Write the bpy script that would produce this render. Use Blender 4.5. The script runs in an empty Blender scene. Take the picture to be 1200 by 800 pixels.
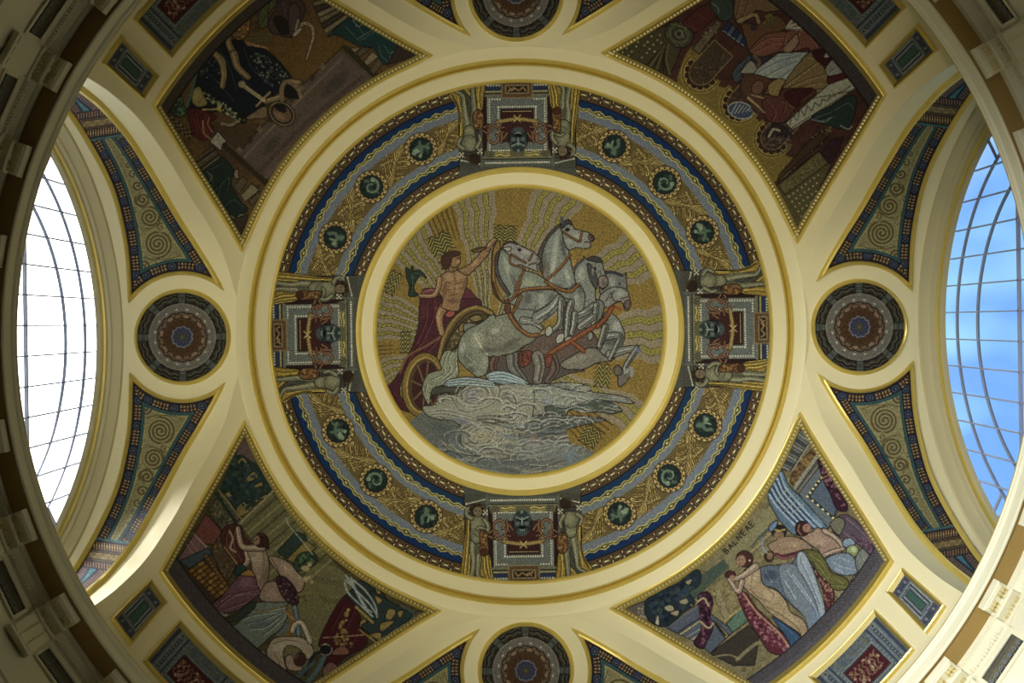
import bpy, math, random
import numpy as np
from mathutils import Vector, Matrix
from mathutils.bvhtree import BVHTree

C = bpy.context.scene
COL = C.collection
random.seed(3)
RNG = np.random.default_rng(5)

# ------------------------------------------------------------------ camera
FOC = 1000.0                      # focal length in pixels of the 1200 px wide frame
ROLL = math.radians(0.85)
CAM_Z = 1.6                       # eye height above the floor
CAM_X, CAM_Y = -0.15, -0.13       # a little off the axis of the rotunda
PPX, PPY = 598.9, 379.2           # where the zenith falls in the frame
cr, sr = math.cos(ROLL), math.sin(ROLL)
cam_data = bpy.data.cameras.new('camera')
cam = bpy.data.objects.new('camera', cam_data)
COL.objects.link(cam)
cam_data.sensor_width = 36.0
cam_data.lens = 36.0 * FOC / 1200.0
cam_data.shift_x = -(PPX - 600.0) / 1200.0
cam_data.shift_y = (PPY - 400.0) / 1200.0
cam_data.clip_end = 200
cam.matrix_world = Matrix(((cr, sr, 0, CAM_X), (sr, -cr, 0, CAM_Y), (0, 0, -1, CAM_Z), (0, 0, 0, 1)))
C.camera = cam

# ------------------------------------------------------------------ exposure, sky, sun, lamps
C.view_settings.view_transform = 'Standard'
C.view_settings.look = 'None'
C.view_settings.gamma = 1.0
C.view_settings.use_curve_mapping = False
C.view_settings.exposure = 0.0

W = bpy.data.worlds.new('sky')
C.world = W
W.use_nodes = True
wn, wl = W.node_tree.nodes, W.node_tree.links
wn.clear()
w_out = wn.new('ShaderNodeOutputWorld')
w_bg = wn.new('ShaderNodeBackground')
w_tc = wn.new('ShaderNodeTexCoord')
w_map = wn.new('ShaderNodeMapping')
w_map.inputs['Scale'].default_value = (1.0, 1.6, 1.0)
w_no = wn.new('ShaderNodeTexNoise')
w_no.inputs['Scale'].default_value = 3.4
w_no.inputs['Detail'].default_value = 3.0
w_rmp = wn.new('ShaderNodeValToRGB')
w_rmp.color_ramp.elements[0].position = 0.40
w_rmp.color_ramp.elements[0].color = (0.24, 0.52, 1.05, 1)
w_rmp.color_ramp.elements[1].position = 0.57
w_rmp.color_ramp.elements[1].color = (0.60, 1.10, 1.08, 1)
# the sky on the sun's side is a bright white veil of cloud
w_dot = wn.new('ShaderNodeVectorMath'); w_dot.operation = 'DOT_PRODUCT'
w_dot.inputs[1].default_value = (-0.86, -0.50, 0.0)
w_mr = wn.new('ShaderNodeMapRange')
w_mr.inputs['From Min'].default_value = -0.35
w_mr.inputs['From Max'].default_value = 0.75
w_mix = wn.new('ShaderNodeMix'); w_mix.data_type = 'RGBA'
w_mix.inputs['B'].default_value = (7.0, 6.9, 6.6, 1)
wl.new(w_tc.outputs['Generated'], w_map.inputs['Vector'])
wl.new(w_map.outputs['Vector'], w_no.inputs['Vector'])
wl.new(w_no.outputs['Fac'], w_rmp.inputs['Fac'])
wl.new(w_tc.outputs['Generated'], w_dot.inputs[0])
wl.new(w_dot.outputs['Value'], w_mr.inputs['Value'])
wl.new(w_mr.outputs['Result'], w_mix.inputs['Factor'])
wl.new(w_rmp.outputs['Color'], w_mix.inputs['A'])
# dim ground outside, its dark carried up to hold back the low sky's light
w_sep = wn.new('ShaderNodeSeparateXYZ')
w_hz = wn.new('ShaderNodeMapRange')
w_hz.inputs['From Min'].default_value = 0.20
w_hz.inputs['From Max'].default_value = 0.80
w_gr = wn.new('ShaderNodeMix'); w_gr.data_type = 'RGBA'
w_gr.inputs['A'].default_value = (0.05, 0.05, 0.045, 1)
wl.new(w_tc.outputs['Generated'], w_sep.inputs['Vector'])
wl.new(w_sep.outputs['Z'], w_hz.inputs['Value'])
wl.new(w_hz.outputs['Result'], w_gr.inputs['Factor'])
wl.new(w_mix.outputs['Result'], w_gr.inputs['B'])
wl.new(w_gr.outputs['Result'], w_bg.inputs['Color'])
w_bg.inputs['Strength'].default_value = 1.0
wl.new(w_bg.outputs['Background'], w_out.inputs['Surface'])

def lamp(name, kind, loc, aim, energy, color, **kw):
    d = bpy.data.lights.new(name, kind)
    d.energy = energy
    d.color = color
    for k, v in kw.items():
        setattr(d, k, v)
    o = bpy.data.objects.new(name, d)
    COL.objects.link(o)
    o.location = loc
    o.rotation_euler = (Vector(aim) - Vector(loc)).to_track_quat('-Z', 'Y').to_euler()
    return o

SUN_DIR = Vector((0.85, 0.36, -0.36))
lamp('sun', 'SUN', (0, 0, 30), Vector((0, 0, 30)) + SUN_DIR, 7.0, (1.0, 0.97, 0.9), angle=math.radians(9))
# added upward fill lamp near the floor, standing in for bounced daylight
lamp('hall_fill', 'AREA', (-0.3, -0.3, 0.4), (0.35, 0.25, 12), 205.0, (1.0, 0.935, 0.71), shape='DISK', size=1.6, spread=math.radians(58))
# added fill lamp low on the upper left side; no window opens there
lamp('side_fill', 'AREA', (-4.75, -3.3, 4.6), (5.2, 3.5, 11.9), 260.0, (0.95, 0.98, 0.97), shape='RECTANGLE', size=1.4, size_y=2.4, spread=math.radians(52))
for _k in range(4):               # light portals in the four window openings
    _a = _k * math.pi / 2
    _o = lamp('window_portal', 'AREA', (6.62 * math.cos(_a), 6.62 * math.sin(_a), CAM_Z + 11.1), (0, 0, CAM_Z + 11.1), 1.0, (1, 1, 1), shape='RECTANGLE', size=6.7, size_y=4.2)
    _o.data.cycles.is_portal = True

# ------------------------------------------------------------------ materials
def new_mat(name):
    m = bpy.data.materials.new(name)
    m.use_nodes = True
    n = m.node_tree.nodes
    return m, n, m.node_tree.links, n['Principled BSDF']

def plain(name, rgb, rough=0.5, metal=0.0, spec=0.3, vary=0.06, scale=3.0, bump=0.0):
    m, n, l, b = new_mat(name)
    tc = n.new('ShaderNodeTexCoord')
    no = n.new('ShaderNodeTexNoise'); no.inputs['Scale'].default_value = scale; no.inputs['Detail'].default_value = 4
    mx = n.new('ShaderNodeMix'); mx.data_type = 'RGBA'
    mx.inputs['A'].default_value = (*[c * (1 - vary) for c in rgb], 1)
    mx.inputs['B'].default_value = (*[min(1, c * (1 + vary)) for c in rgb], 1)
    l.new(tc.outputs['Object'], no.inputs['Vector'])
    l.new(no.outputs['Fac'], mx.inputs['Factor'])
    l.new(mx.outputs['Result'], b.inputs['Base Color'])
    b.inputs['Roughness'].default_value = rough
    b.inputs['Metallic'].default_value = metal
    b.inputs['Specular IOR Level'].default_value = spec
    if bump:
        bp = n.new('ShaderNodeBump'); bp.inputs['Strength'].default_value = bump; bp.inputs['Distance'].default_value = 0.02
        l.new(no.outputs['Fac'], bp.inputs['Height']); l.new(bp.outputs['Normal'], b.inputs['Normal'])
    return m

CREAM = plain('cream_paint', (0.74, 0.67, 0.43), 0.5, 0, 0.3, 0.04, 1.2)
REVEAL_SHADED = plain('reveal_shaded_cream', (0.50, 0.44, 0.26), 0.5, 0, 0.3, 0.06, 2.0)  # cream darkened: the shade on the window reveals is put into the colour
CREAM2 = plain('cream_stone', (0.76, 0.72, 0.53), 0.5, 0, 0.3, 0.05, 2.0)
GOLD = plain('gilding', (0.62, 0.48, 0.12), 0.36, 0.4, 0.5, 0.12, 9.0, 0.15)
OCHRE_SHADED = plain('shaded_ochre_gilding', (0.27, 0.205, 0.05), 0.45, 0.25, 0.4, 0.12, 9.0)  # ochre darkened: shade on the frames' inner slopes is put into the colour
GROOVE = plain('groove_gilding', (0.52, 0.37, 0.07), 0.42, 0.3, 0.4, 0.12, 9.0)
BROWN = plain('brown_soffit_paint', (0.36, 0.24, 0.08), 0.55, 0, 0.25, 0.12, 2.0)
IRON = plain('window_bar_paint', (0.42, 0.48, 0.72), 0.5, 0, 0.3, 0.1)
DARK = plain('dark_backing', (0.035, 0.03, 0.025), 0.7, 0, 0.2, 0.2)
STONE = plain('hall_stone', (0.045, 0.036, 0.026), 0.6, 0, 0.2, 0.08)

def glass_mat():
    m, n, l, b = new_mat('window_glass')
    n.remove(b)
    tr = n.new('ShaderNodeBsdfTransparent'); tr.inputs['Color'].default_value = (0.93, 0.96, 1.0, 1)
    gl = n.new('ShaderNodeBsdfGlossy'); gl.inputs['Roughness'].default_value = 0.15
    mx = n.new('ShaderNodeMixShader'); mx.inputs['Fac'].default_value = 0.04
    l.new(tr.outputs['BSDF'], mx.inputs[1]); l.new(gl.outputs['BSDF'], mx.inputs[2])
    l.new(mx.outputs['Shader'], n['Material Output'].inputs['Surface'])
    return m
GLASS = glass_mat()

def mosaic_mat(name, rough, spec, metal=0.0):
    m, n, l, b = new_mat(name)
    at = n.new('ShaderNodeAttribute'); at.attribute_name = 'tessera'
    l.new(at.outputs['Color'], b.inputs['Base Color'])
    no = n.new('ShaderNodeTexNoise'); no.inputs['Scale'].default_value = 45.0
    bp = n.new('ShaderNodeBump'); bp.inputs['Strength'].default_value = 0.12; bp.inputs['Distance'].default_value = 0.01
    l.new(no.outputs['Fac'], bp.inputs['Height']); l.new(bp.outputs['Normal'], b.inputs['Normal'])
    b.inputs['Roughness'].default_value = rough
    b.inputs['Specular IOR Level'].default_value = spec
    b.inputs['Metallic'].default_value = metal
    return m
MOSAIC = mosaic_mat('mosaic_tesserae', 0.6, 0.08)

# ------------------------------------------------------------------ mesh helpers
def link(name, me, mat=None, parent=None):
    o = bpy.data.objects.new(name, me)
    COL.objects.link(o)
    if mat is not None:
        for m in (mat if isinstance(mat, (list, tuple)) else [mat]):
            me.materials.append(m)
    if parent is not None:
        o.parent = parent
    return o

def mesh_np(name, v, f, mat=None, parent=None, smooth=True, mats=None):
    """v (n,3); f list of index arrays (m,3) or (m,4)"""
    v = np.asarray(v, dtype=np.float32)
    fs = f if isinstance(f, list) else [f]
    fs = [np.asarray(x, dtype=np.int32) for x in fs if len(x)]
    me = bpy.data.meshes.new(name)
    me.vertices.add(len(v)); me.vertices.foreach_set('co', v.ravel())
    tot = np.concatenate([np.full(len(x), x.shape[1], np.int32) for x in fs])
    loops = np.concatenate([x.ravel() for x in fs])
    start = np.concatenate([[0], np.cumsum(tot)[:-1]]).astype(np.int32)
    me.loops.add(len(loops)); me.loops.foreach_set('vertex_index', loops)
    me.polygons.add(len(tot)); me.polygons.foreach_set('loop_start', start)
    me.polygons.foreach_set('use_smooth', np.full(len(tot), smooth, bool))
    me.update(calc_edges=True)
    if mats is not None:
        me.polygons.foreach_set('material_index', np.asarray(mats, dtype=np.int32))
    me.validate()
    return link(name, me, mat, parent)

def grid_faces(nr, nc, wrap=False, base=0, flip=False):
    i, j = np.meshgrid(np.arange(nr - 1), np.arange(nc if wrap else nc - 1), indexing='ij')
    a = i * nc + j; b = i * nc + (j + 1) % nc
    q = np.stack([a, b, b + nc, a + nc], -1).reshape(-1, 4) + base
    return q[:, ::-1] if flip else q

class MB:
    """collects boxes, prisms and tubes; build() links them as ONE mesh object"""
    def __init__(s):
        s.v = []; s.q = []; s.t = []; s.n = 0
    def add(s, v, q=(), t=()):
        v = np.asarray(v, float).reshape(-1, 3)
        if len(q): s.q.append(np.asarray(q) + s.n)
        if len(t): s.t.append(np.asarray(t) + s.n)
        s.v.append(v); s.n += len(v)
    def box(s, x0, x1, y0, y1, z0, z1, bev=0.0, T=None):
        b = min(bev, (x1 - x0) / 2.1, (y1 - y0) / 2.1)
        ring = lambda e, z: [(x0 + e, y0 + e, z), (x1 - e, y0 + e, z), (x1 - e, y1 - e, z), (x0 + e, y1 - e, z)]
        rows = [ring(b, z0), ring(0, z0 + b), ring(0, z1 - b), ring(b, z1)] if b > 0 else [ring(0, z0), ring(0, z1)]
        v = np.array(rows).reshape(-1, 3)
        k = len(rows)
        q = [(i * 4 + j, i * 4 + (j + 1) % 4, (i + 1) * 4 + (j + 1) % 4, (i + 1) * 4 + j) for i in range(k - 1) for j in range(4)]
        q += [(3, 2, 1, 0), tuple((k - 1) * 4 + j for j in range(4))]
        if T is not None: v = T(v)
        s.add(v, q)
    def cyl(s, c0, c1, r0, r1=None, n=10, T=None):
        r1 = r0 if r1 is None else r1
        c0, c1 = Vector(c0), Vector(c1)
        d = (c1 - c0).normalized(); a = d.orthogonal().normalized(); b = d.cross(a)
        v = [c + (a * math.cos(2 * math.pi * i / n) + b * math.sin(2 * math.pi * i / n)) * r for c, r in ((c0, r0), (c1, r1)) for i in range(n)]
        v = np.array([tuple(p) for p in v] + [tuple(c0), tuple(c1)])
        if T is not None: v = T(v)
        q = [(i, (i + 1) % n, n + (i + 1) % n, n + i) for i in range(n)]
        t = [(2 * n, (i + 1) % n, i) for i in range(n)] + [(2 * n + 1, n + i, n + (i + 1) % n) for i in range(n)]
        s.add(v, q, t)
    def build(s, name, mat, parent=None, smooth=False):
        fs = []
        if s.q: fs.append(np.concatenate(s.q))
        if s.t: fs.append(np.concatenate(s.t))
        return mesh_np(name, np.concatenate(s.v), fs, mat, parent, smooth)

def tag(o, label=None, cat=None, group=None, kind=None):
    if label: o['label'] = label
    if cat: o['category'] = cat
    if group: o['group'] = group
    if kind: o['kind'] = kind
    return o

def empty(name, label, cat, group=None, loc=(0, 0, 0)):
    o = bpy.data.objects.new(name, None)
    COL.objects.link(o)
    o.location = loc
    o.empty_display_size = 0.2
    return tag(o, label, cat, group)

def copy_tree(o, parent=None, rz=None):
    c = o.copy(); COL.objects.link(c); c.parent = parent
    if rz is not None: c.rotation_euler = (0, 0, rz)
    for ch in list(o.children):
        copy_tree(ch, c)
    return c
# ------------------------------------------------------------------ the vault as measured: all radii (u, v) are tangents x 1000 seen from the axis at eye height
HC, RS = 9.3, 5.9                 # centre height (above the eye) and radius of the dome

def sphere_hit(x, y, ox=0.0, oy=0.0, rad=RS):
    """direction (x, y, 1000) from (ox, oy, 0) to the dome; returns points (n,3) above eye height"""
    dx, dy = np.asarray(x, float) / 1000.0, np.asarray(y, float) / 1000.0
    a = dx * dx + dy * dy + 1
    b = dx * ox + dy * oy - HC
    c = ox * ox + oy * oy + HC * HC - rad * rad
    h = (-b + np.sqrt(np.maximum(b * b - a * c, 0))) / a
    return np.stack([ox + dx * h, oy + dy * h, h], -1)

def dome(uv, lift=0.0):
    uv = np.asarray(uv, float)
    p = sphere_hit(uv[..., 0], uv[..., 1])
    n = (np.array([0, 0, HC]) - p) / RS
    p = p + n * lift
    return p, n

def photo_to_dome(px, lift=0.0):
    """a point of the photograph's frame onto the dome, seen from the camera"""
    px = np.asarray(px, float)
    dx, dy = px[..., 0] - PPX, px[..., 1] - PPY
    x, y = cr * dx - sr * dy, sr * dx + cr * dy
    p = sphere_hit(x, y, CAM_X, CAM_Y)
    n = (np.array([0, 0, HC]) - p) / RS
    return p + n * lift, n

UP = np.array([0, 0, CAM_Z])

def catmull(pts, closed=False, step=3.0):
    p = np.asarray(pts, float)
    n = len(p)
    out = []
    for i in range(n if closed else n - 1):
        p0 = p[(i - 1) % n] if closed or i > 0 else p[0] * 2 - p[1]
        p1, p2 = p[i], p[(i + 1) % n]
        p3 = p[(i + 2) % n] if closed or i + 2 < n else p[-1] * 2 - p[-2]
        k = max(2, int(np.linalg.norm(p2 - p1) / step))
        t = np.linspace(0, 1, k, endpoint=False)[:, None]
        out.append(0.5 * (2 * p1 + (p2 - p0) * t + (2 * p0 - 5 * p1 + 4 * p2 - p3) * t ** 2 + (3 * p1 - p0 - 3 * p2 + p3) * t ** 3))
    if not closed: out.append(p[-1:])
    return np.concatenate(out)

def dense(pts, closed=True, step=4.0):
    p = np.asarray(pts, float)
    out = []
    n = len(p)
    for i in range(n if closed else n - 1):
        a, b = p[i], p[(i + 1) % n]
        k = max(1, int(np.ceil(np.linalg.norm(b - a) / step)))
        out.append(a + (b - a) * np.linspace(0, 1, k, endpoint=False)[:, None])
    if not closed: out.append(p[-1:])
    return np.concatenate(out)

def offset_path(p, d, closed=True):
    """offset to the outside (away from the inside of a counter-clockwise path is +)"""
    p = np.asarray(p, float)
    if closed:
        t0 = p - np.roll(p, 1, 0); t1 = np.roll(p, -1, 0) - p
    else:
        t = np.diff(p, axis=0); t0 = np.vstack([t[:1], t]); t1 = np.vstack([t, t[-1:]])
    t0 = t0 / np.maximum(np.linalg.norm(t0, axis=1, keepdims=True), 1e-9)
    t1 = t1 / np.maximum(np.linalg.norm(t1, axis=1, keepdims=True), 1e-9)
    m = t0 + t1
    m /= np.maximum(np.linalg.norm(m, axis=1, keepdims=True), 1e-9)
    nn = np.stack([m[:, 1], -m[:, 0]], -1)
    cosh = np.clip((m * t0).sum(1), 0.3, 1)
    return p + nn * (d / cosh)[:, None]

def ccw(p):
    p = np.asarray(p, float)
    a = np.sum(p[:, 0] * np.roll(p[:, 1], -1) - p[:, 1] * np.roll(p[:, 0], -1))
    return p if a > 0 else p[::-1]

def moulding(name, path, prof, surf, mat, parent=None, closed=True, mats=None, smooth=True):
    """sweep prof [(offset in u-v units, lift in m)] along a path lying on a surface"""
    path = ccw(path) if closed else np.asarray(path, float)
    rows = []
    for off, lift in prof:
        q = offset_path(path, off, closed) if off else path
        p, n = surf(q)
        rows.append(p + n * lift + UP)
    nr, nc = len(rows), len(path)
    v = np.concatenate(rows)
    f = grid_faces(nr, nc, closed)
    mi = None
    if mats is not None:
        k = nc if closed else nc - 1
        mi = np.repeat(np.asarray(mats), k)
    o = mesh_np(name, v, f, mat, parent, smooth, mi)
    o.data.set_sharp_from_angle(angle=math.radians(38))
    return o

def circle(r, n=220, cx=0.0, cy=0.0, a0=0.0, a1=360.0):
    full = abs(a1 - a0 - 360) < 1e-6
    a = np.radians(np.linspace(a0, a1, n, endpoint=not full))
    return np.stack([cx + r * np.cos(a), cy + r * np.sin(a)], -1)

# groin between dome and window vault, half of it (u along the window's axis, v across)
GROIN = np.array([(325, 0), (328, 25), (337, 62), (350, 103), (368, 137), (385, 164), (413, 212), (446, 258), (480, 290), (512, 312), (541, 331)], float)
g = catmull(np.vstack([GROIN[1] * [1, -1], GROIN]), step=2.0)
g = g[np.searchsorted(g[:, 1], 0.0):]
g_ang = np.degrees(np.arctan2(g[:, 1], g[:, 0])); g_rad = np.hypot(g[:, 0], g[:, 1])
A_MAX = g_ang.max()
ARCH_X, ARCH_R, ARCH_C = 6.05, 3.42, 9.83

def arch_pt(X, R, s, zlow=8.9, c=ARCH_C):
    """s in [-1,1]: along an arch from springing to springing; semicircle on straight jambs"""
    s = np.asarray(s, float)
    jamb = c - zlow
    L = jamb + R * math.pi / 2
    d = np.abs(s) * L
    ph = np.clip(d / R, 0, math.pi / 2)
    y = np.sign(s) * R * np.sin(ph)
    z = c + R * np.cos(ph) - np.maximum(d - R * math.pi / 2, 0)
    return np.stack([np.full_like(y, X), y, z], -1)

# --- the dome shell and its four window vaults: one structure
_d = np.concatenate([[0], np.cumsum(np.linalg.norm(np.diff(g, axis=0), axis=1))])
_s = np.linspace(0, _d[-1], 90)
gs = np.stack([np.interp(_s, _d, g[:, 0]), np.interp(_s, _d, g[:, 1])], -1)
gs_a = np.arctan2(gs[:, 1], gs[:, 0]); gs_p = sphere_hit(np.hypot(gs[:, 0], gs[:, 1]), 0 * gs_a)
gs_th = np.arctan2(gs_p[:, 0], gs_p[:, 2] - HC); gs_th[-1] = math.pi / 2
def on_sphere(th, a):
    th, a = np.broadcast_arrays(th, a)
    return np.stack([RS * np.sin(th) * np.cos(a), RS * np.sin(th) * np.sin(a), HC + RS * np.cos(th)], -1)
verts = []; quads = []; nb = 0
def blk(P, wrap=False):
    global nb
    nr, nc = P.shape[:2]
    verts.append(P.reshape(-1, 3)); quads.append(grid_faces(nr, nc, wrap, nb)); nb += nr * nc
blk(on_sphere(np.linspace(0.0005, gs_th[0], 60)[:, None], np.linspace(0, 2 * math.pi, 240, endpoint=False)[None]), True)
for k in range(4):
    f = np.linspace(0, 1, 61)[None]
    aa = gs_a[:, None] * (1 - f) + (math.pi / 2 - gs_a[:, None]) * f + k * math.pi / 2
    P = on_sphere(gs_th[:, None] + 0 * aa, aa)
    foot = P[-1:].copy(); foot[..., 2] = 8.9     # pendentive feet down behind the cornice
    blk(np.concatenate([P, foot]))
ceiling = mesh_np('ceiling', np.concatenate(verts) + UP, np.concatenate(quads), CREAM, None, True)
tag(ceiling, 'cream painted dome on pendentives', None, None, 'structure')
_cv = np.concatenate(verts); _cn = np.array([0, 0, HC]) - _cv; _cn[_cv[:, 2] < HC - 1e-6, 2] = 0
ceiling.data.normals_split_custom_set_from_vertices((_cn / np.linalg.norm(_cn, axis=1, keepdims=True)).tolist())
# vaults: rulings from groin to arch
_h = on_sphere(gs_th, gs_a)
G3 = np.concatenate([_h[:0:-1] * [1, -1, 1], _h])
ext = 8
gl = np.repeat(G3[:1], ext, 0); gl[:, 2] = np.linspace(8.9, G3[0, 2], ext, endpoint=False)
gr_ = np.repeat(G3[-1:], ext, 0); gr_[:, 2] = np.linspace(8.9, G3[-1, 2], ext, endpoint=False)[::-1]
Gc = np.concatenate([gl, G3, gr_])
hn = (Gc[:, 2] - 8.9) / (G3[:, 2].max() - 8.9)
ss = np.linspace(0, 1, 600); az = arch_pt(ARCH_X, ARCH_R, ss)[:, 2]
azn = (az - 8.9) / (az.max() - 8.9)
s_of = np.interp(hn[::1], azn[::-1], ss[::-1]) * np.sign(np.where(np.abs(Gc[:, 1]) < 1e-9, 1, Gc[:, 1]))
# keep the spacing near the crown even: blend by lateral position there
lat = np.interp(np.abs(Gc[:, 1]) / np.abs(Gc[:, 1]).max() * ARCH_R, arch_pt(ARCH_X, ARCH_R, ss)[:, 1], ss)
wgt = np.clip((1 - hn) / 0.12, 0, 1)
s_arch = np.sign(Gc[:, 1]) * (np.abs(s_of) * wgt + lat * (1 - wgt))
A3 = arch_pt(ARCH_X, ARCH_R, s_arch)
NV = 24
tv = np.linspace(0, 1, NV)[:, None, None]
V3 = Gc[None] * (1 - tv) + A3[None] * tv
vault_v = V3.reshape(-1, 3); vault_f = grid_faces(NV, len(Gc))
def rot(v, k):
    c, s = [(1, 0), (0, 1), (-1, 0), (0, -1)][k]
    v = np.asarray(v)
    return np.stack([v[..., 0] * c - v[..., 1] * s, v[..., 0] * s + v[..., 1] * c, v[..., 2]], -1)
for k in range(4):
    vo = mesh_np('trim_%d' % (k + 5), rot(vault_v, k) + UP, vault_f[:, ::-1], CREAM, None, True)  # window vault: a part of the ceiling, not a trim
    tag(vo, 'cream window vault on the %s side of the dome' % ('right', 'bottom', 'left', 'top')[k], None, None, 'structure')
VAULT_BVH = BVHTree.FromPolygons([tuple(p) for p in vault_v], [tuple(int(i) for i in q) for q in vault_f])

def vault(uv, lift=0.0):
    uv = np.asarray(uv, float)
    sh = uv.shape[:-1]
    q = uv.reshape(-1, 2)
    P = np.zeros((len(q), 3)); Nn = np.zeros((len(q), 3))
    for i, (x, y) in enumerate(q):
        d = Vector((x, y, 1000.0)).normalized()
        loc, nor, idx, dist = VAULT_BVH.ray_cast(Vector((0, 0, 0)), d)
        if loc is None:
            t = 6.05 / (x / 1000.0); loc = Vector((x / 1000.0, y / 1000.0, 1)) * t; nor = Vector((0, 0, -1))
        if nor.dot(d) > 0: nor = -nor
        P[i] = loc; Nn[i] = nor
    P = P + Nn * lift
    return P.reshape(*sh, 3), Nn.reshape(*sh, 3)

# --- window arches: reveal mouldings swept round each arch, glass and bars
sa = np.linspace(-1, 1, 161)
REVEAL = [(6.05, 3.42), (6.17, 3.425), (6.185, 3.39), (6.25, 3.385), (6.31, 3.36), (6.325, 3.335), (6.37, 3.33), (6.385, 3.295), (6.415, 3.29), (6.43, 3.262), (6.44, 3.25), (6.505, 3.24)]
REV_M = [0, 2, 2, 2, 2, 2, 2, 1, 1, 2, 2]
rev_v = np.concatenate([arch_pt(X, R, sa) for X, R in REVEAL])
rev_f = grid_faces(len(REVEAL), len(sa))[:, ::-1]
rev_m = np.repeat(REV_M, len(sa) - 1)
def arch_tube(X, R, c, smax, wid, dep, n=80):
    s = np.linspace(-smax, smax, n)
    rows = [arch_pt(X + dx, R + dr, s, 8.9, c) for dx, dr in ((-dep, -wid), (dep, -wid), (dep, wid), (-dep, wid), (-dep, -wid))]
    return np.concatenate(rows), grid_faces(5, n)
SIDES = ['right', 'bottom', 'left', 'top']
GX = 6.5
for k in range(4):
    root = mesh_np('window_%d' % (k + 1), rot(rev_v, k) + UP, rev_f, [CREAM, GOLD, REVEAL_SHADED], None, True, rev_m)
    root.data.set_sharp_from_angle(angle=math.radians(35))
    tag(root, ['arched window showing blue sky in the right vault', 'arched window over the bottom vault, below the picture', 'arched window with white glare in the left vault', 'arched window over the top vault, above the picture'][k], None, None, 'structure')
    # glass
    s = np.linspace(-1, 1, 121)
    edge = arch_pt(GX, 3.3, s)
    ctr = np.array([[GX, 0, 8.9]])
    vv = np.concatenate([edge, ctr]); ff = np.array([(i, i + 1, 121) for i in range(120)])
    mesh_np('glass_pane', rot(vv, k) + UP, ff, GLASS, root, False)
    # upright bars
    for i in range(9):
        for sg in (-1, 1):
            y = sg * (i + 0.5) * 0.402
            if abs(y) > 3.2: continue
            top = ARCH_C + math.sqrt(max(3.238 ** 2 - y * y, 0))
            b = MB(); b.box(GX - 0.012, GX + 0.03, y - 0.009, y + 0.009, 8.9, top)
            b.v = [rot(x, k) + UP for x in b.v]
            b.build('glazing_bar', IRON, root)
    for R, c, sm, w in ((2.90, 9.84, 0.80, 0.008), (2.42, 9.76, 0.86, 0.009)):
        v, f = arch_tube(GX + 0.01, R, c, sm, w, 0.02)
        mesh_np('curved_bar', rot(v, k) + UP, f, IRON, root, True)
    b = MB(); b.box(GX - 0.012, GX + 0.03, -2.95, 2.95, 11.16, 11.19)
    b.v = [rot(x, k) + UP for x in b.v]
    b.build('transom', IRON, root)
    for sg in (-1, 1):            # short stay between outer arc and frame
        b = MB(); b.cyl((GX, sg * 2.28, 11.62), (GX, sg * 2.62, 11.86), 0.02)
        b.v = [rot(x, k) + UP for x in b.v]
        b.build('stay_bar', IRON, root)

# --- cornice, entablature, drum wall and floor: lathed about the axis
def lathe(name, prof, mat, n=288, mats=None, parent=None):
    a = np.linspace(0, 2 * math.pi, n, endpoint=False)
    v = np.concatenate([np.stack([R * np.cos(a), R * np.sin(a), np.full(n, h)], -1) for R, h in prof]) + UP
    o = mesh_np(name, v, grid_faces(len(prof), n, True)[:, ::-1], mat, parent, True, None if mats is None else np.repeat(mats, n))
    o.data.set_sharp_from_angle(angle=math.radians(30))
    return o
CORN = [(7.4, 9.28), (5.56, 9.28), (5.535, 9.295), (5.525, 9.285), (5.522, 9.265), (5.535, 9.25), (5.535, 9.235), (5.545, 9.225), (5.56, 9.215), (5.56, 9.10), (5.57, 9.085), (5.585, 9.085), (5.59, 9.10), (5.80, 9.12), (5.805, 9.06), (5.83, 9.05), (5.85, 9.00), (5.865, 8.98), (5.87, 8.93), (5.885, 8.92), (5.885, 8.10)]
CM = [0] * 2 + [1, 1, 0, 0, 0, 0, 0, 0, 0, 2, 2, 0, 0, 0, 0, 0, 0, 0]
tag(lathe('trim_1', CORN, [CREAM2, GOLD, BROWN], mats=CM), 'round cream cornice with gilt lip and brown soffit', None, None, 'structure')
tag(lathe('trim_2', [(5.885, 8.10), (5.85, 8.08), (5.85, 8.02), (5.87, 8.0), (5.87, 7.86), (5.9, 7.84), (5.9, 7.6)], CREAM2), 'cream architrave band below the mosaic metopes', None, None, 'structure')
tag(lathe('wall_round', [(5.9, 7.6), (5.9, -1.6)], STONE, 96), 'round stone wall of the hall below', None, None, 'structure')
fl = mesh_np('floor', np.concatenate([np.array([[0, 0, 0.0]]), np.stack([6 * np.cos(np.linspace(0, 2 * math.pi, 97)[:-1]), 6 * np.sin(np.linspace(0, 2 * math.pi, 97)[:-1]), np.zeros(96)], -1)]), np.array([(0, 1 + i, 1 + (i + 1) % 96) for i in range(96)]), STONE)
tag(fl, 'dark stone floor of the rotunda', None, None, 'structure')

# --- raised rings of the dome
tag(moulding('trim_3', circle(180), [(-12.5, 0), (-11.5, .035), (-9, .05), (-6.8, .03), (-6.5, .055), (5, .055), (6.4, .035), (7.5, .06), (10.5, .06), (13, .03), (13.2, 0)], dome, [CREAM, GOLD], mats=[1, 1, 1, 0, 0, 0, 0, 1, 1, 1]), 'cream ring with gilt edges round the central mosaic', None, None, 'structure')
tag(moulding('trim_4', circle(308), [(-15.5, 0), (-15, .04), (-12.5, .055), (-11, .03), (-10.5, .045), (5.2, .045), (5.6, .06), (7.6, .06), (8.2, .01), (10.6, .01), (11.2, .06), (13.4, .06), (14, .04), (22, .035), (27, .01), (27.2, 0)], dome, [CREAM, GOLD, GROOVE], mats=[1, 1, 1, 0, 0, 1, 1, 2, 2, 2, 1, 1, 0, 0, 0]), 'broad cream ring with gilt grooves round the mosaic frieze', None, None, 'structure')

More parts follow.
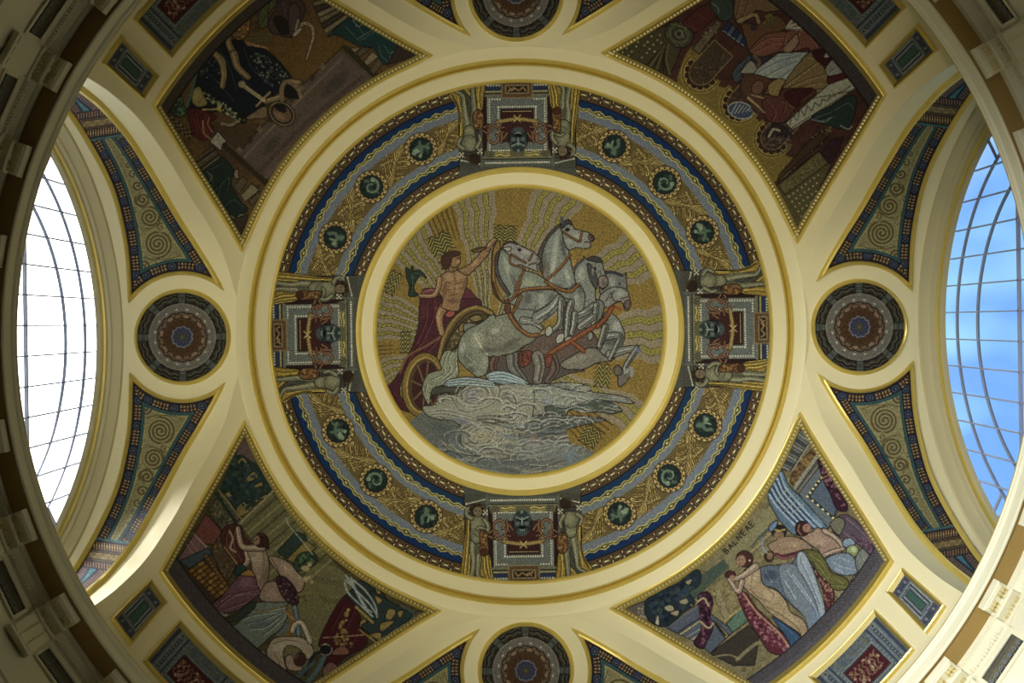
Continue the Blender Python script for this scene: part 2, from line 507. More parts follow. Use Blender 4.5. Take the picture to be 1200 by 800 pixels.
# --- unseen slab, added outside to keep the sun off the upper window
_w = MB(); _w.box(-14.5, 4.5, -10.5, -9.5, 3.0, 18.0 + CAM_Z)
tag(_w.build('sun_blocker', STONE), 'unseen slab added to keep sun off the upper window', None, None, 'structure')
# ------------------------------------------------------------------ mosaics: laid as real tesserae, one small face each
def lin(c):
    c = np.asarray(c, float) / 255.0
    return np.where(c <= 0.04045, c / 12.92, ((c + 0.055) / 1.055) ** 2.4)

LIGHT = np.array([0.88, 0.83, 0.72])   # warm light of the hall: colours read off the picture are divided by it to get the glass's own colour

def pieces(m, least=45, every=False):
    """connected pieces of a part, largest first; crumbs join the largest"""
    par = []
    def find(a):
        while par[a] != a:
            par[a] = par[par[a]]; a = par[a]
        return a
    runs = []; prev = []
    for y in range(m.shape[0]):
        d = np.diff(np.concatenate([[0], m[y].astype(np.int8), [0]]))
        cur = []
        for a, b in zip(np.nonzero(d == 1)[0], np.nonzero(d == -1)[0]):
            i = len(par); par.append(i); cur.append((a, b, i)); runs.append((y, a, b, i))
            for pa, pb, pi in prev:
                if pa < b and a < pb: par[find(i)] = find(pi)
        prev = cur
    grp = {}
    for y, a, b, i in runs: grp.setdefault(find(i), []).append((y, a, b))
    size = lambda q: sum(b - a for _, a, b in q)
    gs_ = sorted(grp.values(), key=size, reverse=True)
    if every: least = 0
    big = [gs_[0]] + [q for q in gs_[1:] if size(q) >= least]
    for q in gs_[1:]:
        if size(q) < least: big[0] = big[0] + q
    return [(np.concatenate([np.full(b - a, y) for y, a, b in q]), np.concatenate([np.arange(a, b) for y, a, b in q])) for q in big]

class Canvas:
    """a sheet of tesserae: colours and part numbers, drawn with polygons, strokes and brush marks"""
    def __init__(s, x0, y0, x1, y1, ss=2):
        s.x0, s.y0, s.ss = x0, y0, ss
        s.nx, s.ny = int(round(x1 - x0)), int(round(y1 - y0))
        s.W, s.H = s.nx * ss, s.ny * ss
        s.col = np.zeros((s.H, s.W, 3), np.float32)
        s.id = np.zeros((s.H, s.W), np.int16)
        s.X = (x0 + (np.arange(s.W) + 0.5) / ss)[None, :].repeat(s.H, 0).astype(np.float32)
        s.Y = (y0 + (np.arange(s.H) + 0.5) / ss)[:, None].repeat(s.W, 1).astype(np.float32)
    def _box(s, p, pad=0):
        i0 = int(max(0, math.floor((p[:, 1].min() - pad - s.y0) * s.ss))); i1 = int(min(s.H, math.ceil((p[:, 1].max() + pad - s.y0) * s.ss) + 1))
        j0 = int(max(0, math.floor((p[:, 0].min() - pad - s.x0) * s.ss))); j1 = int(min(s.W, math.ceil((p[:, 0].max() + pad - s.x0) * s.ss) + 1))
        return (slice(i0, i1), slice(j0, j1)) if i1 > i0 and j1 > j0 else None
    def _inside(s, p, sl):
        ys = s.Y[sl][:, 0]; xs = s.X[sl][0]
        m = np.zeros((len(ys), len(xs)), bool)
        q = np.roll(p, -1, 0)
        for (xa, ya), (xb, yb) in zip(p, q):
            if ya == yb: continue
            lo, hi = (ya, yb) if ya < yb else (yb, ya)
            r = np.nonzero((ys >= lo) & (ys < hi))[0]
            if len(r) == 0: continue
            xc = xa + (ys[r] - ya) * (xb - xa) / (yb - ya)
            m[r] ^= xs[None, :] >= xc[:, None]
        return m
    def _put(s, sl, m, color, idn, alpha, clip):
        if clip is not None:
            m = m & np.isin(s.id[sl], clip)
        if color is not None:
            c = np.asarray(color, np.float32)
            a = (m * alpha)[..., None].astype(np.float32)
            s.col[sl] = s.col[sl] * (1 - a) + c * a
        if idn is not None:
            s.id[sl][m] = idn
    def poly(s, pts, color, idn=None, sm=True, alpha=1.0, clip=None, out=None, ow=1.0):
        p = np.asarray(pts, float)
        if sm: p = catmull(p, True, 2.0)
        sl = s._box(p)
        if sl is None: return
        s._put(sl, s._inside(p, sl), color, idn, alpha, clip)
        if out is not None: s.line(np.vstack([p, p[:1]]), out, ow, sm=False, clip=clip)
    def line(s, pts, color, w=1.0, idn=None, sm=True, alpha=1.0, clip=None, w1=None):
        p = np.asarray(pts, float)
        if sm and len(p) > 2: p = catmull(p, False, 2.0)
        sl = s._box(p, w)
        if sl is None: return
        X, Y = s.X[sl], s.Y[sl]
        m = np.zeros(X.shape, bool)
        n = len(p) - 1
        for k in range(n):
            a, b = p[k], p[k + 1]
            hw = (w if w1 is None else w + (w1 - w) * k / max(n - 1, 1)) / 2
            bx = s._box(np.array([a, b]), hw + 1)
            if bx is None: continue
            i0 = bx[0].start - sl[0].start; j0 = bx[1].start - sl[1].start
            i1 = i0 + bx[0].stop - bx[0].start; j1 = j0 + bx[1].stop - bx[1].start
            i0, j0 = max(i0, 0), max(j0, 0)
            x, y = X[i0:i1, j0:j1], Y[i0:i1, j0:j1]
            d = b - a; L = max(d @ d, 1e-9)
            t = np.clip(((x - a[0]) * d[0] + (y - a[1]) * d[1]) / L, 0, 1)
            m[i0:i1, j0:j1] |= (x - a[0] - t * d[0]) ** 2 + (y - a[1] - t * d[1]) ** 2 <= hw * hw
        s._put(sl, m, color, idn, alpha, clip)
    def blob(s, x, y, rx, ry, color, alpha=0.6, rot=0.0, clip=None):
        R = max(rx, ry) * 1.6
        sl = s._box(np.array([[x - R, y - R], [x + R, y + R]]))
        if sl is None: return
        dx, dy = s.X[sl] - x, s.Y[sl] - y
        c, q = math.cos(math.radians(rot)), math.sin(math.radians(rot))
        u, v = (dx * c + dy * q) / rx, (-dx * q + dy * c) / ry
        a = alpha * np.clip(1.25 - (u * u + v * v), 0, 1)
        if clip is not None: a = a * np.isin(s.id[sl], clip)
        s.col[sl] = s.col[sl] * (1 - a[..., None]) + np.asarray(color, np.float32) * a[..., None]
    def dot(s, x, y, r, color, idn=None, clip=None):
        sl = s._box(np.array([[x - r, y - r], [x + r, y + r]]))
        if sl is None: return
        s._put(sl, (s.X[sl] - x) ** 2 + (s.Y[sl] - y) ** 2 <= r * r, color, idn, 1.0, clip)
    def ell(s, x, y, rx, ry, color, idn=None, rot=0.0, clip=None, out=None, ow=1.0, alpha=1.0):
        t = np.linspace(0, 2 * math.pi, 40, endpoint=False); c, q = math.cos(math.radians(rot)), math.sin(math.radians(rot))
        p = np.stack([x + rx * np.cos(t) * c - ry * np.sin(t) * q, y + rx * np.cos(t) * q + ry * np.sin(t) * c], -1)
        s.poly(p, color, idn, False, alpha, clip, out, ow)
    def noise(s, amp, clip=None, seed=1):
        """hand-cut tesserae differ a little from one another"""
        r = np.random.default_rng(seed).normal(0, 1, (s.ny, s.nx, 1)).astype(np.float32).repeat(s.ss, 0).repeat(s.ss, 1)
        f = 1 + amp * r
        if clip is not None: f = np.where(np.isin(s.id, clip)[..., None], f, 1)
        s.col *= f
    def lay(s, ids, surf, gain=1.0, lift=0.012, jitter=0.085, parent=None, seed=1):
        """ids: {part number: (name, parent number or None)}; builds one mesh of tesserae per part; returns {number: object}"""
        n = s.ss
        col = s.col.reshape(s.ny, n, s.nx, n, 3).mean((1, 3))
        idc = s.id[n // 2::n, n // 2::n].copy()
        j = np.random.default_rng(seed).normal(0, jitter, (s.ny, s.nx, 1))
        col = col.mean(-1, keepdims=True) * 0.14 + col * 0.86
        col = np.clip(lin(np.clip(col * (1 + j), 0, 255)) * gain / LIGHT, 0, 0.9)
        gx, gy = np.meshgrid(s.x0 + np.arange(s.nx + 1), s.y0 + np.arange(s.ny + 1))
        uv_ok = idc > 0
        need = np.zeros((s.ny + 1, s.nx + 1), bool)
        need[:-1, :-1] |= uv_ok; need[1:, :-1] |= uv_ok; need[:-1, 1:] |= uv_ok; need[1:, 1:] |= uv_ok
        P = np.zeros((s.ny + 1, s.nx + 1, 3))
        p, nn = surf(np.stack([gx[need], gy[need]], -1).astype(float))
        P[need] = p + nn * lift + UP
        res = {}
        for k in ids:                 # crumbs of colour belong to the part round them
            for iy, ix in (pieces(idc == k, 45, True)[1:] if (idc == k).any() else []):
                if len(iy) < 45:
                    for dy, dx in ((0, -1), (-1, 0), (0, 1), (1, 0)):
                        nb_ = idc[np.clip(iy + dy, 0, s.ny - 1), np.clip(ix + dx, 0, s.nx - 1)]
                        nb_ = nb_[(nb_ != k) & (nb_ > 0)]
                        if len(nb_): idc[iy, ix] = nb_[0]; break
        for k, (name, par) in ids.items():
            if not (idc == k).any(): continue
            for n_piece, (iy, ix) in enumerate(pieces(idc == k)):
                o = s._mesh(name, iy, ix, P, col, (res.get(par) if par else parent))
                if n_piece == 0: res[k] = o
        return res
    def _mesh(s, name, iy, ix, P, col, parent):
            w = s.nx + 1
            q = np.stack([iy * w + ix, iy * w + ix + 1, (iy + 1) * w + ix + 1, (iy + 1) * w + ix], -1)
            u, inv = np.unique(q.ravel(), return_inverse=True)
            f = inv.reshape(-1, 4)
            v = P.reshape(-1, 3)[u]
            a, b, c = v[f[0, 0]], v[f[0, 1]], v[f[0, 2]]
            if np.dot(np.cross(b - a, c - b), np.array([0, 0, 1.0])) > 0: f = f[:, ::-1]
            o = mesh_np(name, v, f, MOSAIC, parent, True)
            at = o.data.attributes.new('tessera', 'FLOAT_COLOR', 'FACE')
            at.data.foreach_set('color', np.concatenate([col[iy, ix], np.ones((len(iy), 1))], 1).astype(np.float32).ravel())
            return o

def V(crop, pts):
    """points read in an enlarged crop (x0, y0, scale) of the photograph"""
    return np.asarray(pts, float) / crop[2] + np.array(crop[:2], float)
# ------------------------------------------------------------------ the ring of mosaic round the centre: four frieze arcs and four cartouches
def gold_leafing(cv, A0, A1, r0, r1, seed, clip):
    """acanthus spray filling a stretch of the scroll band between two cameos"""
    rg = random.Random(seed)
    P = lambda a, r: (r * math.cos(math.radians(a)), r * math.sin(math.radians(a)))
    lo = (52, 40, 22)
    cols = [(150, 126, 66), (178, 152, 82), (130, 106, 54), (160, 134, 70), (200, 174, 100)]
    def spine(t):
        s = t * t * (3 - 2 * t)
        return A0 + (A1 - A0) * t, r0 + 4 + (r1 - r0 - 8) * s
    cl_ = lambda r: min(max(r, r0 + 0.8), r1 - 0.8)
    def strand(pts, c, w=1.1):
        q = [P(a, cl_(r)) for a, r in pts]
        cv.line(q, lo, w + 0.8, clip=clip); cv.line(q, c, w, clip=clip)
    W_ = A1 - A0
    for i in range(9):                # leaves fold off the stem in order, to both sides, each of four ribs ending in a curl
        t0 = -0.12 + i * 0.12
        for sg in (-1, 1):
            for m in range(5):
                L_ = W_ * (0.20 + 0.05 * m); h = sg * (4 + 3.2 * m)
                pts = []
                for u in np.linspace(0, 1, 7):
                    t = min(max(t0 + (L_ / W_) * u, 0.0), 1.0)
                    a, mid = spine(t)
                    pts.append((a, mid + h * (u ** 1.6)))
                a, r = pts[-1]
                pts += [(a - W_ * .012, r + sg * 2.0), (a - W_ * .05, r + sg * 2.4), (a - W_ * .06, r + sg * .8)]
                strand(pts, cols[(i + m) % 5], 1.15)
    for f in (-1, -.5, 0, .5, 1):     # the stem itself
        pts = []
        for t in np.linspace(0, 1, 9):
            a, m = spine(t)
            pts.append((a, m + f * (1.6 + 5 * abs(t - 0.5))))
        strand(pts, cols[int(f * 2 + 2) % 5 if f else 4], 1.0)

def paint_frieze():
    cv = Canvas(60, 60, 297, 297)
    X, Y = cv.X, cv.Y
    R = np.hypot(X, Y); A = np.degrees(np.arctan2(Y, X)); arc = np.radians(A)
    gap = np.minimum(X, Y)
    reg = (R > 192.5) & (R < 294.5) & (gap > 68.5)
    col, idn = cv.col, cv.id
    idn[reg] = 3
    def setc(m, c, i=None):
        m = m & reg
        col[m] = c
        if i: idn[m] = i
    setc(reg, (98, 82, 44), 3)
    for (ra, rb, rc, per, sg) in ((193, 206, 199.5, 13.0, 1), (281, 295, 287.5, 14.4, -1)):
        band = (R >= ra) & (R < rb)
        setc(band, (52, 36, 27), 1)
        w = (arc * rc + 500 * per) % per - per / 2; d = R - rc
        e = np.sqrt((w / 4.9) ** 2 + (d / 3.6) ** 2)
        setc(band & (e < 1.12) & (e > 0.80), (100, 84, 50))
        setc(band & (e <= 0.80), (52, 40, 28))
        setc(band & (np.abs(w) < 3.2) & (np.abs(d) < 1.0), (182, 160, 100))
        setc(band & (np.abs(w) < 1.6) & (np.abs(d) < 0.6), (232, 214, 160))
        w2 = np.abs(w) - per / 2
        setc(band & (w2 ** 2 + (np.abs(d) - 3.0) ** 2 < 0.9), (214, 200, 168))
        setc(band & (np.abs(np.abs(d) - 5.3) < 0.45), (112, 82, 46))
        setc(band & (np.abs(w2) < 0.5) & (np.abs(d) < 2), (108, 78, 46))
    setc((R >= 206) & (R < 207), (22, 20, 22), 1); setc((R >= 280) & (R < 281), (22, 20, 22), 1)
    setc((R >= 207) & (R < 218), (24, 48, 78), 2); setc((R >= 269) & (R < 280), (20, 44, 82), 2)
    setc((R >= 217) & (R < 226.5), (106, 112, 116), 4); setc((R >= 259.5) & (R < 270), (106, 112, 118), 4)
    for rc in (216.6, 270.6):
        s = arc * rc
        d = R - rc
        loz = np.abs(((s + 17) % 46) - 23)
        bulge = 1.2 + 2.2 * np.clip(1 - loz / 5.5, 0, 1)
        wv = 1.1 * np.sin(2 * math.pi * s / 13.5)
        core = np.abs(d - wv * (loz > 6)) < bulge + 1.6
        setc(core & (np.abs(d - wv * (loz > 6)) < bulge), (70, 66, 40), 4)
        ln = np.abs(np.abs(d - wv * (loz > 6)) - bulge - 0.2) < 0.62
        setc(ln, (190, 176, 92), 4)
        setc((loz < 1.6) & (np.abs(d) < 0.9), (210, 196, 120), 4)
    CA = [45 - 17.25, 45, 45 + 17.25]
    gap0 = [math.degrees(math.asin(69 / 243)) , 27.75 - 4.6, 45 - 4.6, 62.25 - 4.6]
    edge = math.degrees(math.asin(69 / 243))
    spans = [(edge - 1, CA[0] - 3.6), (CA[0] + 3.6, CA[1] - 3.6), (CA[1] + 3.6, CA[2] - 3.6), (CA[2] + 3.6, 91 - edge)]
    for i, (a0, a1) in enumerate(spans):
        gold_leafing(cv, a0, a1, 226.5, 259.5, 11 + i, [3])
    for i, a in enumerate(CA):
        x, y = 243.5 * math.cos(math.radians(a)), 243.5 * math.sin(math.radians(a))
        k, kr = 10 + i, 20 + i
        cv.dot(x, y, 19.6, (34, 26, 16))
        cv.dot(x, y, 18.6, (168, 144, 82), kr)
        for j in range(17):
            t = 2 * math.pi * j / 17
            cv.dot(x + 16.9 * math.cos(t), y + 16.9 * math.sin(t), 1.25, (64, 34, 22))
            t += math.pi / 17
            cv.dot(x + 15.0 * math.cos(t), y + 15.0 * math.sin(t), 1.05, (84, 54, 28))
            cv.dot(x + 18.0 * math.cos(t), y + 18.0 * math.sin(t), 0.8, (220, 196, 130))
        cv.dot(x, y, 14.2, (22, 20, 18), kr)
        cv.dot(x, y, 13.6, (30, 40, 38), k)
        cl = [k]
        rr_ = random.Random(60 + i)
        for _ in range(26): cv.ell(x + rr_.uniform(-9, 9), y + rr_.uniform(-9, 9), rr_.uniform(1.4, 4), rr_.uniform(.8, 1.8), rr_.choice([(44, 58, 50), (58, 74, 62), (24, 32, 32), (72, 88, 72)]), rot=rr_.uniform(0, 180), clip=cl)
        g1, g2 = (84, 104, 82), (122, 138, 108)
        ang = a + (0, 70, -50)[i]
        def loc(px, py, c=math.cos(math.radians(ang)), s=math.sin(math.radians(ang))):
            return (x + px * c - py * s, y + px * s + py * c)
        if i == 0:                    # a reclining figure
            cv.line([loc(-8, 4), loc(-3, 2), loc(3, 4), loc(8, 1)], g1, 4, clip=cl)
            cv.line([loc(-4, 2), loc(-2, -4), loc(-5, -8)], g1, 4, clip=cl)
            cv.dot(*loc(-2, -7), 2.4, g2, clip=cl); cv.line([loc(-2, -3), loc(5, -4)], g2, 2, clip=cl)
        elif i == 1:                  # a curled sea beast
            t = np.linspace(0, 4.6, 16)
            cv.line([loc((9 - 1.4 * q) * math.cos(q * 1.35), (9 - 1.4 * q) * math.sin(q * 1.35)) for q in t], g1, 3.6, w1=1.6, clip=cl)
            cv.line([loc((9.6 - 1.4 * q) * math.cos(q * 1.35), (9.6 - 1.4 * q) * math.sin(q * 1.35)) for q in t], g2, 1.0, clip=cl)
            cv.dot(*loc(8.4, -2), 2.8, g2, clip=cl)
        else:                         # a small winged rider
            cv.line([loc(-9, 3), loc(-2, 4), loc(5, 1), loc(8, -4)], g1, 3.4, clip=cl)
            cv.line([loc(0, 2), loc(-1, -5)], g1, 3.6, clip=cl); cv.dot(*loc(-1, -8), 2.3, g2, clip=cl)
            cv.poly([loc(1, -4), loc(8, -9), loc(9, -3), loc(3, 0)], g2, clip=cl); cv.line([loc(-5, 4), loc(-8, 9)], g1, 2, clip=cl); cv.line([loc(2, 4), loc(3, 9)], g1, 2, clip=cl)
    ids = {1: ('bead_border', None), 2: ('blue_band', None), 4: ('chain_band', None), 3: ('acanthus_scroll', None)}
    for i in range(3):
        ids[20 + i] = ('cameo', None); ids[10 + i] = ('cameo_relief', 20 + i)
    return cv, ids

FR_LAB = ['blue and gold frieze arc with three cameos, lower right quarter of the ring', 'blue and gold frieze arc with three cameos, lower left quarter of the ring',
          'blue and gold frieze arc with three cameos, upper left quarter of the ring', 'blue and gold frieze arc with three cameos, upper right quarter of the ring']
_cv, _ids = paint_frieze()
fr0 = empty('mosaic_frieze', FR_LAB[0], 'mosaic', 'frieze arcs round the central mosaic')
_cv.lay(_ids, dome, gain=0.9, parent=fr0, seed=3)
for k in range(1, 4):
    c = copy_tree(fr0, None, k * math.pi / 2); c['label'] = FR_LAB[k]

def paint_cartouche():
    cv = Canvas(-84, 176, 84, 299)
    X, Y = cv.X, cv.Y
    R = np.hypot(X, Y)
    reg = (R > 192.5) & (R < 294.5) & (np.abs(X) < 69)
    cv.id[reg] = 1; cv.col[reg] = (76, 76, 66)
    ok = [1]
    K1 = lambda p: [((a / 6.956 + 535 - 615), b / 6.956 + 575 - 389) for a, b in p]
    K2 = lambda p: [((a / 6.956 + 610 - 615), b / 6.956 + 575 - 389) for a, b in p]
    W_, D_, GY = (214, 208, 176), (30, 24, 20), (96, 98, 88)
    def dots(a, b, n, r=1.0, c=W_, clip=ok):
        for t in np.linspace(0, 1, n):
            cv.dot(a[0] + (b[0] - a[0]) * t, a[1] + (b[1] - a[1]) * t, r, c, clip=clip)
    def rect(x0, y0, x1, y1, c, idn=None, clip=ok, out=None, ow=1.0):
        cv.poly([(x0, y0), (x1, y0), (x1, y1), (x0, y1)], c, idn, False, clip=clip, out=out, ow=ow)
    # ground: edges, side niches, dark slots
    rect(-70, 190, -68, 300, D_); rect(68, 190, 70, 300, D_)
    for s in (-1, 1):
        a, b = sorted((s * 43, s * 67)); rect(a, 190, b, 296, (70, 70, 60))
        a, b = sorted((s * 45, s * 64)); rect(a, 203, b, 206.5, (104, 100, 74), out=D_)
        rect(a, 207, b, 240, (58, 56, 50))
        dots((s * 45, 198.5 - 1.5), (s * 66, 201.5), 11, 0.8)
        a, b = sorted((s * 36, s * 41)); rect(a, 206, b, 280, (44, 26, 24))
        cv.line([(s * 42, 192), (s * 42, 290)], (110, 110, 100), 1.0, clip=ok)
        for (cx, cy) in ((s * 44, 212), (s * 66, 208)):
            for i in range(3):
                for j in range(3):
                    if (i + j) % 2 == 0: cv.dot(cx - 2 + 2 * i, cy - 2 + 2 * j, 1.0, (226, 216, 180), clip=ok)
    # centre bay
    rect(-41, 194, 41, 202, (84, 86, 78)); dots((-37, 198), (37, 198), 29, 1.0)
    cv.line([(-41, 202.5), (41, 202.5)], D_, 1.2, clip=ok)
    rect(-38, 204, 38, 212, (92, 88, 62)); cv.line([(-40, 204), (40, 204)], (150, 140, 90), 0.9, clip=ok)
    for s in (-1, 1):
        cv.dot(s * 33, 209, 6.2, (104, 100, 74), clip=ok)
        t = np.linspace(0, 12, 40)
        cv.line([(s * 33 + (5.6 - t * .42) * math.cos(t) * s, 209 + (5.6 - t * .42) * math.sin(t)) for t in t], (52, 46, 30), 0.9, clip=ok)
        cv.line([(s * 26, 206.5), (s * 20, 207.8), (s * 14, 206.2), (s * 9, 207.2)], (196, 176, 92), 1.5, clip=ok)
        cv.line([(s * 26, 209.6), (s * 20, 210.8), (s * 14, 209.2), (s * 9, 210.2)], (170, 148, 74), 1.2, clip=ok)
    rect(-34, 212, 34, 276, (98, 102, 94))
    for s in (-1, 1):
        dots((s * 32.5, 213), (s * 32.5, 273), 21)
        dots((s * 22, 225), (s * 22, 263), 14)
        cv.line([(s * 34.5, 212), (s * 34.5, 276)], (140, 140, 124), 0.8, clip=ok)
    dots((-28, 212.5), (-10, 212.5), 7); dots((10, 212.5), (28, 212.5), 7)
    dots((-32.5, 273), (-20, 273), 5); dots((20, 273), (32.5, 273), 5)
    dots((-22, 264), (22, 264), 17)
    rect(-19, 246, 19, 261, (58, 30, 28), out=D_, ow=1.4); cv.line([(-17, 258.5), (17, 258.5)], (150, 132, 90), 0.9, clip=ok)
    rect(-20, 222, 20, 248, (64, 34, 32))
    # bands under the bay
    rect(-40, 276, 40, 279, (112, 108, 84)); rect(-40, 279, 40, 281, (52, 50, 44)); rect(-40, 281, 40, 283, (150, 140, 88)); rect(-40, 283, 40, 288, (42, 50, 74)); rect(-40, 288, 40, 296, (78, 80, 72))
    dots((-37, 289.5), (37, 289.5), 24)
    # plaque with a curled fish
    rect(-18.5, 274, 18.5, 294, (150, 126, 78), 2, None); rect(-17.3, 275.2, 17.3, 292.8, (92, 70, 46), None, [2]); rect(-13.5, 279.5, 13.5, 289.5, (176, 154, 104), None, [2]); rect(-12.5, 280.4, 12.5, 288.6, (38, 26, 24), None, [2])
    cv.line([(-10, 283), (-7, 286.5), (-2, 283), (3, 286), (8, 284), (10, 282)], (140, 110, 66), 2.2, clip=[2]); cv.line([(3, 286), (6, 282.5), (9, 287)], (160, 130, 84), 1.2, clip=[2])
    # scrolling brackets and swag
    for s in (-1, 1):
        for q, w in (([(12, 233), (17, 226), (21, 228), (20, 234), (16, 234)], 2.0), ([(33, 240), (34, 226), (27, 221), (22, 226), (24, 231)], 2.4), ([(40, 240), (31, 243), (22, 240), (18, 246)], 2.2), ([(19, 222), (18, 232), (22, 238), (15, 240)], 1.8), ([(40, 236), (34, 233), (30, 237), (34, 242)], 1.8)):
            p = [(s * a, b) for a, b in q]
            cv.line(p, D_, w + 1.2, clip=ok); cv.line(p, (112, 72, 52), w, clip=ok); cv.line(p, (158, 118, 80), w * .35, clip=ok)
        cv.line([(s * 24, 246), (s * 12, 248), (s * 2, 249)], D_, 5, clip=ok)
        cv.line([(s * 24, 246), (s * 12, 248), (s * 2, 249)], (134, 108, 56), 3.8, clip=ok)
        for t in range(7): cv.line([(s * (22 - 3 * t), 245.5 + t * .5), (s * (20 - 3 * t), 249 + t * .4)], (190, 164, 92), 0.8, clip=ok)
    cv.line([(-4, 246), (4, 254)], (204, 180, 106), 1.2, clip=ok); cv.line([(4, 246), (-4, 254)], (204, 180, 106), 1.2, clip=ok)
    # bearded mask
    cv.ell(-1, 225, 11.6, 15, (24, 26, 26), 3)
    m = [3]
    cv.ell(-1, 219, 10.4, 14, (56, 66, 62), None, clip=m); cv.ell(-1, 211, 7, 6, (44, 54, 52), None, clip=m)
    cv.poly([(-10, 226), (-8, 240), (-1, 245), (6, 240), (8, 226), (-1, 230)], (52, 60, 60), None, clip=m)
    cv.ell(-1, 212, 1.8, 2.2, (104, 118, 104), None, clip=m)
    for s in (-1, 1):
        cv.line([(-1 + s * 1.5, 220.5), (-1 + s * 7.5, 217.6)], (138, 148, 136), 1.3, clip=m); cv.line([(-1 + s * 2, 222), (-1 + s * 6, 221)], (18, 20, 20), 1.6, clip=m)
        cv.blob(-1 + s * 5.5, 225.5, 3, 2.4, (104, 116, 108), 0.8, clip=m)
        cv.line([(-1 + s * 1, 228.5), (-1 + s * 6, 229.8), (-1 + s * 8, 233)], (26, 28, 28), 1.2, clip=m)
    cv.line([(-1, 219), (-1, 226)], (128, 138, 126), 1.6, clip=m); cv.ell(-1, 230.2, 4.2, 1.8, (16, 16, 16), None, clip=m); cv.line([(-4, 232.4), (-1, 233.4), (2, 232.4)], (136, 146, 138), 1.3, clip=m)
    for q in (-6, -3.5, -1, 1.5, 4): cv.line([(q, 235), (q * .8 - .2, 242)], (92, 104, 102), 0.8, clip=m)
    for q in range(9): cv.line([(-1 + (q - 4) * 1.6, 210), (-1 + (q - 4) * 2.3, 205.5)], (84, 96, 92), 0.8, clip=m)
    # draped child on the left
    G1, G2, GD = (150, 122, 48), (206, 180, 84), (84, 66, 30)
    def drape(q, folds, idn):
        cv.poly(q, G1, idn, out=(40, 32, 20), ow=1.0)
        for i, f in enumerate(folds):
            cv.line(f, GD, 1.5, clip=[idn]); cv.line([(a + 1.3, b) for a, b in f], G2, 1.0, clip=[idn])
    drape(K1([(100, 180), (130, 210), (120, 330), (160, 420), (150, 560), (130, 690), (90, 720), (40, 690), (60, 500), (85, 330)]), [K1([(105, 220), (95, 380), (75, 560), (60, 690)]), K1([(120, 380), (105, 540), (90, 700)]), K1([(130, 460), (120, 600), (115, 700)])], 4)
    drape(K1([(215, 530), (270, 520), (290, 620), (302, 735), (240, 740), (200, 690), (200, 600)]), [K1([(225, 560), (225, 640), (250, 730)]), K1([(245, 540), (255, 640), (275, 730)]), K1([(270, 540), (278, 640), (292, 720)])], 4)
    SK, SD, SL = (104, 102, 76), (58, 56, 42), (148, 144, 108)
    def limb(q, w, w1, idn=5):
        cv.line(q, (34, 30, 24), w + 1.2, idn=idn, w1=w1 + 1.2); cv.line(q, SK, w, clip=[idn], w1=w1); cv.line([(a - .7, b) for a, b in q], SL, w * .35, clip=[idn], w1=w1 * .35)
    def torso(q, idn=5):
        cv.poly(q, SK, idn, out=(34, 30, 24), ow=1.0)
    limb(K1([(150, 400), (140, 480), (150, 560), (140, 640), (125, 700)]), 8.5, 4.6)
    limb(K1([(205, 420), (190, 520), (185, 600), (180, 690), (220, 722)]), 8.5, 3.6)
    torso(K1([(130, 215), (190, 205), (250, 225), (262, 270), (235, 330), (230, 400), (200, 430), (150, 425), (120, 380), (128, 300)]))
    cv.blob(*K1([(175, 280)])[0], 7, 9, SL, 0.55, clip=[5]); cv.blob(*K1([(180, 385)])[0], 6, 6, SL, 0.5, clip=[5]); cv.line(K1([(150, 350), (190, 375), (225, 350)]), SD, 0.9, clip=[5]); cv.line(K1([(185, 430), (180, 520)]), SD, 1.0, clip=[5])
    limb(K1([(140, 225), (105, 205), (95, 160), (115, 140)]), 4.6, 3.4)
    limb(K1([(245, 240), (275, 290), (265, 330), (215, 300), (180, 315)]), 4.8, 3.2)
    cv.ell(*K1([(180, 160)])[0], 7.6, 8.2, (46, 34, 24), 6); cv.ell(*K1([(188, 172)])[0], 5.2, 5.8, (116, 100, 74), None, clip=[6])
    for a, b in ((172, 165), (200, 165)): cv.dot(*K1([(a, b)])[0], 0.8, (34, 26, 20), clip=[6])
    cv.line(K1([(180, 190), (195, 190)]), (70, 40, 32), 0.8, clip=[6])
    for j in range(9):
        t = math.pi * (0.9 + 1.2 * j / 8); c0 = K1([(180, 158)])[0]; cv.dot(c0[0] + 7 * math.cos(t), c0[1] + 7.4 * math.sin(t), 1.6, ((66, 48, 30), (38, 28, 20))[j % 2], clip=[6, 5, 1])
    def basket(q, bx, by, rx, ry, idn=7):
        cv.poly(q, (104, 76, 44), idn, out=(30, 22, 16), ow=1.0)
        for i in range(26):
            t, r = i * 2.4, math.sqrt(i / 26)
            cv.dot(bx + rx * r * math.cos(t), by + ry * r * math.sin(t), 1.3, ((140, 98, 48), (92, 54, 34), (158, 120, 66), (70, 44, 28))[i % 4], clip=[idn])
    basket(K1([(205, 330), (255, 330), (268, 420), (272, 500), (235, 535), (195, 510), (200, 420)]), *K1([(235, 425)])[0], 5, 14)
    cv.ell(*K1([(233, 500)])[0], 6, 5, (72, 44, 30), None, clip=[7])
    # draped child on the right
    drape(K2([(470, 240), (510, 260), (505, 380), (520, 500), (550, 590), (590, 650), (520, 680), (470, 640), (440, 560), (460, 380)]), [K2([(490, 290), (490, 420), (520, 560), (560, 640)]), K2([(478, 330), (480, 480), (505, 620)]), K2([(500, 420), (530, 560), (575, 650)])], 14)
    drape(K2([(320, 520), (370, 520), (400, 600), (470, 690), (420, 715), (300, 730), (305, 640)]), [K2([(335, 540), (340, 640), (330, 715)]), K2([(360, 580), (375, 650), (370, 715)]), K2([(400, 640), (440, 690)])], 14)
    limb(K2([(400, 400), (385, 490), (390, 580), (395, 650), (400, 705)]), 8.0, 4.4, 15)
    limb(K2([(445, 400), (460, 490), (470, 570), (480, 640), (535, 675)]), 8.6, 3.6, 15)
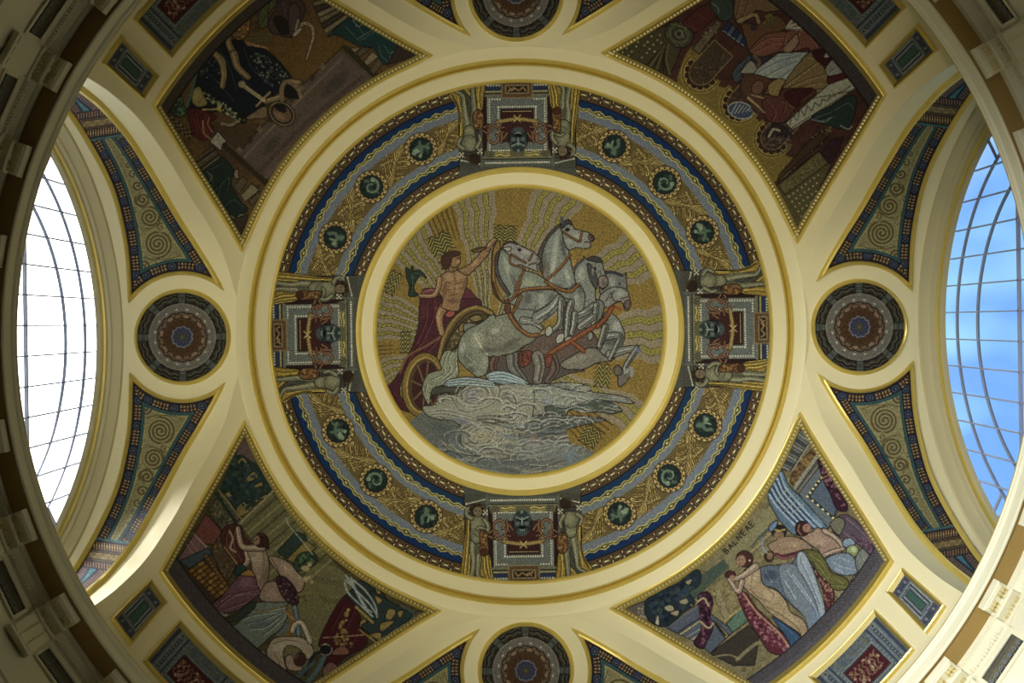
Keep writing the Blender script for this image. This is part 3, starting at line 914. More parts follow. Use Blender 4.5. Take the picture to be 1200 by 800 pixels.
    torso(K2([(365, 200), (420, 180), (475, 190), (495, 240), (475, 300), (465, 370), (420, 400), (385, 370), (375, 290)]), 15)
    cv.blob(*K2([(415, 240)])[0], 7, 8, SL, 0.6, clip=[15]); cv.blob(*K2([(425, 345)])[0], 6, 6, SL, 0.6, clip=[15]); cv.line(K2([(390, 300), (430, 320), (470, 300)]), SD, 0.9, clip=[15]); cv.line(K2([(415, 400), (425, 490)]), SD, 1.0, clip=[15])
    limb(K2([(480, 205), (520, 240), (500, 290)]), 4.8, 3.4, 15)
    limb(K2([(370, 215), (340, 270), (345, 310)]), 4.8, 3.4, 15)
    cv.ell(*K2([(385, 115)])[0], 7.6, 7.0, (46, 34, 24), 6); cv.ell(*K2([(362, 128)])[0], 4.6, 5.8, (122, 106, 80), None, clip=[16]); cv.dot(*K2([(352, 118)])[0], 0.8, (34, 26, 20), clip=[16])
    cv.line(K2([(385, 75), (420, 90), (450, 130)]), (70, 52, 34), 2.4, idn=16); cv.line(K2([(345, 148), (360, 150)]), (70, 40, 32), 0.8, clip=[16])
    basket(K2([(320, 370), (365, 350), (395, 400), (400, 470), (370, 520), (325, 510), (305, 440)]), *K2([(352, 435)])[0], 6, 11, 17)
    cv.id[~reg & ((R < 192.5) | (R > 294.5))] = 0
    return cv, {1: ('architectural_ground', None), 2: ('plaque', None), 3: ('mask', None), 4: ('gold_drapery', None), 5: ('child_body', None), 6: ('child_head', None), 7: ('fruit_basket', None), 14: ('gold_drapery', None), 15: ('child_body', None), 16: ('child_head', None), 17: ('fruit_basket', None)}
CT_LAB = ['mosaic cartouche with bearded mask and two children, below the central mosaic', 'mosaic cartouche with bearded mask and two children, left of the central mosaic',
          'mosaic cartouche with bearded mask and two children, above the central mosaic', 'mosaic cartouche with bearded mask and two children, right of the central mosaic']
_cv, _ids = paint_cartouche()
ct0 = empty('mosaic_cartouche', CT_LAB[0], 'mosaic', 'cartouches of the frieze ring')
_cv.lay(_ids, dome, gain=0.85, lift=0.016, parent=ct0, seed=4)
for k in range(1, 4):
    c = copy_tree(ct0, None, k * math.pi / 2); c['label'] = CT_LAB[k]

# ------------------------------------------------------------------ window vaults: rosettes and horn-shaped spandrels
def paint_rosette():
    x0 = 396.5
    cv = Canvas(x0 - 56, -56, x0 + 56, 56)
    dx, dy = cv.X - x0, cv.Y
    R = np.hypot(dx, dy); T = np.arctan2(dy, dx)
    reg = R < 53.5
    col, idn = cv.col, cv.id
    def setc(m, c, i=None):
        m = m & reg; col[m] = c
        if i: idn[m] = i
    setc(reg, (46, 38, 30), 1)
    for rc, c in ((49.5, (94, 90, 70)), (46.6, (40, 34, 28)), (45.2, (104, 100, 78)), (43, (70, 66, 52)), (40.8, (36, 30, 26))):
        setc(np.abs(R - rc - 1.0 * np.sin(T * 24)) < 0.75, c)
    kn = np.abs(((T / (math.pi / 4)) + 100.5) % 1 - 0.5) * (math.pi / 4) * 45
    setc((kn < 4.4) & (R > 38), (78, 80, 70)); setc((kn < 3.2) & (np.abs(R - 45) > 1.5) & (R > 39.5) & ((R * 1.0) % 3 < 1.2), (112, 114, 100)); setc((np.abs(kn - 4.6) < 0.5) & (R > 39), (28, 26, 24))
    setc(R < 39.2, (122, 114, 98), 2)
    setc(np.abs(R - 39.0) < 0.5, (150, 140, 120)); setc(np.abs(R - 35.5) < 0.3, (108, 100, 86))
    for j in range(16):
        t = (j + 0.5) * 2 * math.pi / 16
        cv.ell(x0 + 32.4 * math.cos(t), 32.4 * math.sin(t), 1.0, 1.7, (206, 194, 168), rot=math.degrees(t))
    sc = 27.6 + 1.5 * np.abs(np.cos(T * 8))
    setc(R < sc + 1.0, (54, 36, 26), 3); setc(R < sc - 0.6, (126, 100, 74))
    sc2 = 22.6 + 1.8 * np.abs(np.sin(T * 8))
    setc(R < sc2 + 1.0, (58, 38, 26)); setc(R < sc2 - 0.4, (94, 66, 40))
    for j in range(16):
        t = (j + 0.5) * 2 * math.pi / 16
        cv.ell(x0 + 24.6 * math.cos(t), 24.6 * math.sin(t), 2.6, 4.4, ((152, 122, 92), (122, 98, 70))[j % 2], rot=math.degrees(t), out=(62, 40, 28), ow=0.8, clip=[3])
    setc(R < 20.5, (86, 58, 34)); setc((R < 19.5) & (np.cos(T * 16) > 0.75), (76, 50, 30))
    fl = 10.6 + 1.5 * np.abs(np.cos(T * 5.5))
    setc(R < fl + 0.9, (132, 136, 150), 4); setc(R < fl - 0.5, (62, 62, 82)); setc((R < 8.5) & (np.abs(np.sin(T * 5.5)) < 0.25), (92, 92, 112)); setc(R < 5, (78, 74, 58)); setc(R < 2.2, (104, 96, 62))
    return cv, {1: ('knotted_border', None), 2: ('grey_ring', None), 3: ('petal_ring', None), 4: ('flower_centre', None)}
_cv, _ids = paint_rosette()
SD_ = ['right', 'bottom', 'left', 'top']
RO_LAB = ['round rosette mosaic in the vault of the blue window', 'round rosette mosaic at the lower edge of the picture', 'round rosette mosaic in the vault of the white window', 'round rosette mosaic at the upper edge of the picture']
ro0 = empty('mosaic_rosette', RO_LAB[0], 'mosaic', 'rosettes of the window vaults')
_cv.lay(_ids, vault, gain=0.64, lift=0.012, parent=ro0, seed=6)
moulding('gilt_rim', circle(53.4, 120, 396.5, 0), [(-1.2, 0.0), (-0.8, 0.045), (0.8, 0.06), (2.2, 0.045), (3.2, 0.0)], vault, GOLD, ro0)
for k in range(1, 4):
    c = copy_tree(ro0, None, k * math.pi / 2); c['label'] = RO_LAB[k]

HG = np.array([(352, 60), (366, 85), (381, 110), (399, 139), (428, 190), (457, 237), (487, 273), (508, 292), (534, 312)], float)
HW = np.array([(457, 46), (459.6, 98), (466, 138), (477, 178), (497, 220), (525, 266), (550, 296)], float)
_t = np.linspace(math.atan2(60, 352 - 396.5), math.atan2(46, 457 - 396.5), 26)
HORN = np.vstack([dense(catmull(HG[::-1], step=4), False, 4), np.stack([396.5 + 75.3 * np.cos(_t), 75.3 * np.sin(_t)], -1)[1:-1], dense(catmull(HW, step=4), False, 4)])

def paint_horn():
    cv = Canvas(346, 40, 560, 318)
    X, Y = cv.X, cv.Y
    path = HORN
    ins = cv._inside(path, (slice(0, cv.H), slice(0, cv.W)))
    D = np.full(X.shape, 1e9, np.float32); L = np.zeros(X.shape, np.float32); acc = 0.0
    p = path
    for a, b in zip(p[:-1], p[1:]):
        d = b - a; l = math.hypot(*d)
        t = np.clip(((X - a[0]) * d[0] + (Y - a[1]) * d[1]) / (l * l), 0, 1)
        q = np.hypot(X - a[0] - t * d[0], Y - a[1] - t * d[1])
        m = q < D
        D[m] = q[m]; L[m] = acc + t[m] * l
        acc += l
    col, idn = cv.col, cv.id
    def setc(m, c, i=None):
        m = m & ins; col[m] = c
        if i: idn[m] = i
    setc(ins, (132, 122, 78), 2)
    def border(dist, along, m0, w=15.6):
        setc(m0 & (dist < w), (34, 32, 40), 1)
        per = 29.0
        ph = along % per
        st = (ph < 18)
        inner = (dist > 4.0) & (dist < w - 3.4)
        bar = (along % 3.6) < 1.9
        two = (np.abs(dist - 6.4) < 2.0) | (np.abs(dist - 10.6) < 1.7)
        setc(m0 & st & inner, (44, 30, 30)); setc(m0 & st & bar & two, (118, 84, 54)); setc(m0 & st & bar & ((np.abs(dist - 6.9) < .9) | (np.abs(dist - 11.0) < .8)), (172, 148, 96))
        rr = np.hypot(ph - 23.5, dist - 8.8)
        setc(m0 & ~st & inner, (40, 42, 56)); setc(m0 & ~st & (rr < 4.0) & (rr > 2.9), (74, 82, 100)); setc(m0 & ~st & (rr < 1.2), (100, 100, 104))
        setc(m0 & (dist > w - 3.4) & (dist < w - 2.2), (22, 22, 26))
        setc(m0 & (dist > w - 2.2) & (dist < w + 1.6), (62, 88, 86), 3); setc(m0 & (np.abs(dist - w + 0.2) < 0.5), (40, 72, 72)); setc(m0 & (np.abs(dist - w - 2.6) < 0.7), (168, 150, 84), 2)
    border(D, L, np.ones_like(ins))
    setc((D < 3.2), (24, 24, 34), 1)
    # the cross bands at the narrow end
    q = Y + 0.15 * (X - 466)
    inner = D > 3.4
    setc((q > 238) & (q < 241), (66, 104, 100), 3)
    setc((q >= 241) & (q < 253) & inner, (34, 32, 40), 1); setc((q >= 243) & (q < 251.5) & inner & ((X % 3) < 1.6), (172, 122, 66)); setc((q >= 246) & (q < 248) & inner & ((X % 3) < 1.6), (206, 172, 96))
    setc((q >= 253) & (q < 265) & inner, (128, 106, 62), 4); setc((np.abs(q - 254.5) < .7) & inner, (60, 40, 34)); setc((np.abs(q - 263.5) < .7) & inner, (60, 40, 34)); setc((np.abs(q - 259) < 3) & inner & (np.abs(np.sin(X * .55) * 3 - (q - 259)) < .8), (176, 146, 88))
    setc((q >= 265) & (q < 275) & inner, (36, 34, 44), 1); setc((q >= 266.5) & (q < 273.5) & inner & ((X % 3.2) < 1.6), (150, 108, 66))
    far = (q >= 275)
    setc(far & inner, (58, 58, 80), 1)
    setc(far & inner & ((L % 3) < 1.4) & (D < 11), (150, 106, 58)); setc(far & (D > 13.5), (70, 126, 132), 3); setc(far & (np.abs(D - 13) < .7), (24, 24, 32), 1)
    # spiral scrolls
    fld = [2]
    dk, lt = (92, 78, 44), (160, 146, 96)
    for (x, y, r, sg) in ((424, 110, 16.5, 1), (433, 142, 12.5, -1), (441, 163, 9, 1), (447, 180, 6.5, -1), (452.5, 193, 4.8, 1), (457, 204, 3.6, -1), (463, 217, 2.6, 1), (404, 88, 6, -1), (441, 84, 6.5, 1), (420, 130, 4.5, 1), (447, 120, 4.5, -1), (425, 159, 3.6, -1), (450, 150, 3.2, 1), (386, 84, 3.5, 1), (444, 100, 3.5, -1), (436, 178, 2.6, 1)):
        n = max(12, int(r * 7)); tr = max(1.3, r / 4.4)
        t = np.linspace(0.1, 1, n)
        sp = lambda ph: [(x + r * q_ * math.cos(sg * 2 * math.pi * tr * q_ + ph), y + r * q_ * math.sin(sg * 2 * math.pi * tr * q_ + ph)) for q_ in t]
        cv.line(sp(0), dk, 2.2 if r > 6 else 1.4, clip=fld, sm=False); cv.line(sp(math.pi), lt, 1.1, clip=fld, sm=False)
        cv.line([(x + (r + 1.6) * math.cos(a_), y + (r + 1.6) * math.sin(a_)) for a_ in np.linspace(0, 5.6, 30)], lt, 0.9, clip=fld, sm=False)
    for sh in (19, 23):
        a0 = offset_path(HG[:7][::-1], sh, False)
    cv.line([(438, 128), (428, 130), (420, 140), (426, 152)], dk, 1.3, clip=fld); cv.line([(440, 152), (448, 160), (444, 172)], dk, 1.1, clip=fld)
    cv.line([(398, 96), (412, 92), (428, 92), (442, 94)], dk, 1.0, clip=fld); cv.line([(446, 130), (450, 142)], dk, 1.0, clip=fld); cv.line([(410, 128), (416, 146), (428, 170), (440, 192), (452, 212), (464, 228)], (146, 130, 70), 1.0, clip=fld)
    return cv, {1: ('banded_border', None), 2: ('scroll_field', None), 3: ('teal_line', None), 4: ('gold_crossband', None)}
_cv, _ids = paint_horn()
horn_prof = [(-2.6, 0.0), (-2.0, 0.04), (-0.3, 0.065), (1.4, 0.05), (2.6, 0.0)]
HL = {(0, 1): 'horn-shaped mosaic beside the blue window, below the rosette', (0, -1): 'horn-shaped mosaic beside the blue window, above the rosette',
      (2, -1): 'horn-shaped mosaic beside the white window, below the rosette, brightly lit at its end', (2, 1): 'horn-shaped mosaic beside the white window, above the rosette',
      (1, 1): 'tip of a horn-shaped mosaic left of the rosette at the lower edge', (1, -1): 'tip of a horn-shaped mosaic right of the rosette at the lower edge',
      (3, 1): 'tip of a horn-shaped mosaic right of the rosette at the upper edge', (3, -1): 'tip of a horn-shaped mosaic left of the rosette at the upper edge'}
for sg in (1, -1):
    sf = (lambda uv, lift=0.0, s=sg: vault(np.asarray(uv) * [1, s], lift))
    hn0 = empty('mosaic_spandrel', HL[(0, sg)], 'mosaic', 'horn-shaped spandrels of the window vaults')
    _cv.lay(_ids, sf, gain=0.85, lift=0.012, parent=hn0, seed=7)
    fr = moulding('gilt_edge', HORN * [1, sg], horn_prof if sg > 0 else [(-a, b) for a, b in horn_prof], vault, GOLD, hn0, closed=False)
    for k in range(1, 4):
        c = copy_tree(hn0, None, k * math.pi / 2); c['label'] = HL[(k, sg)]
# ------------------------------------------------------------------ pendentive outlines, coffers, brackets and metopes
def to_photo(p):
    """points above eye height -> the photograph's frame"""
    p = np.asarray(p, float)
    x = (p[..., 0] - CAM_X) / p[..., 2] * 1000; y = (p[..., 1] - CAM_Y) / p[..., 2] * 1000
    return np.stack([cr * x + sr * y + PPX, -sr * x + cr * y + PPY], -1)

SIDE = catmull(np.array([(326.5, 100), (344, 131), (364.5, 165), (388, 203), (411, 241), (430.5, 274)], float), step=4)
def polar(r, a):
    r, a = np.broadcast_arrays(np.asarray(r, float), np.radians(a))
    return np.stack([r * np.cos(a), r * np.sin(a)], -1)
_a0 = math.degrees(math.atan2(274, 430.5)); _ai = math.degrees(math.atan2(100, 326.5))
_ar = np.linspace(90 - _ai, _ai, 90)
_dr = np.minimum(_ar - _ai, 90 - _ai - _ar)
PEND = np.vstack([SIDE, polar(510.3, np.linspace(_a0, 90 - _a0, 60))[1:-1], SIDE[::-1, ::-1], polar(336.5 + 5.0 * np.exp(-_dr / 3.0), _ar)[1:-1]])

def rot2(p, k):
    c, s = [(1, 0), (0, 1), (-1, 0), (0, -1)][k % 4]
    p = np.asarray(p, float)
    return np.stack([p[..., 0] * c - p[..., 1] * s, p[..., 0] * s + p[..., 1] * c], -1)

def beads(path, step, r, surf, lift, parent, mat=GOLD):
    p = np.asarray(path, float)
    d = np.concatenate([[0], np.cumsum(np.linalg.norm(np.diff(p, axis=0), axis=1))])
    s = np.arange(step / 2, d[-1], step)
    q = np.stack([np.interp(s, d, p[:, 0]), np.interp(s, d, p[:, 1])], -1)
    c, n = surf(q)
    c = c + n * lift + UP
    oc = np.array([(1, 0, 0), (0, 1, 0), (-1, 0, 0), (0, -1, 0), (0, 0, 1), (0, 0, -1), (.6, .6, .6), (-.6, .6, .6), (-.6, -.6, .6), (.6, -.6, .6), (.6, .6, -.6), (-.6, .6, -.6), (-.6, -.6, -.6), (.6, -.6, -.6)], float) * r
    ff = []
    cube = {}
    for i, v in enumerate(oc[6:]): cube[tuple(np.sign(v))] = 6 + i
    for i, ax in enumerate(oc[:6]):
        k = int(np.argmax(np.abs(ax))); sg = np.sign(ax[k]); o = [j for j in range(3) if j != k]
        ring = []
        for a, b in ((1, 1), (-1, 1), (-1, -1), (1, -1)):
            t = [0, 0, 0]; t[k] = sg; t[o[0]] = a; t[o[1]] = b
            ring.append(cube[tuple(float(z) for z in t)])
        for j in range(4): ff.append((i, ring[j], ring[(j + 1) % 4]))
    v = (c[:, None, :] + oc[None]).reshape(-1, 3)
    f = (np.array(ff)[None] + 14 * np.arange(len(c))[:, None, None]).reshape(-1, 3)
    return mesh_np('bead_row', v, f, mat, parent, True)

BEADGOLD = plain('bead_gilding', (0.80, 0.70, 0.36), 0.3, 0.3, 0.5, 0.1)
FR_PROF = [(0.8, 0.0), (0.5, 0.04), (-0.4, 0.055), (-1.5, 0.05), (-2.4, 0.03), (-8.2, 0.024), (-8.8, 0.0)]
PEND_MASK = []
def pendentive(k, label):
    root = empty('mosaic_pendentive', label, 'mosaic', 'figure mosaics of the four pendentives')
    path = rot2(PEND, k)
    moulding('gilt_frame', path, FR_PROF, dome, [GOLD, OCHRE_SHADED], root, mats=[0, 0, 0, 0, 1, 1])
    inner = offset_path(ccw(path), -5.4)
    n0 = len(SIDE) + 58
    beads(np.vstack([inner[n0:], inner[:len(SIDE)]]), 4.6, 0.020, dome, 0.036, root, BEADGOLD)
    return root, offset_path(ccw(path), -8.4)

# --- coffers between the pendentive mosaics and the cornice
def coffer_map(r0, r1, ai0, ai1, ao0, ao1):
    def B(s, t):                      # s 0..1 outward, t 0..1 round
        s, t = np.broadcast_arrays(np.asarray(s, float), np.asarray(t, float))
        r = r0 + (r1 - r0) * s
        a0 = ai0 + (ao0 - ai0) * s; a1 = ai1 + (ao1 - ai1) * s
        return polar(r, a0 + (a1 - a0) * t)
    return B
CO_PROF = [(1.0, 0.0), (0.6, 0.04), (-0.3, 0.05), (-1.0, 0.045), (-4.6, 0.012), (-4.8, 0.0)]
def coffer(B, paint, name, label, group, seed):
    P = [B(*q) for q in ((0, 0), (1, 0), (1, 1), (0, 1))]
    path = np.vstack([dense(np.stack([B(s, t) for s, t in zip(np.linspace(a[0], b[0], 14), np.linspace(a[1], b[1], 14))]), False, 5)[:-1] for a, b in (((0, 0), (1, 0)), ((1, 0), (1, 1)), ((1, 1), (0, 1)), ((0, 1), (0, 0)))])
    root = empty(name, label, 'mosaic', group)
    moulding('gilt_frame', path, CO_PROF, dome, [GOLD, OCHRE_SHADED], root, mats=[0, 0, 0, 1, 1])
    lo, hi = path.min(0) - 2, path.max(0) + 2
    cv = Canvas(math.floor(lo[0]), math.floor(lo[1]), math.ceil(hi[0]), math.ceil(hi[1]))
    ids = paint(cv, B, path)
    cv.lay(ids, dome, gain=0.8, lift=0.012, parent=root, seed=seed)
    return root

def q_(B, s0, s1, t0, t1, n=6):
    S = np.concatenate([np.linspace(s0, s1, n), np.full(n, s1), np.linspace(s1, s0, n), np.full(n, s0)])
    T = np.concatenate([np.full(n, t0), np.linspace(t0, t1, n), np.full(n, t1), np.linspace(t1, t0, n)])
    return B(S, T)

def paint_small(cv, B, path):
    cv.poly(path, (40, 42, 44), 1, False)
    c = [1]
    cv.poly(q_(B, .08, .92, .12, .88), (96, 100, 104), None, False, clip=c)
    cv.poly(q_(B, .10, .20, .15, .85), (62, 64, 74), None, False, clip=c); cv.poly(q_(B, .80, .90, .15, .85), (62, 64, 74), None, False, clip=c)
    for s in (.15, .85):
        for t in (.3, .7): cv.dot(*B(s, t), 1.9, (118, 118, 116), clip=c)
    cv.poly(q_(B, .23, .77, .16, .84), (128, 132, 126), 2, False); c = [2]
    cv.poly(q_(B, .25, .75, .21, .79), (58, 62, 64), None, False, clip=c); cv.poly(q_(B, .27, .73, .28, .72), (140, 144, 138), None, False, clip=c)
    cv.poly(q_(B, .28, .72, .33, .67), (64, 70, 72), None, False, clip=c); cv.poly(q_(B, .32, .68, .40, .60), (58, 92, 74), None, False, clip=c)
    for s in np.linspace(.26, .74, 15):
        for t in (.185, .815): cv.dot(*B(s, t), 0.8, (160, 160, 146), clip=c)
    return {1: ('slate_border', None), 2: ('fluted_field', None)}

def paint_large(cv, B, path):
    cv.poly(path, (52, 56, 58), 1, False)
    c = [1]
    cv.poly(q_(B, .06, .94, .03, .97), (84, 94, 98), None, False, clip=c)
    for sg in (0, 1):
        f = (lambda t: t) if sg == 0 else (lambda t: 1 - t)
        for t0, t1, col in ((.055, .085, (58, 62, 68)), (.10, .125, (112, 118, 114)), (.135, .165, (62, 68, 72)), (.18, .20, (112, 118, 114)), (.205, .225, (56, 60, 66))):
            a, b = sorted((f(t0), f(t1))); cv.poly(q_(B, .08, .92, a, b), col, None, False, clip=c)
        for s in np.linspace(.10, .90, 12): cv.dot(*B(s, f(.150)), 0.9, (150, 150, 130), clip=c)
        cv.dot(*B(.14, f(.14)), 3.4, (122, 124, 112), clip=c); cv.dot(*B(.14, f(.14)), 1.6, (60, 60, 58), clip=c)
        for s in np.linspace(.2, .9, 10): cv.dot(*B(s, f(.245)), 1.0, (140, 140, 124), clip=c)
    for s in (.16, .26): cv.line(B(np.full(20, s), np.linspace(.24, .76, 20)), (116, 118, 104), 1.0, clip=c)
    rg = random.Random(4)
    for i in range(60):
        p = B(rg.uniform(.08, .26), rg.uniform(.25, .75)); cv.ell(*p, rg.uniform(1, 3), rg.uniform(.8, 1.5), ((112, 100, 64), (92, 104, 98), (72, 84, 92))[i % 3], rot=rg.uniform(0, 180), clip=c)
    cv.poly(q_(B, .30, .88, .26, .74), (124, 126, 112), None, False, clip=c); cv.poly(q_(B, .33, .85, .275, .725), (52, 54, 56), None, False, clip=c)
    cv.poly(q_(B, .36, .82, .29, .71), (74, 24, 32), 2, False)
    c2 = [2]
    for m in range(46):
        s_, t_ = rg.uniform(.42, .76), rg.uniform(.32, .68)
        w_ = 1.0 - 1.6 * abs(s_ - .59)
        cv.ell(*B(s_, t_), rg.uniform(1.6, 3.6) * w_, rg.uniform(1.0, 2.0) * w_, ((150, 124, 88), (172, 146, 108), (118, 88, 60), (86, 54, 42))[m % 4], rot=rg.uniform(0, 180), clip=c2)
    for m in range(7): cv.line(B(np.array([.44, .5, .58, .66, .74]), np.array([.31, .36, .33, .37, .34]) + .055 * m), (132, 104, 72), 1.2, clip=c2)
    return {1: ('slate_border', None), 2: ('maroon_tablet', None)}

SMALL_ANG = [(32.6, 36.2, 33.7, 37.4), (53.8, 57.4, 52.6, 56.3)]
SM_LAB = {0: 'small slate coffer by the lower arch of the blue window', 1: 'small slate coffer by the lower arch of the white window', 2: 'small slate coffer by the upper arch of the white window', 3: 'small slate coffer by the upper arch of the blue window'}
LG_LAB = {0: 'large coffer with maroon tablet, lower right corner', 1: 'large coffer with maroon tablet, lower left corner', 2: 'large coffer with maroon tablet, upper left corner', 3: 'large coffer with maroon tablet, upper right corner'}
_s = [coffer(coffer_map(525, 588, *SMALL_ANG[0]), paint_small, 'mosaic_coffer', SM_LAB[0], 'small coffers above the cornice', 31), coffer(coffer_map(525, 588, *SMALL_ANG[1]), paint_small, 'mosaic_coffer', SM_LAB[1], 'small coffers above the cornice', 32)]
_s[1].rotation_euler = (0, 0, math.pi / 2)
for i, k in ((0, 2), (1, 3)):
    c = copy_tree(_s[i], None, k * math.pi / 2 if i == 0 else math.pi / 2 + math.pi); c['label'] = SM_LAB[k]
# which flank of each pendentive faces a side window: k=0 lower right (first), k=1 lower left (second), k=2 upper left (first), k=3 upper right (second)
_l = coffer(coffer_map(526, 588, 39.0, 51.0, 39.8, 50.2), paint_large, 'mosaic_coffer', LG_LAB[0], 'large coffers above the cornice', 33)
for k in range(1, 4):
    c = copy_tree(_l, None, k * math.pi / 2); c['label'] = LG_LAB[k]

# --- brackets and metopes of the entablature
PEG = plain('gilt_peg', (0.70, 0.58, 0.25), 0.35, 0.3, 0.5, 0.1)
def bracket():
    root = empty('cornice_bracket', '', 'bracket', 'brackets under the cornice')
    b = MB()
    b.box(5.615, 5.76, -0.175, 0.175, 8.985 + CAM_Z, 9.10 + CAM_Z, 0.012); b.box(5.635, 5.75, -0.15, 0.15, 8.97 + CAM_Z, 8.99 + CAM_Z, 0.006)
    b.box(5.72, 5.865, -0.175, 0.175, 8.905 + CAM_Z, 9.04 + CAM_Z, 0.012)
    b.build('bracket_block', CREAM2, root)
    p = MB()
    for i in range(2):
        for j in (-1, 1):
            for m in range(3):
                y = j * 0.085 + (m - 1) * 0.042
                p.cyl((5.665 + i * 0.045, y, 8.972 + CAM_Z), (5.665 + i * 0.045, y, 8.945 + CAM_Z), 0.012, 0.016, 8)
    for j in (-1, 0, 1):
        for m in range(2):
            p.cyl((5.80, j * 0.095 + (m - .5) * 0.04, 8.906 + CAM_Z), (5.80, j * 0.095 + (m - .5) * 0.04, 8.875 + CAM_Z), 0.012, 0.016, 8)
    p.build('peg_row', PEG, root)
    t = MB()
    t.box(5.835, 5.90, -0.17, 0.17, 8.42 + CAM_Z, 8.90 + CAM_Z, 0.006)
    for y in (-0.115, 0, 0.115): t.box(5.818, 5.84, y - 0.038, y + 0.038, 8.45 + CAM_Z, 8.82 + CAM_Z, 0.012)
    t.box(5.815, 5.86, -0.18, 0.18, 8.84 + CAM_Z, 8.90 + CAM_Z, 0.006); t.box(5.80, 5.86, -0.18, 0.18, 8.38 + CAM_Z, 8.42 + CAM_Z, 0.006)
    t.build('triglyph', CREAM2, root)
    return root
POS = {}
for q, nm in enumerate(('lower right', 'lower left', 'upper left', 'upper right')):
    for i, a in enumerate((20, 30, 40)):
        ang = (90 * q + a) % 360 if q % 2 == 0 else 90 * q + 90 - a
        POS[round(ang)] = ('cream cornice bracket in the %s corner, ' % nm) + ('nearest the side edge', 'in the middle of three', 'nearest the %s edge' % nm.split()[0])[i]
br0 = bracket()
for i in range(36):
    o = br0 if i == 0 else copy_tree(br0)
    o.rotation_euler = (0, 0, math.radians(10 * i))
    o['label'] = POS.get(10 * i, 'cream bracket under the cornice, outside the picture')

def metope():
    root = empty('frieze_metope', '', 'mosaic', 'mosaic metopes between the brackets')
    b = MB()
    for (y0, y1, z0, z1) in ((-.31, .31, 8.80, 8.835), (-.31, .31, 8.545, 8.58), (-.31, -.275, 8.58, 8.80), (.275, .31, 8.58, 8.80)):
        b.box(5.855, 5.89, y0, y1, z0 + CAM_Z, z1 + CAM_Z, 0.006)
    b.build('stone_surround', CREAM2, root)
    cv = Canvas(-28, 0, 28, 22)
    cv.id[:] = 1; cv.col[:] = (44, 46, 46)
    c = [1]
    for x in np.linspace(-26, 26, 27): cv.line([(x, 2), (x, 9)], ((128, 110, 70), (70, 78, 84))[int(x) % 2], 1.2, clip=c)
    for i in range(7):
        x = -24 + 8 * i
        cv.ell(x, 14, 3.4, 2.6, (86, 96, 100), clip=c, out=(128, 112, 70), ow=0.8)
        cv.line([(x + 4, 11), (x + 3, 15), (x + 5, 19)], (120, 100, 60), 1.2, clip=c)
    cv.line([(-28, 10.2), (28, 10.2)], (122, 118, 92), 0.9, clip=c); cv.line([(-28, 19.8), (28, 19.8)], (110, 104, 80), 0.9, clip=c)
    def wall(uv):
        uv = np.asarray(uv, float); y = uv[..., 0] / 100.0
        return np.stack([np.full_like(y, 5.878), y, 8.58 + (22 - uv[..., 1]) / 100.0], -1), np.broadcast_to(np.array([-1.0, 0, 0]), uv.shape[:-1] + (3,))
    cv.lay({1: ('mosaic_field', None)}, wall, parent=root, seed=8, lift=0.004)
    d = MB()
    for i in range(15): d.box(5.842, 5.875, -0.29 + i * 0.04, -0.29 + i * 0.04 + 0.022, 8.93 + CAM_Z, 8.99 + CAM_Z)
    d.build('dentil_row', CREAM2, root)
    return root
MPOS = {}
for q, nm in enumerate(('lower right', 'lower left', 'upper left', 'upper right')):
    for i, a in enumerate((25, 35)):
        ang = 90 * q + a if q % 2 == 0 else 90 * q + 90 - a
        MPOS[round(ang)] = 'mosaic metope under the cornice in the %s corner, ' % nm + ('the one nearer the side edge', 'the one nearer the %s edge' % nm.split()[0])[i]
me0 = metope()
for i in range(36):
    o = me0 if i == 0 else copy_tree(me0)
    o.rotation_euler = (0, 0, math.radians(10 * i + 5))
    o['label'] = MPOS.get(10 * i + 5, 'mosaic metope under the cornice, outside the picture')
# ------------------------------------------------------------------ the four figure mosaics of the pendentives
INK = (28, 22, 20)
def start(mask_uv, pad=3):
    p, _ = dome(mask_uv)
    ph = to_photo(p)
    lo, hi = np.floor(ph.min(0)) - pad, np.ceil(ph.max(0)) + pad
    cv = Canvas(lo[0], lo[1], hi[0], hi[1])
    cv.mask = cv._inside(ph, (slice(0, cv.H), slice(0, cv.W)))
    cv.R = np.hypot(cv.X - 610.5, cv.Y - 390)
    cv.id[cv.mask] = 1
    return cv
def finish(cv, ids, root, gain, seed):
    cv.id[~cv.mask] = 0
    cv.lay(ids, photo_to_dome, gain=gain, lift=0.012, parent=root, seed=seed)

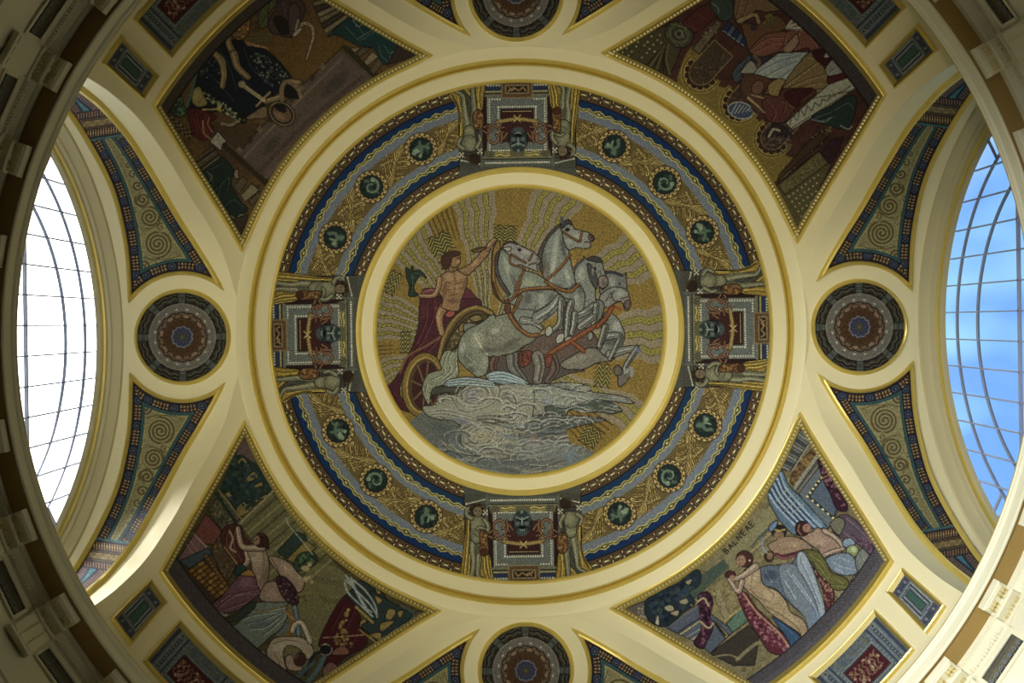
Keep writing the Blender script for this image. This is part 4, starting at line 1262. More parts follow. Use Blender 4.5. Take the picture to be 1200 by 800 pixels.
def shape(cv, crop, pts, col, idn=None, sm=True, ink=INK, ow=1.0, clip=None, hi=None, alpha=1.0):
    q = V(crop, pts)
    cv.poly(q, col, idn, sm, clip=clip, out=ink, ow=ow, alpha=alpha)
def stroke(cv, crop, pts, col, w=1.0, idn=None, clip=None, w1=None, sm=True):
    cv.line(V(crop, pts), col, w, idn=idn, clip=clip, w1=w1, sm=sm)
def glow(cv, crop, x, y, rx, ry, col, a=0.6, rot=0, clip=None):
    c = V(crop, [(x, y)])[0]; cv.blob(c[0], c[1], rx / crop[2], ry / crop[2], col, a, rot, clip)
def folds(cv, crop, lines, dark, light, clip=None, w=1.1):
    for q in lines:
        stroke(cv, crop, q, dark, w, clip=clip); stroke(cv, crop, [(x + 7, y + 5) for x, y in q], light, w * .8, clip=clip)
def speck(cv, crop, pts, n, cols, r=0.9, seed=1, clip=None):
    q = catmull(V(crop, pts), True, 3); lo, hi = q.min(0), q.max(0); rg = random.Random(seed); k = 0
    from mathutils.geometry import intersect_point_tri_2d
    for _ in range(n * 6):
        x, y = rg.uniform(lo[0], hi[0]), rg.uniform(lo[1], hi[1])
        ins = False; j = len(q) - 1
        for i in range(len(q)):
            if (q[i, 1] > y) != (q[j, 1] > y) and x < (q[j, 0] - q[i, 0]) * (y - q[i, 1]) / (q[j, 1] - q[i, 1]) + q[i, 0]: ins = not ins
            j = i
        if ins:
            cv.dot(x, y, r * rg.uniform(.7, 1.3), rg.choice(cols), clip=clip); k += 1
            if k >= n: break
def ground_noise(cv, amp, seed):
    r = np.random.default_rng(seed)
    n = r.normal(0, 1, (cv.ny // 6 + 2, cv.nx // 6 + 2)).repeat(6 * cv.ss, 0).repeat(6 * cv.ss, 1)[:cv.H, :cv.W]
    cv.col *= (1 + amp * n[..., None])

PIDS = {1: ('mosaic_ground', None), 2: ('border_strip', None), 3: ('painted_architecture', None), 4: ('robed_figure', None), 5: ('second_figure', None), 6: ('foliage', None), 7: ('ornament', None), 8: ('third_figure', None), 9: ('drapery', None)}

# ===== upper left: dark-robed figures with a scalloped wreath
root_tl, m_tl = pendentive(2, 'dim figure mosaic with a dark robed figure and sword, upper left of the dome')
cv = start(m_tl)
a, b, c, d = (170, 0, 6.667), (180, 80, 6.667), (340, 0, 6.667), (200, 170, 6.667)
cv.col[:] = (84, 63, 34); ground_noise(cv, 0.06, 1)
cv.blob(370, 70, 60, 50, (98, 70, 32), 0.7); cv.blob(270, 170, 40, 40, (66, 48, 34), 0.8)
# slab
cv.poly([(275, 184), (300, 155), (340, 112), (399, 57), (436, 90), (400, 130), (350, 180), (312, 217)], (86, 69, 58), 3, False, out=INK)
s3 = [3]
for q, col, w in (([(284, 186), (310, 158), (345, 122), (400, 68)], (104, 86, 70), 3.0), ([(300, 205), (330, 172), (360, 142), (424, 90)], (74, 58, 48), 5), ([(306, 212), (340, 178), (380, 140), (432, 96)], (98, 80, 68), 2.4)):
    cv.line(q, col, w, clip=s3, sm=False)
cv.blob(318, 170, 16, 6, (62, 54, 42), 0.8, -48, s3); cv.blob(345, 140, 12, 5, (74, 60, 42), 0.7, -48, s3); cv.blob(392, 98, 22, 8, (62, 56, 46), 0.9, -42, s3); cv.blob(372, 105, 12, 5, (80, 62, 44), .6, -42, s3)
for t in range(9): cv.poly([(276 + 12.2 * t, 176 - 12.2 * t), (280 + 12.2 * t, 171 - 12.2 * t), (284 + 12.2 * t, 176 - 12.2 * t), (280 + 12.2 * t, 181 - 12.2 * t)], ((112, 92, 70), (50, 42, 34))[t % 2], 3, False, alpha=.8)
cv.line([(262, 168), (311, 213)], (48, 38, 26), 8, 3, sm=False); cv.line([(262, 164), (311, 209)], (98, 80, 52), 1.0, sm=False)
cv.line([(403, 56), (442, 92)], (50, 42, 26), 8.5, 3, sm=False); cv.line([(400, 57), (437, 92)], (100, 84, 56), 1.0, sm=False)
# stepped capitals and dark green hangings at both tips
for crop, steps in ((c, [((470, 372), (560, 365), (500, 410)), ((560, 365), (632, 372), (540, 445), (520, 415)), ((640, 400), (690, 440), (600, 510), (575, 480)), ((690, 440), (730, 490), (650, 580), (620, 545))]), (d, [((480, 210), (520, 180), (530, 260), (500, 260)), ((490, 320), (560, 240), (600, 280), (530, 385)), ((545, 395), (630, 300), (690, 350), (580, 440)), ((600, 440), (690, 360), (700, 390), (640, 470))])):
    for i, q in enumerate(steps): shape(cv, crop, q, ((122, 108, 78), (84, 72, 50))[i % 2], 3, False, ow=.8)
shape(cv, c, [(290, 280), (440, 145), (500, 140), (640, 225), (850, 330), (790, 470), (730, 500), (690, 440), (640, 370), (520, 350), (430, 300), (350, 270)], (30, 52, 52), 6)
folds(cv, c, [[(480, 150), (540, 220), (580, 300)], [(650, 240), (530, 310)], [(720, 340), (770, 420), (760, 480)], [(420, 200), (500, 280)], [(680, 350), (700, 420), (750, 470)]], (18, 30, 34), (66, 92, 84), [6], 1.4)
cv.line(V(c, [(490, 150), (525, 205), (560, 185)]), (120, 124, 110), 1.0); cv.line(V(c, [(520, 305), (640, 232)]), (92, 100, 84), 1.2); cv.line(V(c, [(790, 410), (850, 380)]), (140, 128, 88), 1.2)
shape(cv, d, [(245, 200), (370, 80), (490, 190), (470, 300), (550, 440), (600, 500), (520, 580), (440, 600), (330, 380)], (31, 42, 36), 6)
folds(cv, d, [[(280, 220), (320, 280), (300, 330)], [(340, 340), (440, 250), (430, 350)], [(400, 480), (480, 420), (560, 480)], [(300, 180), (400, 130)], [(380, 300), (360, 400)]], (18, 24, 22), (58, 74, 62), [6], 1.4)
cv.line(V(d, [(275, 205), (320, 240), (300, 280)]), (104, 104, 80), 1.0); cv.line(V(d, [(470, 550), (510, 580), (540, 545), (590, 550)]), (120, 112, 84), 1.2)
shape(cv, d, [(440, 600), (540, 560), (600, 540), (540, 740)], (56, 46, 38), 3, False); shape(cv, c, [(850, 340), (1060, 420), (760, 500), (800, 420)], (52, 42, 36), 3, False)
# fluted entablatures
for crop, A_, B_, n in ((d, ((170, 120), (245, 200)), ((330, 10), (390, 90)), 6), (c, ((170, 10), (275, 270)), ((330, -30), (455, 135)), 6)):
    (p0, p1), (r0_, r1_) = A_, B_
    for i in range(n):
        f0, f1 = i / n, (i + .9) / n
        L_ = lambda u, v, f: (u[0] + (v[0] - u[0]) * f, u[1] + (v[1] - u[1]) * f)
        shape(cv, crop, [L_(p0, p1, f0), L_(r0_, r1_, f0), L_(r0_, r1_, f1), L_(p0, p1, f1)], ((104, 90, 62), (60, 52, 40), (116, 102, 74))[i % 3], 3, False, ow=.8)
# checkered strip near the window side
for i in range(11):
    for j in range(3):
        cv.dot(*V(b, [(120 + 17 * i - 8 * j, 372 + 14 * i + 14 * j)])[0], 1.3, ((24, 20, 18), (112, 96, 72))[(i + j) % 2])
# dark robed mass
shape(cv, a, [(400, 480), (520, 340), (700, 308), (860, 350), (1010, 440), (1150, 620), (1090, 700), (1000, 740), (900, 860), (780, 910), (600, 860), (420, 900), (330, 820), (390, 600)], (24, 28, 34), 4)
r4 = [4]
folds(cv, a, [[(560, 360), (650, 520), (700, 700)], [(760, 360), (820, 520), (960, 640)], [(430, 520), (560, 640), (680, 780)], [(900, 420), (1000, 560), (1080, 640)], [(720, 560), (830, 700), (920, 760)]], (12, 14, 18), (50, 56, 62), r4, 1.6)
speck(cv, a, [(820, 420), (980, 450), (1110, 600), (1000, 680), (860, 560)], 70, [(78, 86, 72), (110, 112, 88), (54, 62, 56)], 1.2, 3, r4)
speck(cv, a, [(420, 500), (540, 440), (600, 640), (480, 680)], 36, [(60, 70, 60), (84, 92, 76)], .9, 4, r4)
for q, w, w1 in (([(520, 390), (590, 480), (610, 580), (600, 670)], 7, 6), ([(655, 210), (650, 330), (690, 420)], 5, 8), ([(690, 420), (720, 520), (800, 600)], 9, 6), ([(1200, 640), (1110, 640), (1070, 740), (940, 790)], 6, 6)):
    stroke(cv, a, q, INK, w + 1.6, idn=5, w1=w1 + 1.6); stroke(cv, a, q, (112, 92, 60), w, clip=[5], w1=w1); stroke(cv, a, [(x - 6, y - 4) for x, y in q], (146, 122, 84), w * .35, clip=[5], w1=w1 * .35)
stroke(cv, a, [(530, 390), (610, 470), (625, 600)], (124, 106, 62), 3)
# sword
stroke(cv, b, [(680, 120), (860, 248)], INK, 6, 7); stroke(cv, b, [(680, 120), (860, 248)], (164, 150, 108), 4.2, 7, w1=3); stroke(cv, b, [(690, 128), (850, 240)], (96, 84, 60), .8)
cv.dot(*V(b, [(686, 122)])[0], 4.2, (134, 120, 84), 7); stroke(cv, b, [(905, 185), (800, 292)], (156, 130, 90), 2.4, 7)
# flecked scroll, plate, crimson cloth, white linen, leaves
shape(cv, b, [(360, 180), (420, 190), (520, 250), (640, 330), (725, 400), (680, 430), (580, 370), (470, 290), (390, 240)], (28, 32, 26), 9)
speck(cv, b, [(370, 185), (520, 255), (715, 400), (660, 420), (470, 285)], 60, [(132, 134, 104), (90, 96, 70), (160, 150, 90)], 1.3, 5, [9])
shape(cv, b, [(292, 250), (320, 150), (360, 145), (390, 210), (415, 275), (345, 300)], (126, 112, 62), 7); glow(cv, b, 330, 200, 40, 50, (150, 136, 84), .5, 0, [7])
shape(cv, b, [(260, 320), (370, 320), (490, 380), (440, 420), (470, 480), (400, 560), (310, 520), (280, 430)], (74, 30, 32), 9); folds(cv, b, [[(320, 340), (340, 440), (390, 540)], [(400, 350), (380, 420), (420, 520)], [(300, 380), (330, 480)]], (44, 16, 20), (120, 62, 48), [9])
stroke(cv, b, [(380, 410), (390, 500), (440, 550)], (150, 112, 62), 1.6); stroke(cv, b, [(430, 380), (420, 440), (460, 500)], (140, 100, 60), 1.4)
shape(cv, b, [(430, 570), (500, 490), (570, 570), (530, 590), (525, 645)], (142, 132, 112), 9, False); folds(cv, b, [[(460, 570), (520, 620)], [(500, 520), (520, 600)]], (96, 86, 74), (168, 158, 136), [9])
shape(cv, b, [(120, 330), (180, 200), (210, 190), (230, 280), (260, 340), (200, 380)], (44, 56, 42), 6)
speck(cv, b, [(150, 330), (200, 200), (240, 300), (210, 370)], 30, [(84, 104, 70), (64, 84, 58), (30, 40, 32)], 1.6, 6, [6])
stroke(cv, b, [(330, 20), (300, 150), (260, 290)], (70, 88, 70), 3.4, 6); stroke(cv, b, [(380, 320), (490, 318), (520, 330)], (166, 140, 70), 1.8, 7); cv.dot(*V(b, [(505, 312)])[0], 2.6, (160, 140, 70), 7)
glow(cv, b, 560, 400, 70, 40, (92, 64, 38), .5); stroke(cv, b, [(530, 430), (600, 440), (650, 410)], (124, 108, 76), 3, 7)
# reclining head in a ring of pearls
shape(cv, b, [(720, 380), (780, 340), (840, 300), (880, 300), (880, 380), (800, 390), (740, 400)], (112, 90, 62), 5)
cv.ell(*V(b, [(1000, 352)])[0], 17, 13.5, (62, 48, 34), 7, 38, out=INK); cv.ell(*V(b, [(1000, 352)])[0], 13, 10, (96, 72, 50), None, 38, out=(32, 26, 22), ow=1.6)
cv.ell(*V(b, [(985, 300)])[0], 9, 5, (30, 26, 24), None, 38); cv.blob(*V(b, [(980, 370)])[0], 8, 5, (132, 100, 68), .7, 38)
for t in np.linspace(0, 2 * math.pi, 34): 
    cx, cy = V(b, [(1000, 352)])[0]; cv.dot(cx + 15.4 * math.cos(t) * .79 - 12 * math.sin(t) * .61, cy + 15.4 * math.cos(t) * .61 + 12 * math.sin(t) * .79, .9, (140, 124, 84))
shape(cv, b, [(1010, 130), (1050, 90), (1150, 170), (1160, 210), (1120, 235), (1030, 220), (1000, 170)], (28, 26, 26), 5); stroke(cv, b, [(1000, 240), (1000, 150), (1040, 100), (1120, 150), (1150, 220)], (116, 94, 66), 5, 5)
# seated figure at the top
shape(cv, a, [(880, 100), (900, 20), (1000, -60), (1060, 0), (960, 100), (960, 200), (890, 210)], (70, 74, 42), 8); folds(cv, a, [[(900, 60), (940, 120), (900, 190)], [(980, 0), (960, 90)]], (40, 42, 26), (100, 102, 62), [8])
shape(cv, a, [(960, 160), (1020, 60), (1040, -40), (1120, -80), (1200, -20), (1250, 60), (1220, 160), (1170, 260), (1130, 290), (1040, 270), (980, 250)], (66, 50, 46), 8)
folds(cv, a, [[(1060, 0), (1080, 100), (1040, 220)], [(1140, 20), (1180, 110), (1150, 220)], [(1010, 120), (1060, 180), (1120, 200)]], (34, 26, 26), (98, 80, 70), [8], 1.4)
shape(cv, a, [(1000, 150), (1060, 120), (1110, 170), (1120, 250), (1060, 260)], (36, 30, 30), 8); cv.line(V(a, [(1120, 150), (1170, 180), (1180, 250)]), (124, 108, 86), 2.2)
shape(cv, a, [(690, 200), (760, 140), (810, 120), (820, 180), (790, 280), (720, 310), (670, 260)], (108, 82, 46), 9); speck(cv, a, [(700, 200), (800, 130), (790, 270), (700, 290)], 40, [(150, 70, 44), (168, 132, 66), (80, 56, 34)], 1.1, 8, [9])
stroke(cv, a, [(700, 190), (780, 110), (860, 60)], (96, 44, 44), 5, 9); stroke(cv, a, [(860, 20), (840, 60), (790, 90)], (98, 84, 78), 3, 8)
for i in range(6): stroke(cv, a, [(800 + 10 * i, 270 + 12 * i), (980, 262 + 12 * i)], ((90, 80, 46), (70, 62, 38))[i % 2], 1.4, 9)
for i in range(9): stroke(cv, a, [(780 + 20 * i, 320 + 6 * i), (800 + 20 * i, 350 + 3 * i)], ((150, 84, 56), (168, 140, 92))[i % 2], 1.6, 9)
# horn
stroke(cv, c, [(60, 200), (110, 180), (165, 200), (178, 280), (150, 380), (125, 460)], INK, 5.8, 7, w1=3.4); stroke(cv, c, [(60, 200), (110, 180), (165, 200), (178, 280), (150, 380), (125, 460)], (142, 122, 90), 4.6, 7, w1=2)
for x, y in ((100, 185), (140, 185), (172, 230), (176, 280), (160, 340), (145, 400)): cv.line(V(c, [(x - 14, y - 6), (x + 14, y + 6)]), (80, 64, 46), .8)
shape(cv, c, [(-10, 60), (40, 20), (75, 80), (70, 200), (30, 280), (-10, 260)], (72, 56, 50), 8); stroke(cv, c, [(30, 270), (75, 225)], (156, 140, 112), 3, 8); stroke(cv, c, [(62, 150), (40, 230)], (132, 116, 94), 2.4, 8)
# outer border
cv.col[(cv.R > 487) & (cv.R < 489)] = (30, 26, 22); mm = (cv.R >= 489); cv.col[mm] = (62, 53, 45); cv.id[mm & (cv.id > 0)] = 2
cv.noise(.05)
finish(cv, PIDS, root_tl, 1.0, 21)

# ===== upper right: scalloped tablets and pink-robed figures
root_tr, m_tr = pendentive(3, 'dim figure mosaic with scalloped tablets and a white drapery, upper right of the dome')
cv = start(m_tr)
e, g_, h, i_ = (700, 0, 6.667), (850, 0, 6.667), (800, 60, 5.715), (870, 150, 6.153)
cv.col[:] = (66, 40, 32); ground_noise(cv, .06, 2)
# gold flowing ground
cv.poly([(794, 92), (806, 60), (820, 56), (838, 96), (860, 106), (880, 130), (905, 160), (920, 180), (935, 190), (905, 212), (870, 170), (835, 130), (800, 105)], (112, 93, 42), 3, True)
# wavy contour lines round the tablets
def scallop(crop, cx, cy, rx, ry, rot, hh):
    """a tablet with a scalloped foot: outline points"""
    q = math.radians(rot); out = []
    for x, y in [(-rx, -hh)] + [(-rx * 1.0, 0)] + [(-rx * math.cos(t), ry * math.sin(t)) for t in np.linspace(0, math.pi, 14)] + [(rx, 0), (rx, -hh)]:
        out.append((cx + x * math.cos(q) - y * math.sin(q), cy + x * math.sin(q) + y * math.cos(q)))
    return out
for (cx, cy, rot, rx, ry, hh) in ((823, 84, 42, 14.5, 16, 38), (868.5, 120, 42, 15, 17, 34), (907, 160, 42, 14, 16, 34)):
    q = math.radians(rot)
    for m, col in ((9, (140, 118, 52)), (7.6, (70, 56, 28)), (6.2, (150, 128, 60)), (4.8, (84, 68, 34))):
        pts = [(cx + (-(rx + m) * math.cos(t)) * math.cos(q) - (ry + m) * math.sin(t) * math.sin(q), cy + (-(rx + m) * math.cos(t)) * math.sin(q) + (ry + m) * math.sin(t) * math.cos(q)) for t in np.linspace(-.25, math.pi + .25, 30)]
        cv.line(pts, col, 1.4, idn=3)
for (cx, cy, rot, rx, ry, hh, col) in ((823, 84, 42, 14.5, 16, 38, (64, 50, 36)), (868.5, 120, 42, 15, 17, 34, (62, 44, 36)), (907, 160, 42, 14, 16, 36, (58, 44, 40))):
    q = math.radians(rot)
    for t in np.linspace(0.05, math.pi - .05, 8):
        x, y = -(rx + 2) * math.cos(t), (ry + 2) * math.sin(t)
        cv.dot(cx + x * math.cos(q) - y * math.sin(q), cy + x * math.sin(q) + y * math.cos(q), 4.6, (160, 130, 76), 7)
    for t in np.linspace(0.05, math.pi - .05, 8):
        x, y = -(rx + 2) * math.cos(t), (ry + 2) * math.sin(t)
        cv.dot(cx + x * math.cos(q) - y * math.sin(q), cy + x * math.sin(q) + y * math.cos(q), 3.7, (48, 32, 24), 7)
    cv.poly(scallop(None, cx, cy, rx, ry, rot, hh), col, 7, False, out=(132, 108, 62), ow=1.0)
    rg = random.Random(int(cx))
    for _ in range(70):
        x, y = rg.uniform(-rx + 2, rx - 2), rg.uniform(-hh + 2, ry - 4)
        cv.dot(cx + x * math.cos(q) - y * math.sin(q), cy + x * math.sin(q) + y * math.cos(q), rg.uniform(.6, 1.4), rg.choice([(84, 66, 48), (48, 36, 28), (96, 78, 54), (74, 50, 40)]), clip=[7])
# left tip: starred ground with fan ribs
shape(cv, e, [(100, 395), (500, 210), (560, 190), (660, 360), (620, 480), (560, 590), (480, 560), (300, 470)], (64, 57, 36), 3, False)
for (x, y) in ((200, 405), (245, 430), (270, 400), (305, 360), (320, 325), (370, 350), (350, 445), (390, 410), (410, 380), (440, 345), (425, 280), (470, 310), (490, 270), (230, 375), (395, 325), (450, 400), (500, 330)): cv.dot(*V(e, [(x, y)])[0], 1.2, (162, 150, 110))
for f in np.linspace(0, 1, 8): stroke(cv, e, [(560, 300 + 30 * f), (480 + 60 * f, 400 + 60 * f), (390 + 180 * f, 500 + 80 * f)], ((40, 34, 24), (92, 82, 52))[int(f * 7) % 2], 2.2)
cv.ell(*V(e, [(640, 265)])[0], 17, 15, (62, 60, 42), 6, 30, out=INK)
for r_, col in ((13, (84, 80, 54)), (9.5, (50, 50, 38)), (6, (98, 92, 62)), (3, (40, 40, 32))): cv.ell(*V(e, [(640, 262)])[0], r_, r_ * .85, col, None, 30)
speck(cv, e, [(540, 250), (640, 150), (750, 250), (650, 370)], 40, [(110, 104, 70), (44, 46, 34)], .9, 7)
shape(cv, e, [(660, 180), (760, 80), (860, 20), (950, 100), (830, 220), (760, 260), (740, 240)], (74, 34, 32), 9, False); folds(cv, e, [[(760, 90), (860, 150)], [(680, 180), (800, 240)]], (46, 20, 20), (104, 58, 48))
# plank between the tablets
for crop, q, col in ((e, [(740, 380), (940, 150), (985, 175), (800, 420)], (92, 78, 58)), (h, [(800, 640), (1000, 480), (1020, 500), (830, 690)], (96, 80, 48)), (h, [(700, 770), (960, 530), (990, 560), (750, 800)], (62, 40, 28))):
    shape(cv, crop, q, col, 3, False); speck(cv, crop, q, 30, [(120, 104, 76), (66, 54, 40)], 1.0, 9)
# striped blue fan, blue cloth
shape(cv, e, [(880, 20), (940, -20), (1050, -10), (1060, 120), (1000, 160), (940, 130)], (48, 58, 50), 6); stroke(cv, e, [(900, 20), (945, 60), (950, 100)], (110, 112, 96), 1.2)
for k_ in range(5):
    shape(cv, e, [(975 + 36 * k_, 240 + 26 * k_), (1025 + 30 * k_, 160 + 30 * k_), (1055 + 30 * k_, 185 + 30 * k_), (1005 + 36 * k_, 262 + 26 * k_)], ((36, 44, 72), (66, 74, 92))[k_ % 2], 9, False); stroke(cv, e, [(980 + 36 * k_, 235 + 26 * k_), (1010 + 34 * k_, 250 + 26 * k_)], (140, 142, 136), 1.0)
shape(cv, h, [(345, 120), (450, 20), (480, 10), (420, 130), (370, 210), (340, 180)], (58, 66, 72), 9); folds(cv, h, [[(360, 160), (440, 50)], [(380, 180), (450, 80)]], (34, 40, 48), (84, 90, 92))
cv.ell(*V(h, [(390, 395)])[0], 15, 9.5, (58, 66, 84), 9, 12, out=(150, 150, 136), ow=1.4)
for k_ in range(6): stroke(cv, h, [(325 + 25 * k_, 420 - 4 * k_), (365 + 22 * k_, 350 + 6 * k_)], (150, 152, 142), 1.1, clip=[9])
# seated figure, pink robe
SK = (116, 86, 60)
shape(cv, g_, [(70, 60), (110, -60), (300, -80), (480, 0), (470, 60), (330, 90), (240, 80), (130, 190), (80, 140)], (104, 80, 52), 4)
folds(cv, g_, [[(120, 0), (90, 120)], [(300, -20), (440, 40)], [(180, 20), (140, 120)], [(320, 10), (460, 60)]], (66, 48, 32), (134, 106, 72), [4])
stroke(cv, g_, [(110, 160), (230, 110), (260, 160), (290, 230)], INK, 6.6, 4, w1=5); stroke(cv, g_, [(110, 160), (230, 110), (260, 160), (290, 230)], (136, 110, 70), 5, [4][0], w1=3.6)
shape(cv, g_, [(130, 190), (190, 180), (260, 190), (330, 130), (420, 120), (480, 200), (400, 260), (310, 270), (200, 400), (160, 300)], (92, 62, 40), 4); speck(cv, g_, [(300, 130), (380, 110), (380, 190), (310, 200)], 22, [(98, 96, 52), (70, 72, 42)], 1.6, 2); cv.blob(*V(g_, [(225, 215)])[0], 5, 4, (40, 40, 48), .9)
shape(cv, g_, [(190, 390), (260, 310), (330, 260), (480, 240), (600, 230), (720, 290), (740, 380), (680, 400), (640, 370), (540, 400), (420, 400), (300, 440), (220, 420)], (112, 66, 54), 4)
folds(cv, g_, [[(210, 380), (330, 300), (480, 290)], [(240, 400), (360, 340), (460, 330)], [(480, 250), (460, 340), (430, 390)], [(580, 240), (560, 330), (540, 390)], [(640, 250), (690, 330), (720, 370)]], (74, 40, 34), (142, 94, 78), [4], 1.4)
shape(cv, g_, [(450, 380), (520, 300), (560, 260), (575, 330), (520, 400), (480, 405)], (136, 104, 80), 4)
for f in range(6): stroke(cv, g_, [(480, 210 + 2 * f), (530 + 14 * f, 150 + 16 * f), (560 + 8 * f, 140 + 18 * f)], ((178, 166, 138), (120, 110, 90))[f % 2], 2.0, 7)
shape(cv, g_, [(200, 420), (280, 440), (360, 430), (300, 500), (240, 540), (220, 480)], (52, 40, 50), 4); stroke(cv, g_, [(230, 430), (270, 480), (250, 520)], (96, 76, 62), 4, 4)
# white drapery, tan skirt
shape(cv, g_, [(200, 570), (420, 410), (660, 400), (600, 460), (540, 550), (480, 630), (440, 610), (320, 610)], (138, 142, 132), 9, False)
folds(cv, g_, [[(260, 560), (420, 480), (600, 430)], [(320, 590), (460, 520), (560, 480)], [(400, 440), (520, 430)], [(440, 600), (520, 540)]], (92, 98, 94), (164, 166, 152), [9], 1.6); glow(cv, g_, 480, 470, 90, 40, (112, 120, 126), .5, -30, [9])
shape(cv, g_, [(120, 560), (200, 470), (250, 530), (200, 590), (140, 570)], (128, 120, 104), 9)
shape(cv, g_, [(470, 640), (560, 510), (670, 400), (720, 470), (780, 530), (810, 640), (790, 720), (720, 740), (600, 690), (520, 700), (460, 720)], (114, 93, 58), 5)
folds(cv, g_, [[(480, 660), (600, 570), (740, 470)], [(500, 680), (640, 620), (780, 580)], [(560, 690), (700, 650), (800, 650)], [(640, 440), (690, 450)], [(700, 700), (790, 690)]], (72, 56, 34), (146, 122, 80), [5], 1.7)
shape(cv, g_, [(690, 390), (780, 380), (840, 420), (870, 500), (770, 500), (700, 450)], (58, 24, 26), 9); shape(cv, g_, [(745, 310), (790, 340), (760, 380), (735, 360)], (116, 100, 76), 5); shape(cv, g_, [(770, 440), (800, 400), (835, 425), (800, 450)], (140, 132, 114), 9)
shape(cv, g_, [(790, 520), (870, 450), (960, 520), (940, 560), (830, 590), (795, 580)], (130, 126, 112), 9); folds(cv, g_, [[(820, 560), (900, 500)], [(860, 470), (920, 530)]], (92, 90, 84), (160, 154, 138), [9])
shape(cv, g_, [(800, 610), (880, 580), (990, 550), (1040, 600), (940, 610), (830, 660)], (72, 30, 30), 9)
# board with a lattice strap
shape(cv, h, [(690, 480), (830, 350), (980, 220), (1120, 170), (1200, 180), (1190, 230), (1010, 350), (740, 525)], (146, 142, 120), 7, False)
for f in np.linspace(.0, .86, 8):
    x0, y0, x1, y1 = 720 + 420 * f, 490 - 270 * f, 760 + 400 * f, 380 - 160 * f
    stroke(cv, h, [(x0, y0), (x1 - 20, y1 + 20)], (64, 60, 44), 1.2, clip=[7]); stroke(cv, h, [(x0 + 44, y0 - 26), (x1 - 20, y1 + 20)], (64, 60, 44), 1.2, clip=[7])
stroke(cv, h, [(770, 380), (860, 320), (1000, 290), (1150, 260)], (70, 64, 46), 1.2, clip=[7]); stroke(cv, h, [(720, 520), (1000, 345), (1190, 225)], (80, 74, 54), 1.2)
# brown-red seated figure
shape(cv, h, [(390, 250), (420, 150), (560, 170), (600, 210), (540, 280), (550, 410), (480, 400), (440, 320)], (78, 50, 38), 8); cv.ell(*V(h, [(505, 240)])[0], 7, 9, (104, 72, 54), 8, 30, out=INK)
shape(cv, h, [(575, 230), (640, 180), (690, 195), (660, 250), (640, 300), (590, 310)], (128, 106, 60), 9)
shape(cv, h, [(540, 290), (640, 300), (680, 250), (800, 250), (900, 270), (760, 380), (690, 470), (590, 470), (550, 420)], (82, 46, 38), 8); folds(cv, h, [[(560, 320), (620, 400), (600, 460)], [(700, 280), (680, 400)], [(660, 330), (740, 370)]], (50, 26, 22), (108, 68, 54), [8], 1.6)
shape(cv, h, [(680, 290), (760, 250), (880, 250), (800, 320), (760, 370)], (60, 26, 28), 8); stroke(cv, h, [(440, 310), (500, 360), (550, 410)], (146, 126, 80), 3.2, 8, w1=1.4); stroke(cv, h, [(465, 290), (540, 310)], (140, 120, 76), 2, 8)
shape(cv, h, [(560, 560), (600, 500), (640, 480), (720, 540), (730, 580), (660, 560), (600, 580)], (44, 34, 36), 8); stroke(cv, h, [(580, 570), (610, 520), (650, 530)], (142, 128, 102), 2.8, 8)
speck(cv, h, [(560, 590), (720, 560), (720, 660), (600, 680)], 50, [(96, 90, 58), (70, 62, 70), (52, 42, 38)], 1.3, 4)
# green corner and crimson
shape(cv, h, [(870, 430), (1000, 360), (1150, 290), (1160, 400), (1100, 520), (1000, 500), (900, 470)], (36, 50, 44), 6); folds(cv, h, [[(880, 440), (990, 400)], [(900, 465), (1010, 430)], [(1010, 390), (1100, 340), (1140, 380)]], (22, 30, 28), (70, 88, 80), [6], 1.6)
stroke(cv, h, [(870, 455), (950, 470), (1000, 440)], (120, 124, 116), 1.2); stroke(cv, h, [(1060, 495), (1110, 520), (1140, 500)], (136, 134, 120), 1.4)
shape(cv, i_, [(570, 190), (640, 80), (740, 60), (680, 190), (635, 265)], (50, 28, 34), 9, False)
# lower tip: inscribed plinth and dotted ground
shape(cv, i_, [(270, 330), (430, 150), (560, 30), (620, 60), (430, 220), (250, 390)], (62, 44, 30), 3, False)
shape(cv, i_, [(245, 410), (555, 160), (645, 265), (590, 380), (500, 540), (410, 740), (320, 560)], (78, 70, 42), 3, False)
shape(cv, i_, [(260, 410), (555, 165), (620, 250), (310, 480)], (90, 80, 48), 3, False)
rg = random.Random(3)
for _ in range(120):
    f, u = rg.random(), rg.uniform(.2, .8); x = 270 + 285 * f + 50 * u; y = 412 - 245 * f + 72 * u
    stroke(cv, i_, [(x, y), (x + rg.uniform(4, 12), y + rg.uniform(-10, 12))], ((60, 52, 32), (116, 104, 64))[_ % 2], .9)
stroke(cv, i_, [(310, 482), (630, 245)], (48, 40, 26), 1.6)
for r_ in range(6):
    for c_ in range(8 - r_):
        x, y = 340 + 30 * c_ + 22 * r_, 492 - 22 * c_ + 36 * r_
        if x < 600: cv.dot(*V(i_, [(x, y)])[0], 1.1, (158, 148, 108))
cv.col[(cv.R > 486) & (cv.R < 488)] = (28, 24, 24); mm = cv.R >= 488; cv.col[mm] = (60, 53, 52); cv.id[mm & (cv.id > 0)] = 2
cv.noise(.05)
finish(cv, PIDS, root_tr, 0.95, 22)

# ===== lower left: dancer and two companions before fluted columns
root_bl, m_bl = pendentive(1, 'figure mosaic with a bare-backed dancer before fluted columns, lower left of the dome')
cv = start(m_bl)
j, k_, l, m = (190, 500, 5.717), (190, 600, 5.717), (270, 680, 6.667), (350, 630, 5.717)
cv.col[:] = (74, 66, 40); ground_noise(cv, .05, 3)
